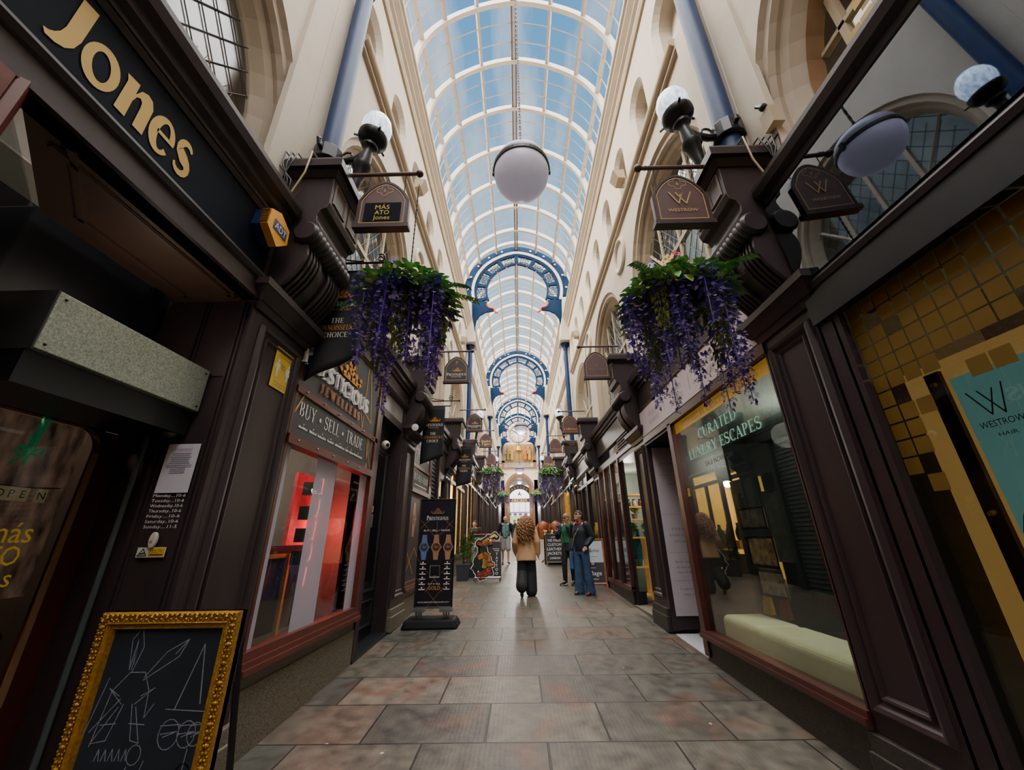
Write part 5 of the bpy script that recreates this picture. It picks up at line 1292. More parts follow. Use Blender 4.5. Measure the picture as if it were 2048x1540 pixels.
# window frame
mb = MB(); mb.box(X+.0, X+.1, 2.28, 2.42, fz(2.3), 2.95); mb.box(X-.0, X+.12, 2.24, 2.30, fz(2.3), 2.95); mb.box(X-.03, X+.1, -1.2, 2.4, .0, .40); mb.box(X-.05,X+.05,-1.2,2.4,.40,.46)
sw = S(mb, wname(), M_wood2, 'large salon window with gold squares at right')
mb = MB(); mb.box(X+.05, X+.056, -1.2, 2.26, .46, 2.92); mb.build('pane', glass('salon_glass', (.62,.66,.64), .9, 1.5), sw)
# gold squares stuck on the glass, densest at the top
mb = MB(); rnd = random.Random(21); s = .098; F10 = FRt(X+.048, 0, 0)
for i in range(26):
    for j in range(25):
        y = 2.235-i*s; z = 2.9-j*s
        d = j-(4.6 if i > 4 else 8-.3*i)
        if i in (0,): keep = rnd.random() < (.92 if j < 11 else 0)
        elif i in (1,): keep = rnd.random() < (.92 if j < 9 else .45 if j < 12 else 0)
        elif i == 2: keep = rnd.random() < (.9 if j < 6 else .4 if j < 8 else 0)
        else: keep = rnd.random() < (.93 if j < 4 else .6 if j == 4 else .18 if j < 7 else 0)
        if keep: plate(F10, -y+.004, -y+s-.006, z-s+.006, z-.004, 0, .001, mb)
mb.build('gold_squares', mat('gold_film', '6e5620', .6, metal=0, spec=.2, var=.15, scale=3), sw)
# same gold mosaic seen inside the upper arch window
mb = MB(); F11 = FRt(WR+.40, 0, 0); 
for i in range(30):
    for j in range(18):
        y = 2.2-i*.11; z = 5.75-j*.105
        if z > 4.2 and (y-.67)**2+(z-4.95)**2 < 1.44**2 and rnd.random() < (1 if j > 7 else .6 if j > 5 else .3 if j > 2 else .08): plate(F11, -y, -y+.1, z-.095, z, 0, .001, mb)
mb.build('gold_mosaic_film', mat('gold_film2', 'b8923a', .5, var=.15, scale=3), bpy.data.objects['window_1'])
# inside: cream board with brown rail, teal poster; both glow in place of shop light
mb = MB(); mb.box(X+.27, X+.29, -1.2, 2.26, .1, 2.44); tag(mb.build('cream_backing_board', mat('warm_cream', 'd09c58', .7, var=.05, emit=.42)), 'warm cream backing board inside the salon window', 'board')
mb = MB(); mb.box(X+.245, X+.268, 2.045, 2.125, .1, 2.38)
dp = T('display_rail', 'brown vertical display rail on the cream board', 'rail', (X+.25, 2.08, .1)); mb.build('post', mat('brown_rail', '4a3020', .5, var=.1), dp)
mb = MB()
for z in (2.31, 1.62): mb.tube([(X+.25,2.08,z),(X+.2,2.06,z-.01)], .012, 6)
mb.build('brass_knobs', M_gold, dp)
tp = T('salon_poster', 'teal hair salon poster with a thin brown W logo', 'poster', (X+.25, 1.2, .3)); F12 = FRt(X+.245, 0, 0)
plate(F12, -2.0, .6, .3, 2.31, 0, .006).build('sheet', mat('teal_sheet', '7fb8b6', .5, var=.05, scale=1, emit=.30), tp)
mb = MB(); pline(F12, [(-1.955,2.21),(-1.885,2.075),(-1.84,2.2)], .007, .009, mb); pline(F12, [(-1.905,2.205),(-1.83,2.07),(-1.795,2.215)], .007, .009, mb); mb.build('logo', mat('copper_print', '7c4a3a', .5, var=0), tp)
mb = MB(); text('WESTROW', F12, -1.865, 2.015, h=.034, width=.19, off=.009, mb=mb); text('HAIR', F12, -1.86, 1.965, h=.02, width=.08, off=.009, mb=mb); mb.build('lettering', mat('dark_teal_print', '23464c', .5, var=0), tp)
mb = MB(); mb.add([F12.p(-1.60+.40*cos(t), 1.45+.34*sin(t), .008) for t in [2*pi*i/28 for i in range(28)]], [tuple(range(28))]); mb.build('hair_picture', mat('black_hair_print', '14161b', .5, var=.2), tp)
mb = MB(); mb.box(X+.9, X+1.0, -1.2, 2.3, .1, 3.0); mb.box(X+.06,X+.9,2.26,2.3,.1,3.0); S(mb, 'wall_salon', mat('salon_wall', '54452f', .8, var=.2))

# ---- travel agent (Y 2.99 - 6.4) --------------------------------------
Y0, Y1 = 2.99, 6.45
mb = MB(); mb.box(X, X+.3, Y0, 5.3, fz(3)-.05, .44); S(mb, 'baseboard_right', M_granite2, 'dark granite stall riser under the travel shop window')
fr_ = MB(); fr_.box(X-.05, X+.1, Y0, 5.34, .43, .47); fr_.box(X-.03, X+.1, Y0, 5.34, .47, .51)
fr_.box(X-.02, X+.09, 5.22, 5.34, .25, 3.0); fr_.box(X, X+.08, Y0, Y0+.03, .5, 3.0); fr_.box(X-.02, X+.09, Y0, 6.42, 2.98, 3.08)
tw = S(fr_, wname(), M_mahog2, 'large travel shop window in a mahogany frame')
mb = MB(); mb.box(X+.04, X+.048, Y0+.03, 5.22, .51, 2.98); mb.build('pane', glass('travel_glass', (.84,.9,.86), .95, 1.62, base=.03), tw)
F13 = FRt(X+.036, 0, 0)
yb = T('gold_window_band', 'gold band of lettering along the top of the travel shop window', 'window band', (X+.036, 4.1, 2.83))
plate(F13, -5.2, -3.03, 2.83, 2.97, 0, .001).build('film', mat('gold_band', 'c4962e', .45, var=.1, emit=.16), yb)  # film emits a little so the band reads brighter behind the pane
text('BESPOKE HOLIDAYS & EVENTS', F13, -4.1, 2.86, h=.075, width=1.75, font='serif', off=.003).build('lettering', mat('pale_gold', 'd8bc74', .5, var=0), yb)
wl_ = T('window_lettering', 'pale green two-row lettering on the travel shop window', 'lettering', (X+.036, 4.13, 2.42)); M_pgv = mat('pale_green_vinyl', '8fc4ae', .5, var=0, emit=.15)
text('CURATED', F13, -4.14, 2.61, h=.115, width=.86, font='serif', off=.003).build('upper_row', M_pgv, wl_); text('LUXURY ESCAPES', F13, -4.13, 2.42, h=.115, width=1.55, font='serif', off=.003).build('lower_row', M_pgv, wl_)
mb = text('SALE NOW ON', F13, -4.35, 2.30, h=.06, width=.62, off=-.06); tag(mb.build('reversed_lettering', mat('dull_red_vinyl', '8a3a44', .5, var=0)), 'dull red lettering inside the travel window under the green rows', 'lettering')
plate(F13, -5.15, -5.1, 2.0, 2.1, 0, .003).build('yellow_label', mat('label_yellow', 'c79a2a', .5, var=0), tw)
# white fascia
wf = T('fascia_sign', 'long white fascia board with grey serif lettering at right', 'shop sign', (X-.01, 4.5, 3.09))
mb = MB(); mb.box(X-.025, X+.05, 3.0, 6.42, 3.09, 3.52); mb.build('board', mat('fascia_white', 'cdbfc4', .6, var=.03), wf)
F14 = FRt(X-.025, 0, 0); mb = MB()
for t, a in ((('COASTAL','RETREATS'),-3.25),(('VILLAS &','COTTAGES'),-4.0),(('SLICK CITY','APARTMENTS'),-4.85),(('COUNTRY','MANSIONS'),-5.75)):
    for i, q in enumerate(t): text(q, F14, a, 3.32-i*.13, h=.07, width=.44, font='serif', off=.003, mb=mb)
for a in (-3.62,-4.42,-5.3): plate(F14, a-.003, a+.003, 3.2, 3.4, 0, .002, mb)
mb.build('lettering', mat('mauve_grey_print', '8f8088', .6, var=0), wf)
mb = MB(); mould([(0,3.5),(.02,3.5),(.04,3.54),(.02,3.57),(.0,3.57)], (X-.0,3.0,0), (X-.0,6.42,0), (-1,0,0), mb=mb); mb.box(X-.0, X+.05, 3.0, 6.42, 3.54, 3.95); trim(mb, M_wood2); cornice(1, 3.0, 6.42, 3.92, M_wood2)
mb = MB(); mb.box(X+.02, X+.06, 3.0, 6.42, 3.55, 3.88); trim(mb, mat('grey_plaster_band', '98908c', .7, var=.1))
# interior
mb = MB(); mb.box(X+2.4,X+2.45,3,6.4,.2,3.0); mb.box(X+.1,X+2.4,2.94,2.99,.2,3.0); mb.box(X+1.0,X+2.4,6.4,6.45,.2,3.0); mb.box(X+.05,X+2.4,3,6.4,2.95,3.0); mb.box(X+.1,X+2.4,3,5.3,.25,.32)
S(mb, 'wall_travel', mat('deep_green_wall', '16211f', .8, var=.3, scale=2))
sf = T('window_bench', 'pale green padded bench inside the travel shop window', 'bench', (X+.4, 4.4, .32))
mb = MB(); mb.box(X+.14, X+.62, 3.05, 4.4, .33, .70); mb.build('cushion', mat('pale_green_leather', 'e8dcb8', .45, var=.06, scale=3, bump=.05), sf, bevel=.07)
mb = MB(); mb.box(X+.14, X+.62, 4.4, 5.12, .33, .70); mb.build('end_cushion', MATS['pale_green_leather'], sf, bevel=.07)
for c_ in sf.children: c_.modifiers[0].segments = 5
mb = MB(); mb.box(X+.11, X+.66, 3.02, 5.16, .31, .335); mb.build('base', M_black, sf)
# shelves of pictures and brochures seen inside
for i, (y, z, w, h, c1, c2, lb) in enumerate(((4.95,1.72,.5,.22,'6d6a58','2c3230','grey green panorama picture high in the travel window'),(4.9,1.35,.5,.3,'a58a5c','4a3524','tan village picture in the travel window, middle of three'),(4.85,1.02,.46,.24,'8f7a62','3c3b36','brown picture low in the travel window'))):
    p = T('framed_picture', lb, 'picture', (X+.7, y, z-h/2), 0, 'pictures in the travel window')
    mb = MB(); mb.box(X+.66, X+.68, y-w/2, y+w/2, z-h/2, z+h/2); mb.build('print', mat('print_%d' % i, c1, .5, col2=c2, scale=14, emit=.12), p)
    mb = MB(); panel_frame(FRt(X+.66,0,0), -y-w/2-.02, -y+w/2+.02, z-h/2-.02, z+h/2+.02, .03, .015, mb=mb); mb.build('frame', M_black, p)
for i, (y, c, lb) in enumerate(((5.05,'c9962e','yellow folded brochure standing behind the bench'),(4.75,'7a3030','red brochure standing behind the bench'))):
    b = T('brochure', lb, 'brochure', (X+.68, y, .6)); mb = MB(); mb.hexa([(X+.64,y-.07,.7),(X+.7,y-.07,.7),(X+.7,y+.07,.7),(X+.64,y+.07,.7),(X+.68,y-.06,.98),(X+.69,y-.06,.98),(X+.69,y+.06,.98),(X+.68,y+.06,.98)]); mb.build('cover', mat('brochure_%d' % i, c, .5, var=.2, scale=20), b)
for i in range(3):
    mb = MB(); mb.ball((X+1.6,4.9-.22*i,2.3+.05*(i % 2)), .02, 8, 5); tag(mb.build('spotlight', mat('spot_glow2', 'ffe2b0', .3, emit=6, var=0)), 'tiny warm ceiling spotlight inside the travel shop', 'spotlight', 'travel shop spotlights')
# recessed door with white poster
mb = MB(); mb.box(X+.0, X+.7, 6.37, 6.45, .3, 3.0); mb.box(X+.66,X+.7,5.34,6.4,.2,3.0); mb.box(X+.1,X+.66,5.28,5.34,.2,3.0); mb.box(X, X+.66, 5.3, 6.4, 2.94, 2.99); trim(mb, M_wood2)
dpst = T('door_poster', 'tall white door poster with grey lettering in the travel shop doorway', 'poster', (X+.33, 6.36, .47)); f15 = FF(X+.33, 6.365, 0)
plate(f15, -.26, .3, .47, 2.9, 0, .006).build('sheet', mat('poster_white', 'bdb3bb', .6, var=.03), dpst)
mb = MB()
for t, z, w in (('PEOPLE OF TRAVEL',2.62,.36),('where next',2.3,.2),('EXQUISITE',1.62,.3),('STAYS FOR ANY',1.53,.4),('OCCASION',1.44,.28),('Book, relax with',1.16,.34),('us and we take',1.09,.34),('care of the rest',1.02,.32),('In store or online',.80,.32),('travel dreams',.73,.26)): text(t, f15, .02, z, width=w, h=.03, font='serif' if t.isupper() else 'sans', off=.008, mb=mb)
for z in (2.45,1.85,1.3,.92): plate(f15, -.22, .26, z, z+.003, .006, .007, mb)
mb.build('lettering', mat('grey_poster_print', '6c646e', .6, var=0), dpst)
mb = MB(); mb.hexa([(X+.02,5.36,fz(5.3)-.02),(X+.66,5.36,fz(5.3)-.02),(X+.66,6.36,fz(6.3)-.02),(X+.02,6.36,fz(6.3)-.02),(X+.02,5.36,fz(5.3)+.012),(X+.66,5.36,fz(5.3)+.012),(X+.66,6.36,fz(6.3)+.012),(X+.02,6.36,fz(6.3)+.012)]); tag(mb.build('door_mat', mat('pale_mat', 'a7a8ad', .9, var=.5, scale=90, detail=1)), 'pale woven mat in the travel shop doorway', 'mat')

# ---- shop with the open door (Y 7.05 - 10.4) --------------------------
mb = MB(); mb.box(X, X+.25, 8.3, 10.45, fz(8.3)-.05, .56); S(mb, 'baseboard_right_far', M_black)
fr_ = MB(); fr_.box(X-.03,X+.08,8.28,10.45,.56,.64)
for y in (8.28, 9.0, 9.72, 10.38): fr_.box(X-.02, X+.08, y, y+.07, .6, 3.1)
fr_.box(X-.02,X+.08,7.05,10.45,3.1,3.18)
ow = S(fr_, wname(), M_mahog2, 'three-light mahogany shop window on the right')
mb = MB(); mb.box(X+.03,X+.036,8.3,10.4,.62,3.1); mb.build('pane', glass('mirror_glass2', (.6,.66,.64), 1, 1.7, base=.14), ow)
mb = MB()
for i in range(7): z = 3.14+i*.06; mb.hexa([(X-.0,7.08,z),(X+.06,7.08,z),(X+.06,8.25,z),(X-.0,8.25,z),(X+.02,7.08,z+.055),(X+.06,7.08,z+.055),(X+.06,8.25,z+.055),(X+.02,8.25,z+.055)])
mb.box(X+.0,X+.3,7.05,8.28,3.0,3.12); trim(mb, M_wood2)
mb = MB(); mb.box(X,X+.08,7.05,10.45,3.5,3.9); mb.box(X-.02,X+.02,8.28,10.45,3.18,3.24); trim(mb, M_wood2); cornice(1, 7.05, 10.45, 3.92, M_wood2)
mb = MB(); mb.box(X+.05,X+.055,8.3,10.45,3.24,3.5); S(mb, wname(), M_mir)
# doorway interior with shelves and plants
mb = MB(); mb.box(X+2.2,X+2.25,7,10.4,.3,3.1); mb.box(X+.1,X+2.2,10.4,10.45,.3,3.1); mb.box(X+.1,X+2.2,7.0,7.05,.3,3.1); mb.box(X+.1,X+2.2,7,10.4,3.06,3.1); S(mb, 'wall_plantshop', mat('plantshop_wall', '737d72', .85, var=.2, scale=2, emit=.05))  # wall emits slightly to brighten the shop interior
mb = MB(); mb.box(X+.04,X+.09,8.2,8.27,.35,3.0); S(mb, dname(), M_black, 'black edge of the door standing open beside the plant shelves')
su = T('shelf_unit', 'pale wooden shelf unit inside the open right-hand shop door', 'shelf unit', (X+.6, 8.8, .4)); M_ply = mat('pale_ply', 'c79a55', .6, var=.12, scale=6, emit=.12)
for x, t in ((X+.12,2.4),(X+.42,1.5),(X+1.1,1.5)): mb = MB(); mb.box(x,x+.03,8.5,8.8,.4,t); mb.build('upright', M_ply, su)
for z in (.45,.95,1.5,1.85,2.1,2.35): mb = MB(); mb.box(X+.12,X+1.13,8.5,8.8,z,z+.03); mb.build('shelf', M_ply, su)
for i, (x, z, lb) in enumerate(((X+.22,1.53,'leafy pot plant on the third shelf inside the open door'),(X+.3,1.88,'bushy green plant on the upper shelf inside the open door'),(X+.5,1.53,'darker pot plant further back on the third shelf'))):
    p = T('pot_plant', lb, 'pot plant', (x, 8.62, z)); mb = MB(); mb.lathe([(.05,0),(.07,.1),(.06,.1),(0,.09)], (x,8.62,z), (0,0,1), 12); mb.build('pot', mat('pot_grey', '6a6f72', .6, var=.1), p, smooth='auto')
    mb = MB(); rnd = random.Random(i)
    for k in range(70): a = rnd.random()*6.28; leafq(mb, (x,8.62,z+.1+rnd.random()*.1), (cos(a),sin(a)*.6-.3,rnd.uniform(.1,1.2)), (0,0,1), rnd.uniform(.08,.16), .04)
    mb.build('leaves', M_leaf2 if i % 2 else M_leaf, p)
for k, (x, z, c) in enumerate(((X+.2,2.13,'2a2a30'),(X+.32,2.13,'b8b2a8'),(X+.45,2.13,'6b3f34'),(X+.22,.98,'3a4a3a'),(X+.34,.98,'c9c2b4'))):
    j = T('jar', '%s jar on the %s shelf inside the open door' % (('black','white','brown','green','cream')[k], 'upper' if z > 2 else 'lower'), 'jar', (x,8.62,z), 0, 'jars on the pale shelves'); mb = MB(); mb.lathe([(.035,0),(.045,.02),(.045,.1),(.025,.13)], (x,8.62,z), (0,0,1), 12); mb.build('body', mat('jar_%d' % k, c, .4, var=.05), j, smooth='auto'); mb = MB(); mb.lathe([(.03,.13),(.03,.15),(0,.15)], (x,8.62,z), (0,0,1), 12); mb.build('lid', M_iron, j)
mb = MB(); mb.lathe([(0,0),(.04,0),(.05,.06),(0,.08)], (X+.6,8.3,2.85), (.3,-.5,-1), 12); tag(mb.build('spotlight', M_globe), 'white spotlight inside the open right-hand door', 'spotlight')
mb = MB(); mb.box(X,X+.25,7.05,8.28,fz(7.6)-.06,fz(7.6)+.05); mb.box(X-.01,X+.25,7.05,8.28,.5,.52) if False else None; trim(mb, mat('stone_step', '6d675c', .7, var=.15))
# mannequin and hung shirt behind the three-light window
for i, (y, c, lb) in enumerate(((9.95,'b8323e','red and white printed dress hung in the mahogany window'),(8.75,'1f6d7a','teal jacket hung low in the mahogany window'),(9.5,'d0cbd2','pale blouse hung in the mahogany window'))):
    z = (2.0,1.35,1.9)[i]; g = T('hung_garment', lb, 'garment', (X+.3, y, z-.4), 0, 'garments behind the mahogany window')
    mb = MB(); mb.grid(lambda u, v: (X+.3+.05*sin(u*9+v*3), y-.18+.36*u+(.06*(1-v)*(u-.5)), z+.35-.75*v-.1*abs(u-.5)*(1-v)), 10, 8); mb.build('cloth', mat('garment_%d' % i, c, .8, var=.5, scale=12), g, smooth=True)
    mb = MB(); mb.tube([(X+.3,y-.17,z+.31),(X+.3,y,z+.4),(X+.3,y+.17,z+.31)], .008, 5); mb.tube([(X+.3,y,z+.4),(X+.3,y,z+.55)], .005, 5); mb.build('hanger', M_iron, g)

# ================================================================== remaining bays, both sides
def bay(side, k, style):
    PP = PL if side < 0 else PR; h = .36 if side < 0 else .33
    y0, y1 = PP[k]+h, PP[k+1]-h; z = pz((y0+y1)/2, side)+(.13 if side > 0 else 0)-(.06 if side > 0 else 0); X = XL if side < 0 else XR; o = -side
    f0 = fz(y0)-.05; ym = y0+(y1-y0)*.36
    wood = M_wood if side < 0 else M_wood2
    m = MB(); m.box(X-o*.1, X, y0, y1, 3.55+z, 4.0+z); mould([(0,3.5),(.03,3.5),(.05,3.54),(.03,3.6),(0,3.6)], (X,y0,z), (X,y1,z), (o,0,0), mb=m)
    m.box(X-o*.1,X+o*.01,y0,y1,3.1+z,3.2+z); m.box(X-o*.1,X+o*.01,ym-.06,ym+.06,f0,3.5+z); trim(m, wood); cornice(side, y0, y1, 4.0+z, wood)
    b = MB(); b.box(X-o*.3, X-o*.0, ym, y1, f0, .62+f0); trim(b, M_granite if side < 0 else M_granite2)
    fr_ = MB(); fr_.box(X-o*.08,X+o*.03,ym,y1,.62+f0,.72+f0)
    for t in (0,.5,1): yy = ym+(y1-ym)*t; fr_.box(X-o*.08,X+o*.015,yy-.04,yy+.04,.7+f0,3.1+z)
    w = S(fr_, wname(), wood)
    g = MB(); g.box(X-o*.05,X-o*.045,ym,y1,.7+f0,3.5+z); g.build('pane', glass('shop_glass', (.8,.84,.82), .9, 1.55, base=.03), w)
    # recess with door
    d = MB(); d.box(X-o*.35,X-o*.3,y0,ym,f0,3.1+z); dd = S(d, dname(), M_black if style != 'yellow' else M_wood)
    d = MB(); d.box(X-o*.29,X-o*.285,y0+.2,ym-.2,1.0+f0,2.7+z); d.build('door_glass', M_winD, dd); d = MB(); panel_frame((FL if side < 0 else FRt)(X-o*.298,0,0), (y0+.15)*(1 if side < 0 else -1) if side < 0 else -(ym-.15), (ym-.15) if side < 0 else -(y0+.15), f0+.3, f0+.9, .05, .02, mb=d); d.build('door_panel', wood, dd)
    bk = MB(); bk.box(X-o*1.3,X-o*1.25,y0,y1,f0,3.6+z); bk.box(X-o*1.3,X-o*.1,y0-.02,y0,f0,3.6+z); bk.box(X-o*1.3,X-o*.1,y1,y1+.02,f0,3.6+z)
    S(bk, 'wall_shop', {'yellow': mat('warm_glow_wall', 'e0b45c', .8, var=.12, scale=1.2, emit=1.6), 'dark': M_dark, 'green': mat('dark_green_wall', '26352c', .8, var=.2), 'grey': mat('grey_shop_wall', '6f6a64', .8, var=.2, emit=.08), 'pink': mat('pink_shop_wall', 'a8626a', .8, var=.3, emit=.12, scale=2)}[style])  # yellow wall glows itself to look lamp-lit; grey and pink emit faintly
    rnd = random.Random(k*3+side)
    for q in range(3):
        yy = ym+(y1-ym)*(.2+.3*q); zz_ = .95+f0+rnd.uniform(0,.2)
        t = T('shop_display', 'goods stacked in the %s %s window, %s of three' % (ordn[k-1], ('left','right')[side > 0], ('nearest','middle','farthest')[q]), 'display', (X-o*.5, yy, zz_), 0, 'window displays down the arcade')
        mm = MB(); mm.box(X-o*.7,X-o*.3,yy-.25,yy+.25,zz_-.25,zz_); mm.build('plinth', M_ply if style == 'yellow' else M_char, t)
        mm = MB(); mm.lathe([(.06,0),(.1,.05),(.12,.25),(.05,.42),(.06,.5),(0,.52)], (X-o*.5,yy,zz_), (0,0,1), 10); mm.build('goods', mat('goods_%d' % rnd.randrange(5), ('8a5a3c','3c5a6a','a08a4c','7a3c4c','4c6a4c')[rnd.randrange(5)], .6, var=.3, scale=12), t, smooth='auto')
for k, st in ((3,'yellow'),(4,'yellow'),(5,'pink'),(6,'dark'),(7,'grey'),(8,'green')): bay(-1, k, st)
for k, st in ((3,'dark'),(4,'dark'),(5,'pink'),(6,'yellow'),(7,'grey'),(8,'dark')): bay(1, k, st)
for s in (-1, 1):     # last stretch before the end wall
    X = XL if s < 0 else XR; m = MB(); m.box(X, X+s*.3, 39.3, 46.5, fz(39)-.1, 5.6); trim(m, M_wood)

# ================================================================== END WALL WITH CLOCK
EY = 46.5
mb = MB()
P = [(-4.2,1.5)]
# wall with a big pointed arch opening
n = 22
A = [(-1.62+.13, fz(EY)), ]
def gothic(hw, zs, zt, n=20):
    p = [(CX-hw, fz(EY)-.1), (CX-hw, zs)]
    for i in range(1, n):
        t = i/n; x = -hw+2*hw*t; p.append((CX+x, zs+(zt-zs)*(1-abs(2*t-1)**2.1)**.72))
    return p+[(CX+hw, zs), (CX+hw, fz(EY)-.1)]
G = gothic(1.75, 7.2, 8.85)
for (a, b), (c, d) in zip(G[1:-2], G[2:-1]): mb.quad((a,EY,b),(c,EY,d),(c,EY,17.5),(a,EY,17.5))
for x0, x1 in ((-3.2,CX-1.75),(CX+1.75,3.5)): mb.quad((x0,EY,1),(x1,EY,1),(x1,EY,17.5),(x0,EY,17.5))
we = S(mb, 'wall_end', mat('end_plaster', 'e4d9c6', .75, var=.05, scale=2), 'cream end wall of the arcade carrying the clock')
mb = MB()
for i, (a, b) in enumerate(((0,.0),(.12,.1),(.2,.12),(.32,.3),(.42,.5),(.6,.8))):
    Gi = gothic(1.75-a, 7.2, 8.85-a*1.1)
    if i: 
        for (p0, q0), (p1, q1) in zip(zip(Gp[:-1], Gp[1:]), zip(Gi[:-1], Gi[1:])): mb.quad((p0[0],EY+yp,p0[1]),(q0[0],EY+yp,q0[1]),(q1[0],EY+b,q1[1]),(p1[0],EY+b,p1[1]))
    Gp, yp = Gi, b
for z0, z1, d, w in ((9.25,9.4,.14,2.3),(9.4,9.5,.08,2.2),(10.05,10.3,.12,2.15)): mb.box(CX-w,CX+w,EY-d,EY+.05,z0,z1)
for s in (-1,1): mb.box(CX+s*1.7,CX+s*2.05,EY-.12,EY,9.4,12.6)
trim(mb, mat('brown_arch', '8a6a4e', .6, var=.15))
# balustrade of pierced triangles
mb = MB()
for i in range(15):
    x = CX-1.5+i*.2
    for q in (-1, 1): mb.tube([(x,EY-.05,9.55),(x+q*.1,EY-.05,10.02)], .03, 4)
trim(mb, M_cream2)
# niche with carved figures
mb = MB(); mb.box(CX-1.62,CX+1.62,EY-.02,EY-.01,10.3,12.3); trim(mb, mat('niche_ochre', 'c79a52', .8, col2='8a6a3c', scale=1.2))
fgc = ['6b6a3a','a88a4a','b5632e','c0902e']
for i, x in enumerate((-1.32,-.82,.82,1.32)):
    r = T('carved_figure', ['green carved knight figure at the left of the clock niche','ochre carved figure left of the bell in the clock niche','red brown carved figure right of the bell in the clock niche','gold carved friar figure at the right of the clock niche'][i], 'statue', (CX+x, EY-.2, 10.32), 0, 'carved figures under the clock')
    m = MB(); px = CX+x; yy = EY-.25
    m.lathe([(.2,0),(.22,.3),(.17,.7),(.2,.95),(.22,1.1),(.1,1.22),(.06,1.26)], (px,yy,10.32), (0,0,1), 12); m.build('robe', mat('figure_%d' % i, fgc[i], .6, var=.35, scale=14), r, smooth='auto')
    m = MB(); m.ball((px,yy,11.7), .12, 12, 8, (1,1,1.2)); m.tube([(px-.2,yy,11.35),(px-.3,yy-.1,11.05),(px-.18,yy-.25,11.1)], .055, 6); m.tube([(px+.2,yy,11.35),(px+.33,yy-.1,11.5),(px+.38,yy-.15,11.8)], .055, 6); m.build('head_and_arms', mat('figure_skin', 'b98c5a', .6, var=.2), r, smooth='auto')
    m = MB(); m.lathe([(.14,0),(.13,.06),(.02,.2),(0,.22)], (px,yy,11.76), (0,0,1), 10); m.build('hat', mat('figure_hat_%d' % (i % 2), ('5a4a2a','7a2e22')[i % 2], .6, var=.2), r, smooth='auto')
r = T('clock_bell', 'gold bell hanging between the carved figures', 'bell', (CX, EY-.25, 11.3)); m = MB(); m.lathe([(.4,0),(.34,.08),(.27,.25),(.21,.5),(.1,.62),(0,.65)], (CX,EY-.25,11.45), (0,0,1), 20); m.build('bell', mat('bell_gold', 'c79a3a', .4, metal=.4, var=.15), r, smooth='auto'); m = MB(); m.tube([(CX,EY-.25,12.1),(CX,EY-.25,12.3)], .03, 6); m.build('hook', M_iron, r)
ck = T('wall_clock', 'round white clock with roman dial on the end wall', 'clock', (CX, EY-.1, 13.55)); f16 = FF(.1, EY-.1, 13.6)
disc(f16, 0, 0, 1.0, 0, n=40).build('dial', mat('dial_cream', 'ece4d2', .5, var=.02), ck)
mb = MB(); mb.lathe([(1.0,-.05),(1.0,.05),(1.1,.06),(1.14,.0),(1.14,-.1)], (.1,EY-.1,13.6), (0,-1,0), 44); mb.build('rim', M_tan, ck, smooth='auto')
mb = MB()
for i in range(12):
    t = pi/2-i*pi/6
    for k in range((1,2,3,3,1,2,3,4,2,1,2,2)[i-1]):
        dx = (k-1)*.07; c, s = cos(t), sin(t); pline(f16, [(c*.62-s*dx, s*.62+c*dx),(c*.9-s*dx, s*.9+c*dx)], .035, .01, mb)
disc(f16, 0, 0, .97, .01, mb, ri=.93, n=40); disc(f16, 0, 0, .57, .01, mb, ri=.55, n=40); mb.build('numerals', mat('dial_brown', '5b4c40', .5, var=0), ck)
mb = MB(); pline(f16, [(0,0),(-.78,.42)], .05, .02, mb); pline(f16, [(.0,0),(-.52,.28)], .08, .02, mb); disc(f16, 0,0,.07,.02,mb); mb.build('hands', M_iron, ck)
# passage beyond, iron name arch, street
mb = MB(); zf = fz(EY)
for s in (-1, 1): mb.box(CX+s*1.75, CX+s*2.2, EY, 54, zf-.2, 8)
mb.box(CX-2.2, CX+2.2, EY+.9, 54, 8.3, 8.6); S(mb, 'wall_passage', M_wood)
na = T('name_arch', 'dark iron arch with gold arcade lettering over the far exit', 'arch sign', (CX, 50, 5.6))
Ay = 50
def arcq(mb, r0, r1, zc, a0, a1, sx=1.0):
    for i in range(20):
        t0, t1 = a0+(a1-a0)*i/20, a0+(a1-a0)*(i+1)/20
        q = [(CX+r0*sx*cos(t0),zc+r0*sin(t0)),(CX+r0*sx*cos(t1),zc+r0*sin(t1)),(CX+r1*sx*cos(t1),zc+r1*sin(t1)),(CX+r1*sx*cos(t0),zc+r1*sin(t0))]
        mb.hexa([(u,Ay-.05,v) for u, v in q]+[(u,Ay+.05,v) for u, v in q])
mb = MB(); arcq(mb, 1.2, 1.75, 6.15, 0, pi, 1.1); mb.box(CX-1.95,CX+1.95,Ay-.05,Ay+.05,5.75,6.2); mb.build('plate', M_wood, na)
mb = MB(); f17 = FF(CX, Ay-.06, 0); text('ARCADE', f17, 0, 5.82, h=.33, width=2.1, font='serif', mb=mb); 
for i, ch in enumerate("THORNTON'S"):
    t = pi*(.86-.72*i/9); fq = Fr((CX+1.38*1.1*cos(t),Ay-.06,6.15+1.38*sin(t)), (sin(t),0,-cos(t)), (cos(t),0,sin(t))); text(ch, fq, 0, -.06, h=.26, font='serif', mb=mb)
mb.build('lettering', M_gold, na); mb = MB(); f17b = FF(CX, Ay-.06, 6.75); [pline(f17b, [(0,0),(.22*cos(t),.22*sin(t))], .14, .004, mb) for t in (pi/2, pi*7/6, -pi/6)]; mb.build('trefoil', M_iron, na)
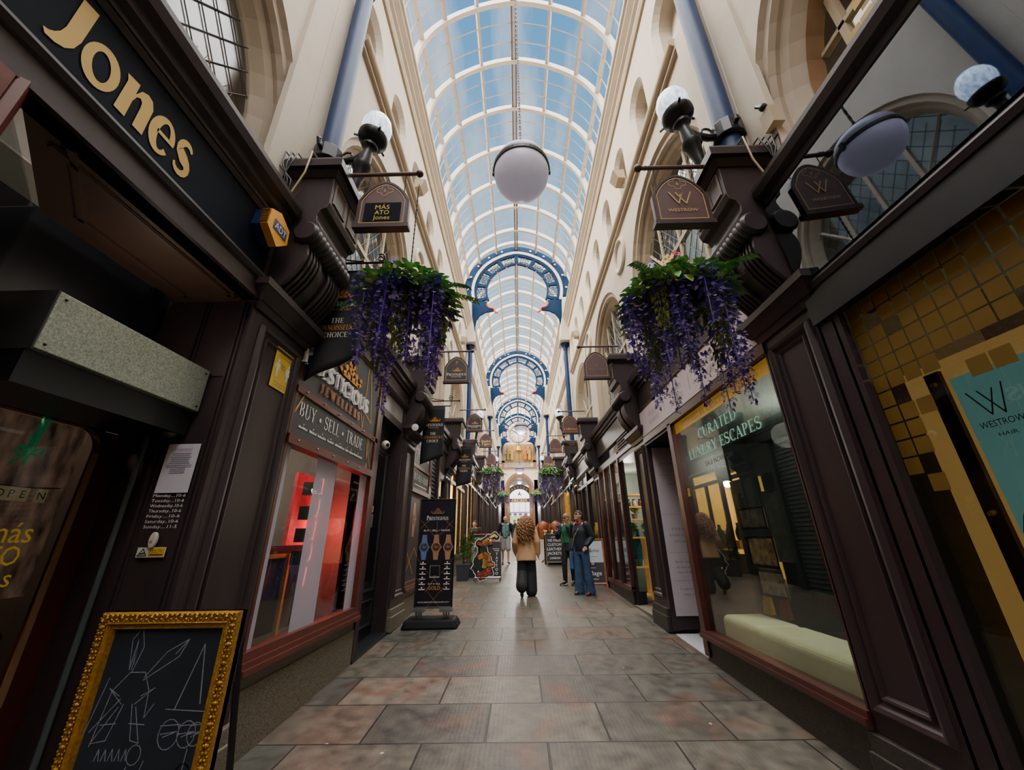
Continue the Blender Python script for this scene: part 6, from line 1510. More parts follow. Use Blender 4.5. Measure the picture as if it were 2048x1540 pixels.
# street outside: pale hoarding, green and pink shop front, bright facade
sb = T('street_building', 'bright pale building seen across the street beyond the exit', 'building', (CX, 62, 2.2))
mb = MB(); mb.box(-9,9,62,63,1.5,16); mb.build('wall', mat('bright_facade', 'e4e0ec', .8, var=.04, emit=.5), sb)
mb = MB()
for i in range(-3, 4): mb.box(CX+i*.9-.03,CX+i*.9+.03,61.96,62,5.4,6.9)
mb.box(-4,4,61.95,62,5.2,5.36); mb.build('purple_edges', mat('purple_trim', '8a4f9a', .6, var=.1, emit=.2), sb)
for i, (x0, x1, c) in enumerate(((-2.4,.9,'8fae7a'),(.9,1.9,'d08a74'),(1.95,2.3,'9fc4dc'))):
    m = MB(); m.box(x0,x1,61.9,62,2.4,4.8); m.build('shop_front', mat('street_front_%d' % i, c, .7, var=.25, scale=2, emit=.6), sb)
mb = MB()
for x in (-1.6,-.8,0,.8): mb.box(x,x+.5,61.88,61.9,4.85,5.15)
mb.build('sign_windows', mat('street_dark', '5a4a60', .7, var=.2), sb)
# ================================================================== THINGS ON THE FLOOR
# gilt framed chalkboard
cb = T('framed_chalkboard', 'gilt framed chalkboard with chalk rabbit doodle at the lower left', 'chalkboard', (-1.69, 2.2, fz(2.2)))
z0 = fz(2.2); fc = FF(-1.69, 2.13, 0); W2, zt = .335, 1.225
mb = plate(fc, -W2+.04, W2-.04, z0+.06, zt-.05, -.02, .004); mb.build('slate', mat('chalk_slate', '17202b', .75, col2='0f151d', scale=5), cb)
mb = MB()
def gilt(r0, r1, h0, h1):
    A = [(-W2+r0,z0+r0),(W2-r0,z0+r0),(W2-r0,zt-r0),(-W2+r0,zt-r0)]; B = [(-W2+r1,z0+r1),(W2-r1,z0+r1),(W2-r1,zt-r1),(-W2+r1,zt-r1)]
    for k in range(4): l = (k+1) % 4; mb.quad(fc.p(*A[k],h0), fc.p(*A[l],h0), fc.p(*B[l],h1), fc.p(*B[k],h1))
for a in ((0,0,-.03,.02),(0,.008,.02,.03),(.008,.035,.03,.026),(.035,.045,.026,.032),(.045,.055,.032,.018),(.055,.068,.018,.02),(.068,.074,.02,.004)): gilt(*a)
mb.box(-1.69-W2,-1.69+W2,2.13,2.16,z0,zt); mb.build('gilt_frame', M_goldleaf, cb)
mb = MB(); rnd = random.Random(5)
def leafrow(a0, b0, a1, b1, n):
    for i in range(n):
        t = (i+.5)/n; x, y = a0+(a1-a0)*t, b0+(b1-b0)*t
        d = Vector((a1-a0, b1-b0)).normalized(); nn = Vector((-d.y, d.x))
        for s in (-1, 1):
            p = Vector((x, y))+nn*.008*s; q = p+d*.012+nn*.007*s
            mb.ball(fc.p(p.x, p.y, .03), .007, 5, 4, (1.2,.7,1)); mb.ball(fc.p(q.x, q.y, .03), .0045, 5, 3)
        if i % 3 == 0: mb.ball(fc.p(x, y, .031), .009, 6, 4, (1,.7,1))
m_ = .021
leafrow(-W2+m_, zt-m_, W2-m_, zt-m_, 26); leafrow(-W2+m_, z0+m_, -W2+m_, zt-m_, 44); leafrow(W2-m_, z0+m_, W2-m_, zt-m_, 44); leafrow(-W2+m_, z0+m_, W2-m_, z0+m_, 26)
mb.build('carved_leaves', M_goldleaf, cb, smooth=True)
mb = MB()
def ck_(pts, w=.0035): pline(fc, [(a, b) for a, b in pts], w, .006, mb)
bx, bz = -.08, .86
ck_([(bx-.06,bz+.13),(bx-.085,bz+.25),(bx-.05,bz+.3),(bx-.02,bz+.22),(bx-.045,bz+.12)]); ck_([(bx-.06,bz+.14),(bx-.055,bz+.25),(bx-.045,bz+.15),(bx-.05,bz+.22),(bx-.05,bz+.13)])
ck_([(bx+.02,bz+.1),(bx+.1,bz+.2),(bx+.19,bz+.25),(bx+.16,bz+.18),(bx+.02,bz+.09)]); ck_([(bx+.19,bz+.25),(bx+.14,bz+.19)])
ck_([(bx-.14,bz-.15),(bx-.11,bz+.05),(bx-.05,bz+.12),(bx+.02,bz+.12),(bx+.06,bz+.05),(bx+.07,bz-.05),(bx+.1,bz-.0)])
for q in (-1, 1): ck_([(bx-.02+q*.05,bz+.03),(bx-.02+q*.105,bz+.06),(bx-.02+q*.03,bz-.0)]); ck_([(bx-.02+q*.02,bz+.0),(bx-.02+q*.055,bz-.13),(bx-.02+q*.12*(.8 if q>0 else 1),bz-.14),(bx-.02+q*.04,bz-.01)]); ck_([(bx-.02+q*.03,bz-.07),(bx-.02+q*.1,bz-.075)])
ck_([(.12,bz-.02),(.19,bz+.23),(.23,bz+.0)],.0045); ck_([(.08,bz-.02),(.27,bz-.03)]); 
for cx_, r_ in ((.12,.045),(.2,.04),(.24,.035)): ck_([(cx_+r_*cos(t),bz-.11+r_*1.2*sin(t)) for t in [2*pi*i/14 for i in range(15)]]); ck_([(cx_-r_,bz-.08),(cx_+r_,bz-.075)]); ck_([(cx_-r_*.8,bz-.11),(cx_+r_*.8,bz-.1),(cx_-r_*.5,bz-.12)])
for i in range(5): ck_([(bx-.1+.03*i,bz-.2),(bx-.09+.03*i,bz-.16),(bx-.08+.03*i,bz-.2)]) 
ck_([(bx+.07+.03*cos(t),bz-.18+.035*sin(t)) for t in [2*pi*i/12 for i in range(13)]])
ck_([(bx-.05,bz-.5),(bx+.05,bz-.22),(bx+.06,bz-.5)]); ck_([(bx+.12,bz-.2),(bx+.07,bz-.4)]); ck_([(bx-.2,bz-.48),(bx+.15,bz-.46)],.007)
for i in range(3): ck_([(.12+.03*i,bz-.5),(.17+.015*i,bz-.33+.03*(i%2)),(.16+.03*i,bz-.42)])
ck_([(.22,bz-.16),(.21,bz-.5)]); ck_([(.22+.03*cos(t),bz-.24+.03*sin(t)) for t in [2*pi*i/9 for i in range(20)]])
ck_([(-.24,bz-.1),(-.14,bz+.02)]); ck_([(bx-.14,bz+.1),(bx-.2,bz-.2)])
mb.build('chalk_drawing', mat('chalk', '8a8b9a', .9, var=.3, scale=60), cb)
mb = MB(); mb.hexa([(-1.69-.3,2.16,zt-.3),(-1.69+.33,2.16,zt-.3),(-1.69+.33,2.18,zt-.3),(-1.69-.3,2.18,zt-.3),(-1.69-.3,2.16,zt-.02),(-1.69+.33,2.16,zt-.02),(-1.69+.33,2.18,zt-.02),(-1.69-.3,2.18,zt-.02)])
for s in (-1, 1): mb.tube([(-1.69+s*.31,2.17,zt-.04),(-1.69+s*.31,2.42,fz(2.42)+.01)], .018, 4)
mb.tube([(-1.69-.31,2.4,.16),(-1.69+.31,2.4,.16)], .015, 4); mb.build('back_legs', M_black, cb)

# forecourt sign on a heavy base
ps = T('pavement_sign', 'tall black jeweller sign with three watches on a heavy wheeled base', 'pavement sign', (-1.41, 7.0, fz(7))); zf = fz(7)
fp = Fr((-1.40, 6.98, 0), (1,.03,0), (0,0,1))
mb = plate(fp, -.30, .30, zf+.26, 2.19, -.03, 0); mb.build('panel', mat('sign_black', '16141f', .35, var=.15, scale=2), ps)
mb = MB(); panel_frame(fp, -.31, .31, zf+.25, 2.2, .025, .012, mb=mb); mb.build('frame', M_black, ps)
def gw(x, y, c1, c2): watch(fp, x, y, .165, ps, c1, c2, .006)
gw(-.2, 1.42, M_bluew, M_dialb); gw(.0, 1.42, M_rose, M_dialr); gw(.2, 1.42, M_rose, mat('plum_dial', '3a2a44', .3, var=.1))
mb = MB(); text('Prestigious', fp, 0, 1.85, h=.07, width=.37, font='serif', off=.006, mb=mb); text('BUY / SELL / TRADE', fp, 0, 1.67, h=.028, width=.44, off=.006, mb=mb); text('WWW.PRESTIGIOUSJEWELLERS.COM', fp, 0, .60, h=.018, width=.5, off=.006, mb=mb); text('BUY & SELL', fp, 0, .86, h=.022, width=.2, off=.006, mb=mb)
rnd = random.Random(2)
for s in (-1, 1):
    for i in range(6): plate(fp, s*.2-.05, s*.2+.05, 1.16-i*.075, 1.172-i*.075, .004, .006, mb); disc(fp, s*.2, 1.19-i*.075, .012, .006, mb, n=8)
mb.build('white_lettering', M_wht, ps)
mb = MB(); text('GOLD', fp, 0, .785, h=.055, width=.2, off=.006, mb=mb); mb.build('gold_lettering', M_gold, ps)
mb = MB(); crest(fp, 0, 1.96, .22, mb, .006)
for p in ([(-.28,1.85),(0,1.55)],[(-.28,1.72),(-.1,1.88)],[(.28,1.85),(0,1.55)],[(.28,1.72),(.1,1.88)],[(0,1.83),(0,1.55)],[(-.29,1.25),(-.1,1.02)],[(.29,1.25),(.1,1.02)],[(-.14,.75),(0,.95),(.14,.75)],[(-.28,.95),(.28,.35)],[(.28,.95),(-.28,.35)]): pline(fp, p, .007, .005, mb)
mb.build('copper_lines', mat('copper_line', '8a6248', .5, var=.1), ps)
mb = MB(); panel_frame(fp, -.085, .085, .96, 1.14, .012, .006, mb=mb); plate(fp, -.03,.03,.985,.99,.003,.005,mb); mb.build('centre_box', M_steel, ps)
mb = MB()
for s in (-1, 1):
    mb.box(-1.40+s*.22-.1,-1.40+s*.22+.1,6.9,7.04,zf+.21,zf+.26)
    for q in (-.04,.0,.04): mb.tube([(-1.40+s*.22+q,6.97,zf+.1),(-1.40+s*.22+q,6.97,zf+.22)], .014, 6)
mb.build('springs', M_steel, ps)
mb = MB(); mb.hexa([(-1.85,6.76,zf-.01),(-.97,6.78,zf-.01),(-.97,7.24,zf+.005),(-1.85,7.22,zf+.005),(-1.8,6.82,zf+.12),(-1.02,6.84,zf+.12),(-1.04,7.18,zf+.13),(-1.8,7.16,zf+.13)]); mb.build('base', mat('rubber_base', '060507', .6, spec=.2, var=.1), ps, bevel=.03)

# tattoo A-board with cut-out dragonish beast
ab = T('tattoo_board', 'black tattoo A-board with cut-out tiger and snake artwork', 'A-board', (-.89, 11.8, fz(11.8))); zf = fz(11.78)
fa = Fr((-.89, 11.74, zf), (1,.02,0), (0,.18,1))
mb = plate(fa, -.36, .36, .13, 1.02, -.02, 0); mb.build('panel', M_black, ab)
mb = MB()
for s in (-1, 1): mb.tube([fa.p(s*.34,-.0,-.01), fa.p(s*.34,1.0,-.01)], .018, 4); mb.tube([fa.p(s*.34,1.0,-.02), (-.89+s*.34, 12.2, zf+.02)], .018, 4)
mb.tube([fa.p(-.36,.1,0), fa.p(.36,.1,0)], .02, 4); mb.build('legs', M_steel, ab)
def blob(pts, off, m, nm, par, fr_=fa, th=.0):
    mb = MB(); k = len(pts); c = (sum(p[0] for p in pts)/k, sum(p[1] for p in pts)/k)
    mb.add([fr_.p(*p, off) for p in pts], [tuple(range(k))]); return mb.build(nm, m, par)
def ringpath(pts, w, off, mb):
    n = len(pts)
    for i in range(n-1):
        disc(fa, pts[i][0], pts[i][1], w[i]/2, off, mb, n=12); pline(fa, [pts[i], pts[i+1]], (w[i]+w[i+1])/2, off, mb)
    disc(fa, pts[-1][0], pts[-1][1], w[-1]/2, off, mb, n=12)
body = [(.02,1.1),(-.1,1.02),(-.2,.95),(-.16,.8),(-.14,.68),(-.22,.5),(-.12,.46),(-.25,.3),(-.12,.2),(.05,.3)]
bw = [.2,.16,.2,.2,.26,.36,.44,.26,.18,.1]
tail = [(-.27,.16),(-.2,.09),(-.1,.12),(.0,.2),(.1,.2)]
for dw, off, m, nm in ((.07,.012,mat('cut_white','e6ded0',.5,var=0),'white_outline'),(.035,.014,M_black,'black_outline')):
    mb = MB(); ringpath(body, [w+dw for w in bw], off, mb); ringpath(tail, [.08+dw]*5, off, mb); ringpath([(.08,1.12),(.18,1.2),(.24,1.14)], [.12+dw]*3, off, mb); ringpath([(-.2,.95),(-.27,.98)], [.16+dw]*2, off, mb); ringpath([(.02,.42),(.14,.42)], [.1+dw,.06+dw], off, mb); mb.build(nm, m, ab)
lay = [.016]
M_inv = {'o': mat('tiger_orange', 'e0962c', .5, col2='a8481c', scale=16), 'g': mat('tiger_green', '0c3a2a', .5, col2='12241c', scale=18), 'y': mat('tiger_yellow', 'ecc65a', .5, var=.15, scale=20), 'r': mat('tiger_red', 'a83a26', .5, var=.2, scale=20), 'k': M_black}
def inked(pts, w, c, nm):
    mb = MB(); ringpath(pts, [q+.026 for q in w], lay[0], mb); o = mb.build(nm+'_outline', M_black, ab); lay[0] += .0012
    mb = MB(); ringpath(pts, w, lay[0], mb); mb.build(nm, M_inv[c], o); lay[0] += .0012
inked([(-.27,.16),(-.2,.09),(-.1,.12),(.0,.2),(.1,.2)], [.05]*5, 'r', 'snake_tail')
inked([(-.2,.24),(-.1,.28),(.04,.3)], [.2,.15,.08], 'r', 'hind_leg')
inked([(-.22,.52),(-.24,.42),(-.2,.33)], [.28,.26,.16], 'g', 'torso')
inked([(-.09,.6),(-.08,.48),(-.1,.38)], [.12,.14,.1], 'y', 'belly')
inked([(-.0,.42),(.08,.43),(.14,.42)], [.1,.06,.04], 'o', 'front_paw')
inked([(-.24,.62),(-.12,.68),(.0,.62),(.02,.53)], [.1,.16,.12,.08], 'o', 'shoulder')
inked([(-.16,.8),(-.12,.84)], [.13,.14], 'g', 'neck'); inked([(-.2,.96),(-.27,.98)], [.1,.08], 'r', 'snake_head')
inked([(-.1,1.0),(.0,1.07),(.06,1.05)], [.13,.15,.13], 'o', 'head'); inked([(.06,1.13),(.17,1.2),(.24,1.15)], [.07,.07,.05], 'y', 'upper_jaw'); inked([(.0,.95),(.1,.97)], [.06,.04], 'r', 'lower_jaw')
mb = MB()
for (x, y, r_) in ((-.0,1.09,.02),(.06,1.06,.03),(.2,1.18,.014),(-.26,.25,.02)): disc(fa, x, y, r_, .048, mb, n=10)
for k in range(7): pline(fa, [(-.25+.01*k,.62-.05*k),(-.15,.6-.05*k),(-.02,.62-.05*k)], .014, .02, mb) if False else None
mb.build('eyes_and_teeth', mat('cut_white','e6ded0',.5,var=0), ab)
mb = MB()
for k in range(9): pline(fa, [(-.0,.70-.045*k),(-.1,.67-.045*k),(-.17,.7-.045*k)], .011, .048, mb); pline(fa, [(-.36+.03*abs(k-4),.68-.04*k),(-.28,.66-.04*k)], .010, .048, mb)
pline(fa, [(-.02,1.14),(.06,1.1),(.13,1.13)], .014, .048, mb); pline(fa, [(-.1,.98),(-.02,1.0),(.04,.95),(-.03,.9),(-.12,.92)], .012, .048, mb); pline(fa, tail, .010, .048, mb)
for k in range(4): pline(fa, [(-.06-.03*k,1.0-.05*k),(-.12-.02*k,1.03-.05*k)], .010, .048, mb)
mb.build('stripes', M_iron, ab)
mb = MB()
for i, ch in enumerate('TATTOO'): text(ch, fa, .245, .66-.098*i, h=.072, off=.006, mb=mb)
text('SNAKE &', fa, .22, .82, h=.03, width=.19, off=.006, mb=mb); text('TIGER', fa, .24, .77, h=.03, width=.14, off=.006, mb=mb); mb.build('lettering', M_wht, ab)

# wooden framed board standing behind it
wb = T('framed_board', 'wood framed board with small white capitals behind the tattoo board', 'A-board', (-1.3, 13.2, fz(13.2))); zf = fz(13.2); fw2 = FF(-1.15, 13.2, zf)
mb = MB(); panel_frame(fw2, -.45,.35,.05,1.18,.05,.03, mb=mb); mb.box(-1.6,-.8,13.2,13.23,zf+.05,zf+1.18)
for s in (-.43,.33): mb.box(-1.15+s-.02,-1.15+s+.02,13.19,13.23,zf-.01,zf+.1); mb.tube([(-1.15+s,13.22,zf+1.1),(-1.15+s,13.6,zf+.02)], .018, 4)
mb.build('frame', mat('frame_wood', '9a5a34', .5, var=.2, scale=10), wb)
plate(fw2, -.41,.31,.95,1.14,0,.004).build('dark_header', M_char, wb); plate(fw2, -.41,.31,.09,.95,0,.003).build('pale_sheet', mat('pale_sheet', 'b5b2aa', .6, var=.1), wb); text('AZENDI', fw2, -.13, 1.02, h=.06, width=.3, off=.006).build('lettering', M_wht, wb)
# topiary planters
def planter(x, y, label, hh=1.15):
    z = fz(y); r = T('topiary_planter', label, 'planter', (x, y, z), 0, 'spiral topiaries in square planters')
    m = MB(); m.hexa([(x-.15,y-.15,z-.005),(x+.15,y-.15,z-.005),(x+.15,y+.15,z+.005),(x-.15,y+.15,z+.005),(x-.185,y-.185,z+.4),(x+.185,y-.185,z+.4),(x+.185,y+.185,z+.4),(x-.185,y+.185,z+.4)]); m.box(x-.195,x+.195,y-.195,y+.195,z+.38,z+.42); m.build('pot', mat('slate_pot', '3a3d4a', .6, var=.1), r)
    m = MB(); rnd = random.Random(int(x*100+y)); n = 900
    for i in range(n):
        u = i/n; a = u*2*pi*3.2; R = .17*(1-u)+.03; c = Vector((x+R*.6*cos(a), y+R*.6*sin(a), z+.5+(hh-.5)*u)); b = rnd.random()*6.28
        p = c+Vector((R*.7*cos(b), R*.7*sin(b), rnd.uniform(-.06,.06))); leafq(m, p, (cos(b), sin(b), rnd.uniform(-.1,.8)), (0,0,1), .05, .022)
    m.build('spiral_foliage', mat('topiary_green', '6f9a4a', .6, col2='2f5a2c', scale=12), r); m = MB(); m.tube([(x,y,z+.35),(x,y,z+hh-.1)], .02, 6); m.build('trunk', mat('bark', '4a3a2a', .8, var=.2), r)
planter(-1.62, 12.1, 'spiral topiary in slate planter, the nearer one left of tattoo board'); planter(-1.5, 12.75, 'spiral topiary in slate planter, hidden half behind tattoo board', 1.25)
# right hand boards
def aboard(x, y, w, h, label, rz, fill, wood):
    z = fz(y); r = T('chalk_A_board', label, 'A-board', (x, y, z), rz)
    f = Fr((0,-.0,0), (1,0,0), (0,.2,1))
    def B(m, n, mt): return m.build(n, mt, r, local=True)
    m = MB(); panel_frame(f, -w/2,w/2,.1,h,.055,.025, mb=m); plate(f, -w/2,w/2,.1,h,-.02,0,m)
    for s in (-1,1): m.hexa([f.p(s*(w/2-.03)-.03,-.01,-.02),f.p(s*(w/2-.03)+.03,-.01,-.02),f.p(s*(w/2-.03)+.03,.12,-.02),f.p(s*(w/2-.03)-.03,.12,-.02),f.p(s*(w/2-.03)-.03,-.01,.02),f.p(s*(w/2-.03)+.03,-.01,.02),f.p(s*(w/2-.03)+.03,.12,.02),f.p(s*(w/2-.03)-.03,.12,.02)]); m.tube([(s*(w/2-.03),.2*h*.95,h*.95),(s*(w/2-.03),.2*h+.3,.015)], .022, 4)
    B(m, 'frame', wood); fill(r, f, w, h, B); return r
def fill1(r, f, w, h, B):
    B(plate(f, -w/2+.05,w/2-.05,.15,h-.05,0,.004), 'slate', mat('slate_board', '1e242c', .7, var=.1))
    m = MB()
    for i, (t, ww) in enumerate((('WE MAKE',.5),('CUSTOM',.52),('LEATHER',.56),('JACKETS!',.56),('LONDON',.38))): text(t, f, 0, h-.29-.15*i, h=.1 if i < 4 else .075, width=ww*w/.68, off=.007, mb=m, slant=.05)
    text('HIDE', f, 0, h-.15, h=.05, width=.2, off=.007, mb=m); B(m, 'lettering', M_wht)
aboard(1.30, 15.4, .66, 1.12, 'slate A-board hand lettered about custom leather jackets', 0, fill1, mat('grey_wood_frame', '6b5648', .6, var=.2, scale=10))
def fill2(r, f, w, h, B):
    B(plate(f, -w/2+.05,w/2-.05,.15,h*.52,0,.004), 'plum_panel', mat('plum_panel', '2e2630', .5, var=.05)); B(plate(f, -w/2+.05,w/2-.05,h*.52,h-.05,0,.004), 'white_panel', mat('pale_blue_panel', 'b8c2cc', .5, var=.03))
    m = MB(); text('Village', f, 0, h*.27, h=.1, width=.38, off=.007, mb=m); plate(f, -.12,.12,h*.2,h*.205,.004,.006,m); plate(f, -.1,.1,h*.185,h*.19,.004,.006,m); disc(f, 0, h*.5, .03, .008, m, ri=.018, n=14); plate(f,-.06,.06,h*.41,h*.417,.004,.006,m); B(m, 'white_lettering', M_wht)
    m = MB(); text('hi&me', f, 0, h*.72, h=.1, width=.34, off=.007, mb=m, slant=.2); plate(f, -.12,.12,h*.63,h*.636,.004,.006,m); B(m, 'script_lettering', mat('plum_script', '3a2240', .5, var=0))
aboard(1.76, 10.2, .62, 1.13, 'wooden A-board with pale blue top and plum lower panel', -.12, fill2, mat('frame_wood', '9a5a34', .5, var=.2, scale=10))

# leather goods hung outside the right hand shop
M_lea = [mat('leather_%d' % i, c, .45, var=.25, scale=10) for i, c in enumerate(('3a2a24','2a2020','4a2e22','d0a040','7a3e22','1f1d20'))]
def garment(x, y, z, w, h, m, label, rz=pi/2):
    r = T('leather_garment', label, 'jacket', (x, y, z), rz, 'leather garments hung outside')
    mb = MB()
    def fn(u, v):
        a = 2*pi*u; rx = w/2*(.62+.38*min(1, v*5))*(1+.08*sin(v*5)); return (rx*cos(a)*(1-.12*abs(sin(6*a))), .1*sin(a)*(1+.3*sin(5*a)), -h*v-.06*(1-v)*abs(cos(a)))
    mb.grid(fn, 24, 10); mb.build('body', m, r, smooth=True, local=True)
    mb = MB()
    for s in (-1, 1): mb.tube([(s*w*.36,0,-.06),(s*w*.52,0,-.2),(s*w*.55,-.03,-h*.55),(s*w*.5,-.03,-h*.8)], [.06,.07,.06,.05], 8)
    mb.build('sleeves', m, r, smooth=True, local=True)
    mb = MB(); mb.tube([(0,0,.16),(0,0,.02)], .006, 5); mb.tube([(-w*.3,0,-.04),(0,0,.03),(w*.3,0,-.04)], .01, 5); mb.build('hanger', M_iron, r, local=True)
for i, (y, m, h, lb) in enumerate(((15.5,3,1.7,'long mustard leather coat hung outside, nearest of the row'),(15.9,4,1.5,'tan brown leather coat hung beside the mustard one'),(16.3,2,1.6,'chestnut leather coat third along the hung row'),(16.7,0,1.6,'dark brown leather coat fourth along the hung row'),(17.1,1,1.7,'black brown leather coat farthest along the hung row'),(14.6,5,1.6,'black leather coat hung just before the mustard coat'))):
    garment(1.92 if i < 5 else 2.0, y, 3.2, .36, h, M_lea[m], lb)
mb = MB(); mb.tube([(1.92,14.4,3.36),(1.92,17.4,3.36)], .015, 6)
for y in (14.5,17.3): mb.tube([(1.92,y,3.36),(2.16,y,3.36)], .012, 6)
tag(mb.build('hanging_rail', M_iron), 'iron rail from which the leather coats hang', 'rail')
for i, (x, y, m, lb) in enumerate(((1.0,16.7,4,'tan leather jacket on a stand left of the lettered slate board'),(1.5,16.6,4,'russet leather jacket on a bust above the slate board'))):
    r = T('jacket_stand', lb, 'jacket stand', (x, y, fz(y))); z = fz(y)
    mb = MB(); mb.tube([(x,y,z),(x,y,z+1.5)], .02, 6)
    for k in range(3): mb.tube([(x,y,z+.12),(x+.25*cos(2.1*k),y+.25*sin(2.1*k),z+.01)], .014, 5)
    mb.build('stand', M_iron, r)
    mb = MB(); mb.lathe([(.17,.85),(.2,.95),(.19,1.15),(.22,1.35),(.17,1.47),(.08,1.52),(.07,1.56)], (x,y,z), (0,0,1), 16); 
    for s in (-1, 1): mb.tube([(x+s*.18,y,z+1.42),(x+s*.27,y,z+1.25),(x+s*.27,y-.05,z+.95)], [.07,.07,.05], 8)
    mb.build('jacket', mat('russet_leather', 'b5683a', .5, col2='6b3420', scale=7), r, smooth='auto')
fl_ = T('flower_trough', 'trough of pale flowers and dark leaves behind the slate board', 'planter', (1.3, 15.9, fz(15.9))); z = fz(15.9)
mb = MB(); mb.box(.95,1.75,15.95,16.15,z,z+.95); mb.build('trough', M_black, fl_); mb = MB(); rnd = random.Random(8)
for i in range(160): a = rnd.random()*6.28; leafq(mb, (rnd.uniform(.95,1.75),16.05+rnd.uniform(-.1,.1),z+.95+rnd.uniform(0,.2)), (cos(a),sin(a)*.5-.4,rnd.uniform(-.2,1)), (0,0,1), .12, .06)
mb.build('leaves', mat('dark_autumn_leaf', '33301f', .6, col2='5a3a1e', scale=12), fl_)
mb = MB()
for i in range(14): mb.ball((rnd.uniform(.95,1.7),15.92+rnd.uniform(-.05,.1),z+1.05+rnd.uniform(-.05,.14)), rnd.uniform(.03,.05), 7, 5)
mb.build('blossoms', mat('pale_blossom', 'd8cba0', .6, var=.2), fl_, smooth=True)
# floodlights on the wall below the cornice
for i, (s, y, z) in enumerate(((-1,6.15,8.55),(1,5.85,8.3),(-1,13.2,8.6),(1,12.4,8.3))):
    W = WL if s < 0 else WR; o = -s; r = T('wall_floodlight', '%s beige floodlight on the %s wall under the niches' % (('nearer','farther')[i//2], ('left','right')[s > 0]), 'floodlight', (W, y, z), 0, 'beige wall floodlights')
    m = MB(); m.hexa([(W+o*.02,y-.13,z),(W+o*.16,y-.13,z+.02),(W+o*.16,y+.13,z+.02),(W+o*.02,y+.13,z),(W+o*.02,y-.13,z+.24),(W+o*.26,y-.15,z+.2),(W+o*.26,y+.15,z+.2),(W+o*.02,y+.13,z+.24)]); m.build('housing', M_cream2, r); m = MB(); m.box(W,W+o*.04,y-.04,y+.04,z-.1,z+.1); m.build('bracket', M_cream2, r)
# bird spikes on ledges and cables at the pedestals
def spikes(side, y0, y1, z, x, label):
    m = MB(); rnd = random.Random(int(y0*10+z*7)); n = int((y1-y0)/.055)
    for i in range(n):
        y = y0+(y1-y0)*i/n
        for q in (-1, 1): m.tube([(x,y,z),(x+rnd.uniform(-.09,.09)*1.2,y+q*rnd.uniform(.0,.09),z+rnd.uniform(.08,.17))], .0022, 3, False)
    m.tube([(x,y0,z),(x,y1,z)], .005, 4); o = m.build('bird_spikes', mat('spike_wire', '8a7f74', .4, metal=.5, var=.1)); tag(o, label, 'bird spikes')
spikes(-1, .6, 2.5, 4.22, XL+.02, 'thin wire bird spikes along the ledge above the gold fascia letters'); spikes(-1, 2.55, 3.15, 4.82, XL+.1, 'wire bird spikes on the left near console cap'); spikes(1, 3.1, 4.6, 4.14, XR-.06, 'wire bird spikes on the ledge above the travel shop'); spikes(-1, 2.44, 2.52, 4.24, XL+.06, 'tuft of wire spikes at the end of the left fascia ledge')
for s, X_, y, z in ((-1,XL,2.5,4.8),(1,XR,2.37,4.66)):
    o = -s; m = MB()
    for k in range(4): m.tube([(X_+o*(.05-.05*k),y+.1,z+.03),(X_+o*(.02-.05*k),y-.05-.01*k,z+.05),(X_-o*(.0+.04*k),y-.07,z-.1),(X_-o*(.06-.03*k),y-.06,z-.3),(X_+o*(.04*k-.1),y-.03,z-.5),(X_-o*.1,y,z-.62)], .007, 5)
    tag(m.build('cable_bundle', M_iron, None, smooth=True), 'black looped cables beside the %s near console' % ('left','right')[s > 0], 'cables')
    m = MB(); m.tube([(X_+o*.2,y+.1,z+.03),(X_+o*.16,y-.06,z+.05),(X_+o*.13,y-.05,z-.2),(X_+o*.04,y-.04,z-.45),(X_-o*.05,y,z-.62)], .009, 6); tag(m.build('single_cable', mat('cream_cable', 'b5a67e', .5, var=.05), None, smooth=True), 'single cream cable running over the %s near console' % ('left','right')[s > 0], 'cable')
jb = T('junction_box', 'small grey box with a plug on the wall beside the right blue pipe', 'junction box', (WR-.05, 2.28, 4.85)); m = MB(); m.box(WR-.1,WR,2.22,2.34,4.78,4.98); m.build('case', M_cream2, jb); m = MB(); m.ball((WR-.1,2.27,5.02), .035, 8, 6); m.tube([(WR-.1,2.27,5.02),(WR-.1,2.33,5.12)], .018, 6); m.build('plug', M_iron, jb)
for i, (x, y, z, lb) in enumerate(((1.95,12.3,4.75,'white bullet camera on the right pilaster under a plum arched sign'),(2.05,14.4,4.45,'small dark camera farther along the right side'))):
    r = T('bullet_camera', lb, 'camera', (x, y, z)); m = MB(); m.lathe([(0,0),(.06,.02),(.075,.08),(.075,.22),(0,.24)], (x-.02,y-.1,z), (.3,1,.2), 14); m.build('body', M_wht if i == 0 else M_iron, r, smooth='auto'); m = MB(); m.tube([(x,y,z),(x+.12,y+.05,z+.06),(XR+.02,y+.1,z+.06)], .02, 6); m.build('arm', M_wht if i == 0 else M_iron, r)
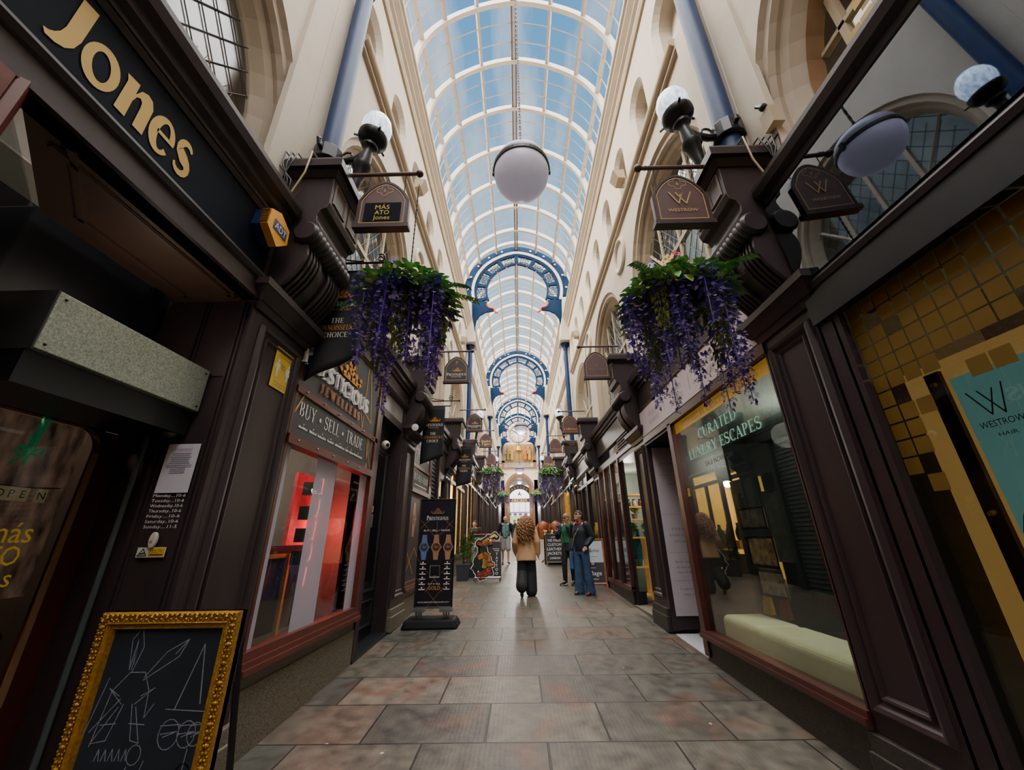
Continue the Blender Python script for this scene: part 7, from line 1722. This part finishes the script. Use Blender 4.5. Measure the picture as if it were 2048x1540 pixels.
# ================================================================== PEOPLE
M_skin = mat('skin', 'c99a80', .55, var=.06, scale=20)
def lerp(a, b, t): return tuple(a[i]+(b[i]-a[i])*t for i in range(3))
def limb(mb, pts, rr, n=10):
    P = []; R = []
    for i in range(len(pts)-1):
        for k in range(4): t = k/4; P.append(lerp(pts[i], pts[i+1], t)); R.append(rr[i]+(rr[i+1]-rr[i])*t)
    P.append(pts[-1]); R.append(rr[-1]); mb.tube(P, R, n)
    for p, r in zip(pts, rr): mb.ball(p, r*.98, n, 6)
def hand(mb, w, d, side, curl=.6, up=(0,0,1)):
    d = norm(d); u = norm(Vector(up)-d*Vector(up).dot(d)); s = d.cross(u)*side; w = Vector(w)
    mb.tube([w, w+d*.04, w+d*.085], [.024,.03,.03], 8, flat=.55)
    mb.ball(w+d*.06, .033, 10, 6)
    for i, (o, L) in enumerate(((-.027,.068),(-.009,.078),(.009,.072),(.027,.056))):
        b = w+d*.085+s*o; c = b+d*L*.45-u*L*.1*curl; e = c+d*L*.3*(1-curl*.5)-u*L*.35*curl; f = e+d*L*.2*(1-curl)-u*L*.25*curl
        mb.tube([w+d*.06+s*o, b, c, e, f], [.0095,.0095,.009,.0085,.007], 6)
    b = w+d*.03-s*.03; mb.tube([w+d*.015-s*.015, b, b+d*.035-s*.022-u*.012, b+d*.062-s*.022-u*.025], [.013,.012,.0105,.008], 6)
def head_mesh(mb, c, yaw=0, pitch=0, k=1.0):
    R = Matrix.Rotation(yaw, 3, 'Z') @ Matrix.Rotation(pitch, 3, 'X'); c = Vector(c)
    def q(p): return c+R @ (Vector(p)*k)
    v0 = len(mb.v)
    mb.ball(c, 1, 20, 14, (.074*k,.094*k,.105*k), rot=R)
    mb.ball(q((0,-.028,-.062)), 1, 14, 9, (.056*k,.062*k,.058*k), rot=R)
    mb.tube([q((0,-.088,.022)), q((0,-.104,-.008)), q((0,-.112,-.03)), q((0,-.09,-.036))], [.01*k,.012*k,.016*k,.01*k], 7)
    for s in (-1, 1):
        mb.ball(q((s*.075,.008,-.01)), 1, 8, 6, (.012*k,.02*k,.032*k), rot=R); mb.ball(q((s*.04,-.062,-.03)), .028*k, 8, 6)
        mb.tube([q((s*.012,-.092,.032)), q((s*.045,-.084,.034))], .009*k, 6)
    mb.ball(q((0,-.082,-.098)), .022*k, 8, 6)
    return q
def face_parts(q, r, k=1.0, glasses=False, body=None):
    r = body or r
    m = MB()
    for s in (-1, 1): m.ball(q((s*.03,-.086,.012)), .0115*k, 10, 6)
    m.build('eyes', mat('eye_white', 'd9d2cc', .3, var=0), r, smooth=True)
    m = MB()
    for s in (-1, 1): m.ball(q((s*.03,-.0955,.012)), .0055*k, 8, 5)
    m.build('pupils', mat('dark_iris', '241a16', .3, var=0), r)
    m = MB(); m.tube([q((-.024,-.094,-.064)), q((-.01,-.101,-.061)), q((0,-.102,-.063)), q((.01,-.101,-.061)), q((.024,-.094,-.064))], [.003*k,.006*k,.006*k,.006*k,.003*k], 6); m.build('lips', mat('lip', '9a5650', .5, var=0), r)
    m = MB()
    for s in (-1, 1): m.tube([q((s*.012,-.1,.034)), q((s*.03,-.098,.04)), q((s*.05,-.084,.034))], .0045*k, 5)
    m.build('eyebrows', mat('brow', '4a3226', .7, var=0), r)
    if glasses:
        m = MB()
        for s in (-1, 1): m.ball(q((s*.032,-.1,.01)), 1, 10, 6, (.026*k,.008*k,.02*k)); m.tube([q((s*.056,-.09,.014)), q((s*.074,.0,.014))], .004*k, 5)
        m.tube([q((-.01,-.106,.014)), q((.01,-.106,.014))], .004*k, 5); m.build('glasses', M_black, r)
def skull_cap(q, r, m_, k=1.0, low=.0, back=True, nm='hair'):
    mb = MB(); n = 20
    def fn(u, v):
        a = 2*pi*u; t = v*pi*(.33+.28*(.5+.5*sin(a))); x = .082*sin(t)*cos(a); y = .102*sin(t)*sin(a); z = .115*cos(t)
        w = mnoise.noise(Vector((x*60,y*60,z*60)))*.004; s = 1+w*8; return tuple(q((x*s, y*s+.004, z*s+.004)))
    mb.grid(fn, n, 9); o = mb.build(nm, m_, r, smooth=True); so = o.modifiers.new('t', 'SOLIDIFY'); so.thickness = .006*k; return o
def person(loc, rz, label, H=1.75, **K):
    r = T('person', label, 'person', loc, rz, None); s = H/1.75
    J = dict(pelvis=(0,0,.95), waist=(0,0,1.1), chest=(0,-.01,1.3), neck=(0,.0,1.49), head=(0,-.015,1.635),
             shL=(.185,0,1.43), shR=(-.185,0,1.43), elL=(.25,.03,1.15), elR=(-.25,.03,1.15), wrL=(.25,-.05,.91), wrR=(-.25,-.05,.91),
             hipL=(.09,0,.93), hipR=(-.09,0,.93), knL=(.1,-.02,.5), knR=(-.1,-.02,.5), anL=(.1,.03,.08), anR=(-.1,.03,.08), toL=(.115,-.13,.03), toR=(-.115,-.13,.03))
    J.update(K.get('J', {})); J = {a: tuple(c*s for c in b) for a, b in J.items()}
    # local coordinates: the person faces -Y
    mb = MB(); B = lambda m, n, mt, **k: m.build(n, mt, r, local=True, **k)
    mb.tube([J['pelvis'], J['waist'], J['chest'], lerp(J['chest'], J['neck'], .7)], [.135*s,.115*s,.14*s,.1*s], 14, flat=.72)
    limb(mb, [lerp(J['chest'], J['neck'], .75), J['neck'], lerp(J['neck'], J['head'], .5)], [.07*s,.052*s,.05*s])
    for q in 'LR':
        limb(mb, [J['sh'+q], J['el'+q], J['wr'+q]], [.052*s,.04*s,.026*s]); limb(mb, [lerp(J['chest'],J['neck'],.6), J['sh'+q]], [.08*s,.052*s])
        limb(mb, [J['hip'+q], J['kn'+q], J['an'+q]], [.088*s,.056*s,.036*s])
        limb(mb, [J['an'+q], J['to'+q]], [.036*s,.026*s])
        d = K.get('hd'+q) or tuple(J['wr'+q][i]-J['el'+q][i] for i in range(3))
        hand(mb, J['wr'+q], d, 1 if q == 'L' else -1, K.get('curl', .6), K.get('up', (0,-1,0)))
    yaw, pit = K.get('look', (0,0)); Q = head_mesh(mb, J['head'], yaw, pit, s)
    b = B(mb, 'body', K.get('skin', M_skin)); remesh(b, K.get('vox', .009), 2)
    r['_q'] = 0; del r['_q']
    def Ql(p): return Q(p)
    # face pieces need local coordinates: build with local flag through a tiny wrapper
    class LR:  # noqa
        pass
    I = r.matrix_basis.copy()
    Qw = lambda p: tuple(I @ Vector(Q(p)))
    if K.get('face', True): face_parts(Qw, r, s, K.get('glasses', False), b)
    return r, J, s, B, Qw
def cloth(B, nm, m, parts, vox, sm=3):
    mb = MB()
    for kind, *a in parts:
        if kind == 'limb': limb(mb, *a)
        elif kind == 'tube': mb.tube(a[0], a[1], 16, flat=a[2] if len(a) > 2 else 1)
        elif kind == 'ball': mb.ball(*a)
    o = B(mb, nm, m); remesh(o, vox, sm); return o
def shoes(B, J, s, m, h=.05):
    for q in 'LR':
        a, t = Vector(J['an'+q]), Vector(J['to'+q]); d = (t-a); mb = MB(); dn = d.normalized()
        mb.tube([a-dn*.05*s+Vector((0,0,-.02)), a+dn*.02*s+Vector((0,0,-.015)), a+d*.6, t+dn*.02*s, t+dn*.055*s], [.035*s,.046*s,.043*s,.042*s,.022*s], 12, flat=.8)
        B(mb, 'shoe', m, smooth=True)

# --- woman with curly hair walking away
r, J, s, B, Qw = person((.15, 9.5, fz(9.5)), pi-.06, 'person walking away in tan jacket with long curly hair and black trousers', 1.66, vox=.01, face=False, up=(1,0,0),
    J=dict(anL=(.11,.25,.2), knL=(.1,.0,.5), toL=(.11,.2,.05), anR=(-.1,-.02,.08), knR=(-.1,-.06,.5), elL=(.27,.03,1.14), wrL=(.27,-.09,.95), elR=(-.27,.05,1.14), wrR=(-.28,-.0,.9)))
M_tanj = mat('tan_jacket', 'c99c72', .5, var=.14, scale=5, bump=.25, bscale=16)
cloth(B, 'jacket', M_tanj, [('tube', [(0,.02,.74*s),(0,.01,.95*s),(0,0,1.15*s),(0,-.01,1.3*s),(0,0,1.44*s),(0,0,1.5*s)], [.235,.205,.175,.185,.15,.08], .72)]+[('limb', [J['sh'+q], J['el'+q], lerp(J['el'+q],J['wr'+q],.95)], [.085,.075,.06]) for q in 'LR']+[('ball', J['sh'+q], .083, 12, 8) for q in 'LR'], .012, 4)
M_blk = mat('black_speckled_cloth', '17171a', .8, col2='2c2e30', scale=120)
cloth(B, 'trousers', M_blk, [('tube', [(0,0,.78*s),(0,0,1.0*s)], [.16,.15], .75)]+[('limb', [J['hip'+q], J['kn'+q], (J['an'+q][0], J['an'+q][1], J['an'+q][2]+.02)], [.12,.125,.13]) for q in 'LR'], .012, 3)
shoes(B, J, s, mat('brown_shoe', '7a5f4a', .6, var=.1))
M_curl = mat('curly_auburn_hair', 'a8754a', .5, col2='6a4328', scale=30)
mb = MB(); rnd = random.Random(12); hc = Vector(J['head'])
mb.ball(hc+Vector((0,.02,.0)), 1, 16, 10, (.095,.105,.118)); mb.tube([hc+Vector((0,.04,.02)), hc+Vector((0,.08,-.2)), hc+Vector((0,.1,-.34)), hc+Vector((0,.1,-.42))], [.1,.12,.1,.04], 14, flat=.6)
for i in range(210):
    a = rnd.uniform(-.45, pi+.45); e = rnd.uniform(.0,1.0)**.6; L = rnd.uniform(.26,.56); p0 = hc+Vector((.09*cos(a)*e, .085*sin(a)*e+.01, .12*math.sqrt(max(0,1-e*e)))); ph = rnd.random()*6; fr_ = rnd.uniform(26,38); ps = []
    for k in range(26):
        u = k/25; out = .035+.115*min(1,u*1.9)**.8-.02*u; z = p0.z-L*u; w = .009+.011*u
        ps.append((p0.x+(cos(a)*(out)*e)+w*cos(fr_*u+ph)+.02*(rnd.random()-.5)*0, p0.y+max(.0,sin(a))*out*.8*e+w*.8*sin(fr_*u+ph)+.03*u, z))
    mb.tube(ps, [.0125]*20+[.011,.01,.008,.007,.005,.003], 5)
B(mb, 'curly_hair', M_curl, smooth=True)
mb = MB()
for i in range(60):
    a = rnd.uniform(-.2, pi+.2); e = rnd.uniform(.5,1.0); L = rnd.uniform(.3,.5); ph = rnd.random()*6; ps = []
    for k in range(22):
        u = k/21; out = .05+.11*min(1,u*1.9)**.8-.02*u; w = .01+.01*u; ps.append((hc.x+.08*cos(a)*e+cos(a)*out*e*.8+w*cos(30*u+ph), hc.y+max(0,sin(a))*(out+.085)*.85*e+w*sin(30*u+ph)+.03*u, hc.z+.1*math.sqrt(1-e*e*.9)-L*u))
    mb.tube(ps, [.009]*18+[.007,.006,.004,.003], 5)
B(mb, 'light_curls', mat('gold_curls', 'd2a06c', .5, col2='a06c40', scale=30), smooth=True)

# --- man in navy jacket looking up, at right
r, J, s, B, Qw = person((1.41, 9.6, fz(9.6)), -.75, 'person in navy jacket and flared jeans looking up beside the boards', 1.76, look=(-.25,-.28), vox=.009, glasses=True,
    J=dict(elL=(.27,.08,1.16), wrL=(.2,-.08,.98), elR=(-.26,.05,1.15), wrR=(-.24,-.03,.9), anL=(.14,.06,.08), anR=(-.1,.0,.08), knL=(.12,.0,.5), toL=(.17,-.1,.03)))
M_nvj = mat('navy_jacket', '1c222e', .6, var=.15, scale=6, bump=.2, bscale=14); M_jean = mat('blue_denim', '3b5a80', .75, col2='22395a', scale=7, bump=.15, bscale=60)
cloth(B, 'jacket', M_nvj, [('tube', [(0,.01,.88*s),(0,.0,1.0*s),(0,0,1.15*s),(0,-.01,1.3*s),(0,0,1.42*s),(0,.01,1.5*s)], [.175,.18,.18,.185,.15,.085], .76)]+[('limb', [J['sh'+q], J['el'+q], lerp(J['el'+q],J['wr'+q],.93)], [.085,.073,.055]) for q in 'LR']+[('ball', (0,.07,1.5*s), .07, 10, 7)], .01, 3)
cloth(B, 'jeans', M_jean, [('tube', [(0,0,.8*s),(0,0,.97*s)], [.15,.145], .75)]+[('limb', [J['hip'+q], J['kn'+q], (J['an'+q][0], J['an'+q][1]-.01, .05)], [.105,.085,.115]) for q in 'LR'], .01, 3)
shoes(B, J, s, mat('burgundy_shoe', '5a2028', .5, var=.15))
skull_cap(Qw, r, mat('short_brown_hair', '4a3526', .7, var=.3, scale=60), s)
mb = MB(); mb.tube([(.07,-.0,1.5*s),(.05,-.09,1.45*s),(-.03,-.1,1.45*s),(-.07,-.02,1.5*s),(0,.07,1.51*s),(.07,0,1.5*s)], .03, 8); B(mb, 'red_scarf', mat('red_scarf', '8a2420', .8, var=.2), smooth=True)
mb = MB(); mb.tube([(.12,.04,1.47*s),(.05,-.135,1.35*s),(-.06,-.15,1.18*s),(-.17,-.1,1.0*s),(-.2,.0,.93*s)], .011, 6, flat=.5); B(mb, 'bag_strap', mat('pale_strap', 'b7a78e', .7, var=.1), smooth=True)
# --- blue tote bag carried beside him
tb = T('tote_bag', 'blue tote bag hanging at the side of the navy jacket person', 'bag', (1.18, 9.75, .9)); mb = MB()
mb.grid(lambda u, v: (1.20+.055*cos(2*pi*u)*(1-.5*(1-v)), 9.8+.13*sin(2*pi*u), fz(9.7)+.87-.38*v-.02*sin(6*u)), 20, 8); mb.build('pouch', mat('blue_canvas', '2d5a8c', .8, var=.25, scale=8), tb, smooth=True)
mb = MB(); mb.tube([(1.2,9.7,fz(9.7)+.85),(1.22,9.72,fz(9.7)+1.0),(1.22,9.85,fz(9.7)+1.0),(1.2,9.9,fz(9.7)+.85)], .01, 5); mb.build('handle', MATS['blue_canvas'], tb)

# --- woman in green behind him
r, J, s, B, Qw = person((1.28, 11.0, fz(11.0)), -.5, 'person in green jumper and dark coat holding a phone behind navy jacket', 1.72, look=(-.3,.1), vox=.01, glasses=True, hdR=(.2,-.1,.9), up=(0,1,0),
    J=dict(elL=(.24,-.06,1.16), wrL=(.07,-.2,1.42), elR=(-.27,-.05,1.15), wrR=(-.2,-.26,1.25), anL=(.09,.04,.08), anR=(-.1,-.08,.08), knR=(-.1,-.08,.5), toR=(-.14,-.25,.03)))
cloth(B, 'jumper', mat('green_jumper', '1f6a4a', .85, var=.15, scale=14), [('tube', [(0,0,1.0*s),(0,0,1.15*s),(0,-.01,1.3*s),(0,0,1.45*s),(0,0,1.51*s)], [.15,.15,.16,.13,.075], .76)], .011, 2)
cloth(B, 'coat_sleeves', mat('navy_coat', '22304a', .7, var=.15, scale=8), [('limb', [J['sh'+q], J['el'+q], lerp(J['el'+q],J['wr'+q],.9)], [.08,.068,.055]) for q in 'LR']+[('tube', [(0,.055,.78*s),(0,.05,1.1*s),(0,.05,1.4*s),(0,.04,1.5*s)], [.17,.17,.18,.11], .45)], .011, 3)
cloth(B, 'trousers', mat('black_trousers', '15161b', .8, var=.1), [('tube', [(0,0,.8*s),(0,0,1.03*s)], [.15,.14], .75)]+[('limb', [J['hip'+q], J['kn'+q], (J['an'+q][0], J['an'+q][1], .12)], [.1,.075,.06]) for q in 'LR'], .011, 3)
shoes(B, J, s, mat('black_trainer', '1d1d20', .6, var=.1))
mb = MB()
for q in 'LR': a, t = Vector(J['an'+q]), Vector(J['to'+q]); d = (t-a).normalized(); d.z = 0; mb.tube([(a.x-d.x*.05, a.y-d.y*.05, .014), (t.x+d.x*.05, t.y+d.y*.05, .014)], .042, 10, flat=.32)
B(mb, 'white_soles', M_wht)
skull_cap(Qw, r, mat('grey_fair_hair', '9a8468', .7, var=.25, scale=60), s)
ph = T('mobile_phone', 'dark phone held up by the person in green', 'phone', (1.12,10.75,1.7)); wp_ = r.matrix_basis @ Vector(J['wrR']); mb = MB(); w_ = wp_+Vector((.02,-.03,.1)); mb.box(w_.x-.036,w_.x+.036,w_.y-.005,w_.y+.005,w_.z-.07,w_.z+.07); mb.build('case', M_black, ph, bevel=.003); mb = MB(); mb.box(w_.x-.032,w_.x+.032,w_.y+.005,w_.y+.006,w_.z-.065,w_.z+.065); mb.build('screen', mat('phone_screen', '8fa0b8', .2, var=0), ph)

# --- man in shorts walking towards the viewer
r, J, s, B, Qw = person((-.55, 16.3, fz(16.3)), .1, 'person in dark cardigan, teal tee and grey shorts walking towards us', 1.76, vox=.011, look=(.35,0),
    J=dict(elL=(.28,.06,1.15), wrL=(.3,-.06,.93), elR=(-.27,.06,1.15), wrR=(-.27,-.04,.91), anL=(.1,-.1,.08), knL=(.1,-.12,.5), toL=(.12,-.27,.05), anR=(-.1,.12,.1)))
cloth(B, 'cardigan', mat('dark_cardigan', '1d212c', .8, var=.12), [('tube', [(0,.02,.86*s),(0,.02,1.15*s),(0,.01,1.3*s),(0,.02,1.44*s),(0,.02,1.5*s)], [.175,.18,.185,.15,.09], .7)]+[('limb', [J['sh'+q], J['el'+q], lerp(J['el'+q],J['wr'+q],.92)], [.08,.07,.055]) for q in 'LR'], .012, 3)
mb = MB(); mb.grid(lambda u, v: ((u-.5)*(.10+.04*v*(1-v)*4)*2*(1-.35*max(0,v-.7)/.3), -.128-.02*cos((u-.5)*3)*sin(pi*v)-.008, 1.46*s-.52*v*s), 8, 10); o = B(mb, 'teal_tee', mat('teal_tee', '7f9a9e', .8, col2='1f5f68', scale=16), smooth=True); o.modifiers.new('t', 'SOLIDIFY').thickness = .01
cloth(B, 'shorts', mat('grey_shorts', '8d8d90', .8, var=.12, scale=12), [('tube', [(0,0,.8*s),(0,0,1.0*s)], [.155,.15], .75)]+[('limb', [J['hip'+q], lerp(J['hip'+q],J['kn'+q],.9)], [.115,.105]) for q in 'LR'], .012, 3)
shoes(B, J, s, mat('brown_trainer', '4c3f3a', .6, var=.1))
# --- distant walkers and a seated head
rnd = random.Random(31)
for i, (x, y, c, h, lb) in enumerate(((-.02,24,'1a1b22',1.72,'distant person in black coat just left of the curly haired walker'),(.12,27,'24232b',1.7,'distant person in black close beside the curly haired walker'),(-.3,27.5,'20202a',1.66,'distant dark figure to the left in the crowd near the exit'),(.35,31,'3a2c30',1.7,'distant figure farthest down the arcade'),(-1.55,14.35,'2a2024',1.6,'dark haired person behind the wood framed board'))):
    r, J, s, B, Qw = person((x, y, fz(y)), rnd.uniform(-.4,.4)+(pi if i in (0,3) else 0), lb, h, vox=.018, face=False)
    m = mat('crowd_%d' % i, c, .8, var=.15)
    cloth(B, 'coat', m, [('tube', [(0,0,.75*s),(0,0,1.1*s),(0,0,1.35*s),(0,0,1.48*s)], [.18,.17,.18,.1], .75)]+[('limb', [J['sh'+q], J['el'+q], lerp(J['el'+q],J['wr'+q],.9)], [.08,.07,.055]) for q in 'LR'], .018, 2)
    cloth(B, 'trousers', M_black, [('limb', [J['hip'+q], J['kn'+q], (J['an'+q][0], J['an'+q][1], .1)], [.1,.075,.065]) for q in 'LR'], .018, 2)
    shoes(B, J, s, M_black); skull_cap(Qw, r, mat('dark_hair', '241a18', .6, var=.2), s)
# ================================================================== SKY, SUN, LAMPS, ADDED FILL, CAMERA
W = bpy.data.worlds.new('sky'); SC.world = W; W.use_nodes = True
nt = W.node_tree; N = nt.nodes; L = nt.links; bg = N['Background']
tc = N.new('ShaderNodeTexCoord'); sp = N.new('ShaderNodeSeparateXYZ'); L.new(tc.outputs['Generated'], sp.inputs[0])
rp_ = N.new('ShaderNodeValToRGB'); e = rp_.color_ramp.elements
e[0].position = 0; e[0].color = (*lin('e9f0f6'), 1); e[1].position = 1; e[1].color = (*lin('5a97cf'), 1)
for p, c in ((.45,'d5e8f5'),(.62,'b2d6ee'),(.78,'84bbe2'),(.9,'66a5d8')):
    q = e.new(p); q.color = (*lin(c), 1)
mp = N.new('ShaderNodeMapping'); mp.inputs['Scale'].default_value = (5, 1.2, 2.5); mp.inputs['Rotation'].default_value = (0,0,.5); L.new(tc.outputs['Generated'], mp.inputs[0])
nz = N.new('ShaderNodeTexNoise'); nz.inputs['Scale'].default_value = 1.7; nz.inputs['Detail'].default_value = 6; nz.inputs['Roughness'].default_value = .55; L.new(mp.outputs[0], nz.inputs['Vector'])
# clouds thicker to the left
ma = N.new('ShaderNodeMath'); ma.operation = 'MULTIPLY_ADD'; ma.inputs[1].default_value = -.55; ma.inputs[2].default_value = .0; L.new(sp.outputs['X'], ma.inputs[0])
m2 = N.new('ShaderNodeMath'); m2.operation = 'ADD'; L.new(nz.outputs['Fac'], m2.inputs[0]); L.new(ma.outputs[0], m2.inputs[1])
r2 = N.new('ShaderNodeValToRGB'); r2.color_ramp.elements[0].position = .46; r2.color_ramp.elements[1].position = .78; L.new(m2.outputs[0], r2.inputs[0])
L.new(sp.outputs['Z'], rp_.inputs[0])
mx = N.new('ShaderNodeMix'); mx.data_type = 'RGBA'; L.new(r2.outputs[0], mx.inputs['Factor']); L.new(rp_.outputs[0], mx.inputs['A']); mx.inputs['B'].default_value = (.86,.91,.95,1)
L.new(mx.outputs['Result'], bg.inputs[0]); bg.inputs[1].default_value = SKY
s = bpy.data.lights.new('sun', 'SUN'); s.energy = SUN; s.angle = math.radians(12); s.color = (1,.88,.7)
o = bpy.data.objects.new('sun', s); COL.objects.link(o); o.rotation_euler = Vector((.72,.25,-.66)).to_track_quat('-Z', 'Y').to_euler()
s = bpy.data.lights.new('dome_fill_sun', 'SUN'); s.energy = SOFT; s.angle = math.radians(130); s.color = (1,.96,.9)  # added wide-angle sun, unseen, fills the arcade like a sky dome
o = bpy.data.objects.new('dome_fill_sun', s); COL.objects.link(o); o.rotation_euler = Vector((0,.4,-1)).to_track_quat('-Z', 'Y').to_euler()
def pt(x, y, z, p, c, rad=.1, name='lamp'):
    l = bpy.data.lights.new(name, 'POINT'); l.energy = p*LAMP; l.color = c; l.shadow_soft_size = rad
    o = bpy.data.objects.new(name, l); COL.objects.link(o); o.location = (x,y,z)
warm = (1,.78,.5)
pt(-3.4,4.0,2.5,11,(1,.86,.7),.15); pt(-2.25,4.95,1.7,6,(1,.12,.1),.1); pt(-3.1,1.5,2.6,9,(1,.75,.55),.1); pt(-2.25,1.95,2.85,.55,(1,.82,.66),.25)  # last point is an added fill that brightens the entrance soffit
pt(3.1,4.4,2.6,16,(1,.97,.85),.15); pt(2.9,8.1,2.7,9,(1,.85,.6),.1); pt(2.85,1.2,2.5,9,warm,.1); pt(2.7,9.6,2.6,9,(1,.9,.8),.1)
for x, y, z, p in ((.15,12,5.4,9),(.18,16.9,5.6,26),(.12,21,5.6,45),(.12,26.9,5.5,60),(.12,33,6,75),(.12,38.9,6.3,80),(.12,44,7,100),(.12,49,5,90)): pt(x, y, z, p, (1,.93,.85), .25)  # unseen fill points added at and between pendants to brighten the far stretch
for y, s_ in ((13,-1),(17,-1),(21,-1),(25,-1),(13,1),(17,1),(21,1)): pt((XL-.8 if s_ < 0 else XR+.8), y+.6, fz(y)+2.7, 26, warm, .15)
cam = bpy.data.cameras.new('camera'); co = bpy.data.objects.new('camera', cam); COL.objects.link(co); SC.camera = co
cam.sensor_fit = 'HORIZONTAL'; cam.sensor_width = 36; cam.lens = 768.5/2048*36; cam.clip_start = .05; cam.clip_end = 300
R_ = Vector((0.9997340483,0.0176569023,-0.0148346235)); U_ = Vector((0.0203335691,-0.3714123158,0.9282453542)); D_ = Vector((-0.0108801757,0.9283001268,0.3716725666))
M = Matrix((( R_.x,U_.x,-D_.x,0),(R_.y,U_.y,-D_.y,0),(R_.z,U_.z,-D_.z,1.53),(0,0,0,1))); co.matrix_world = M
SC.view_settings.view_transform = 'AgX'
try: SC.view_settings.look = LOOK
except Exception: pass
SC.view_settings.exposure = EXPO
SC.cycles.max_bounces = 10; SC.cycles.transparent_max_bounces = 24; SC.cycles.caustics_reflective = False; SC.cycles.caustics_refractive = False
SC.cycles.sample_clamp_indirect = 6
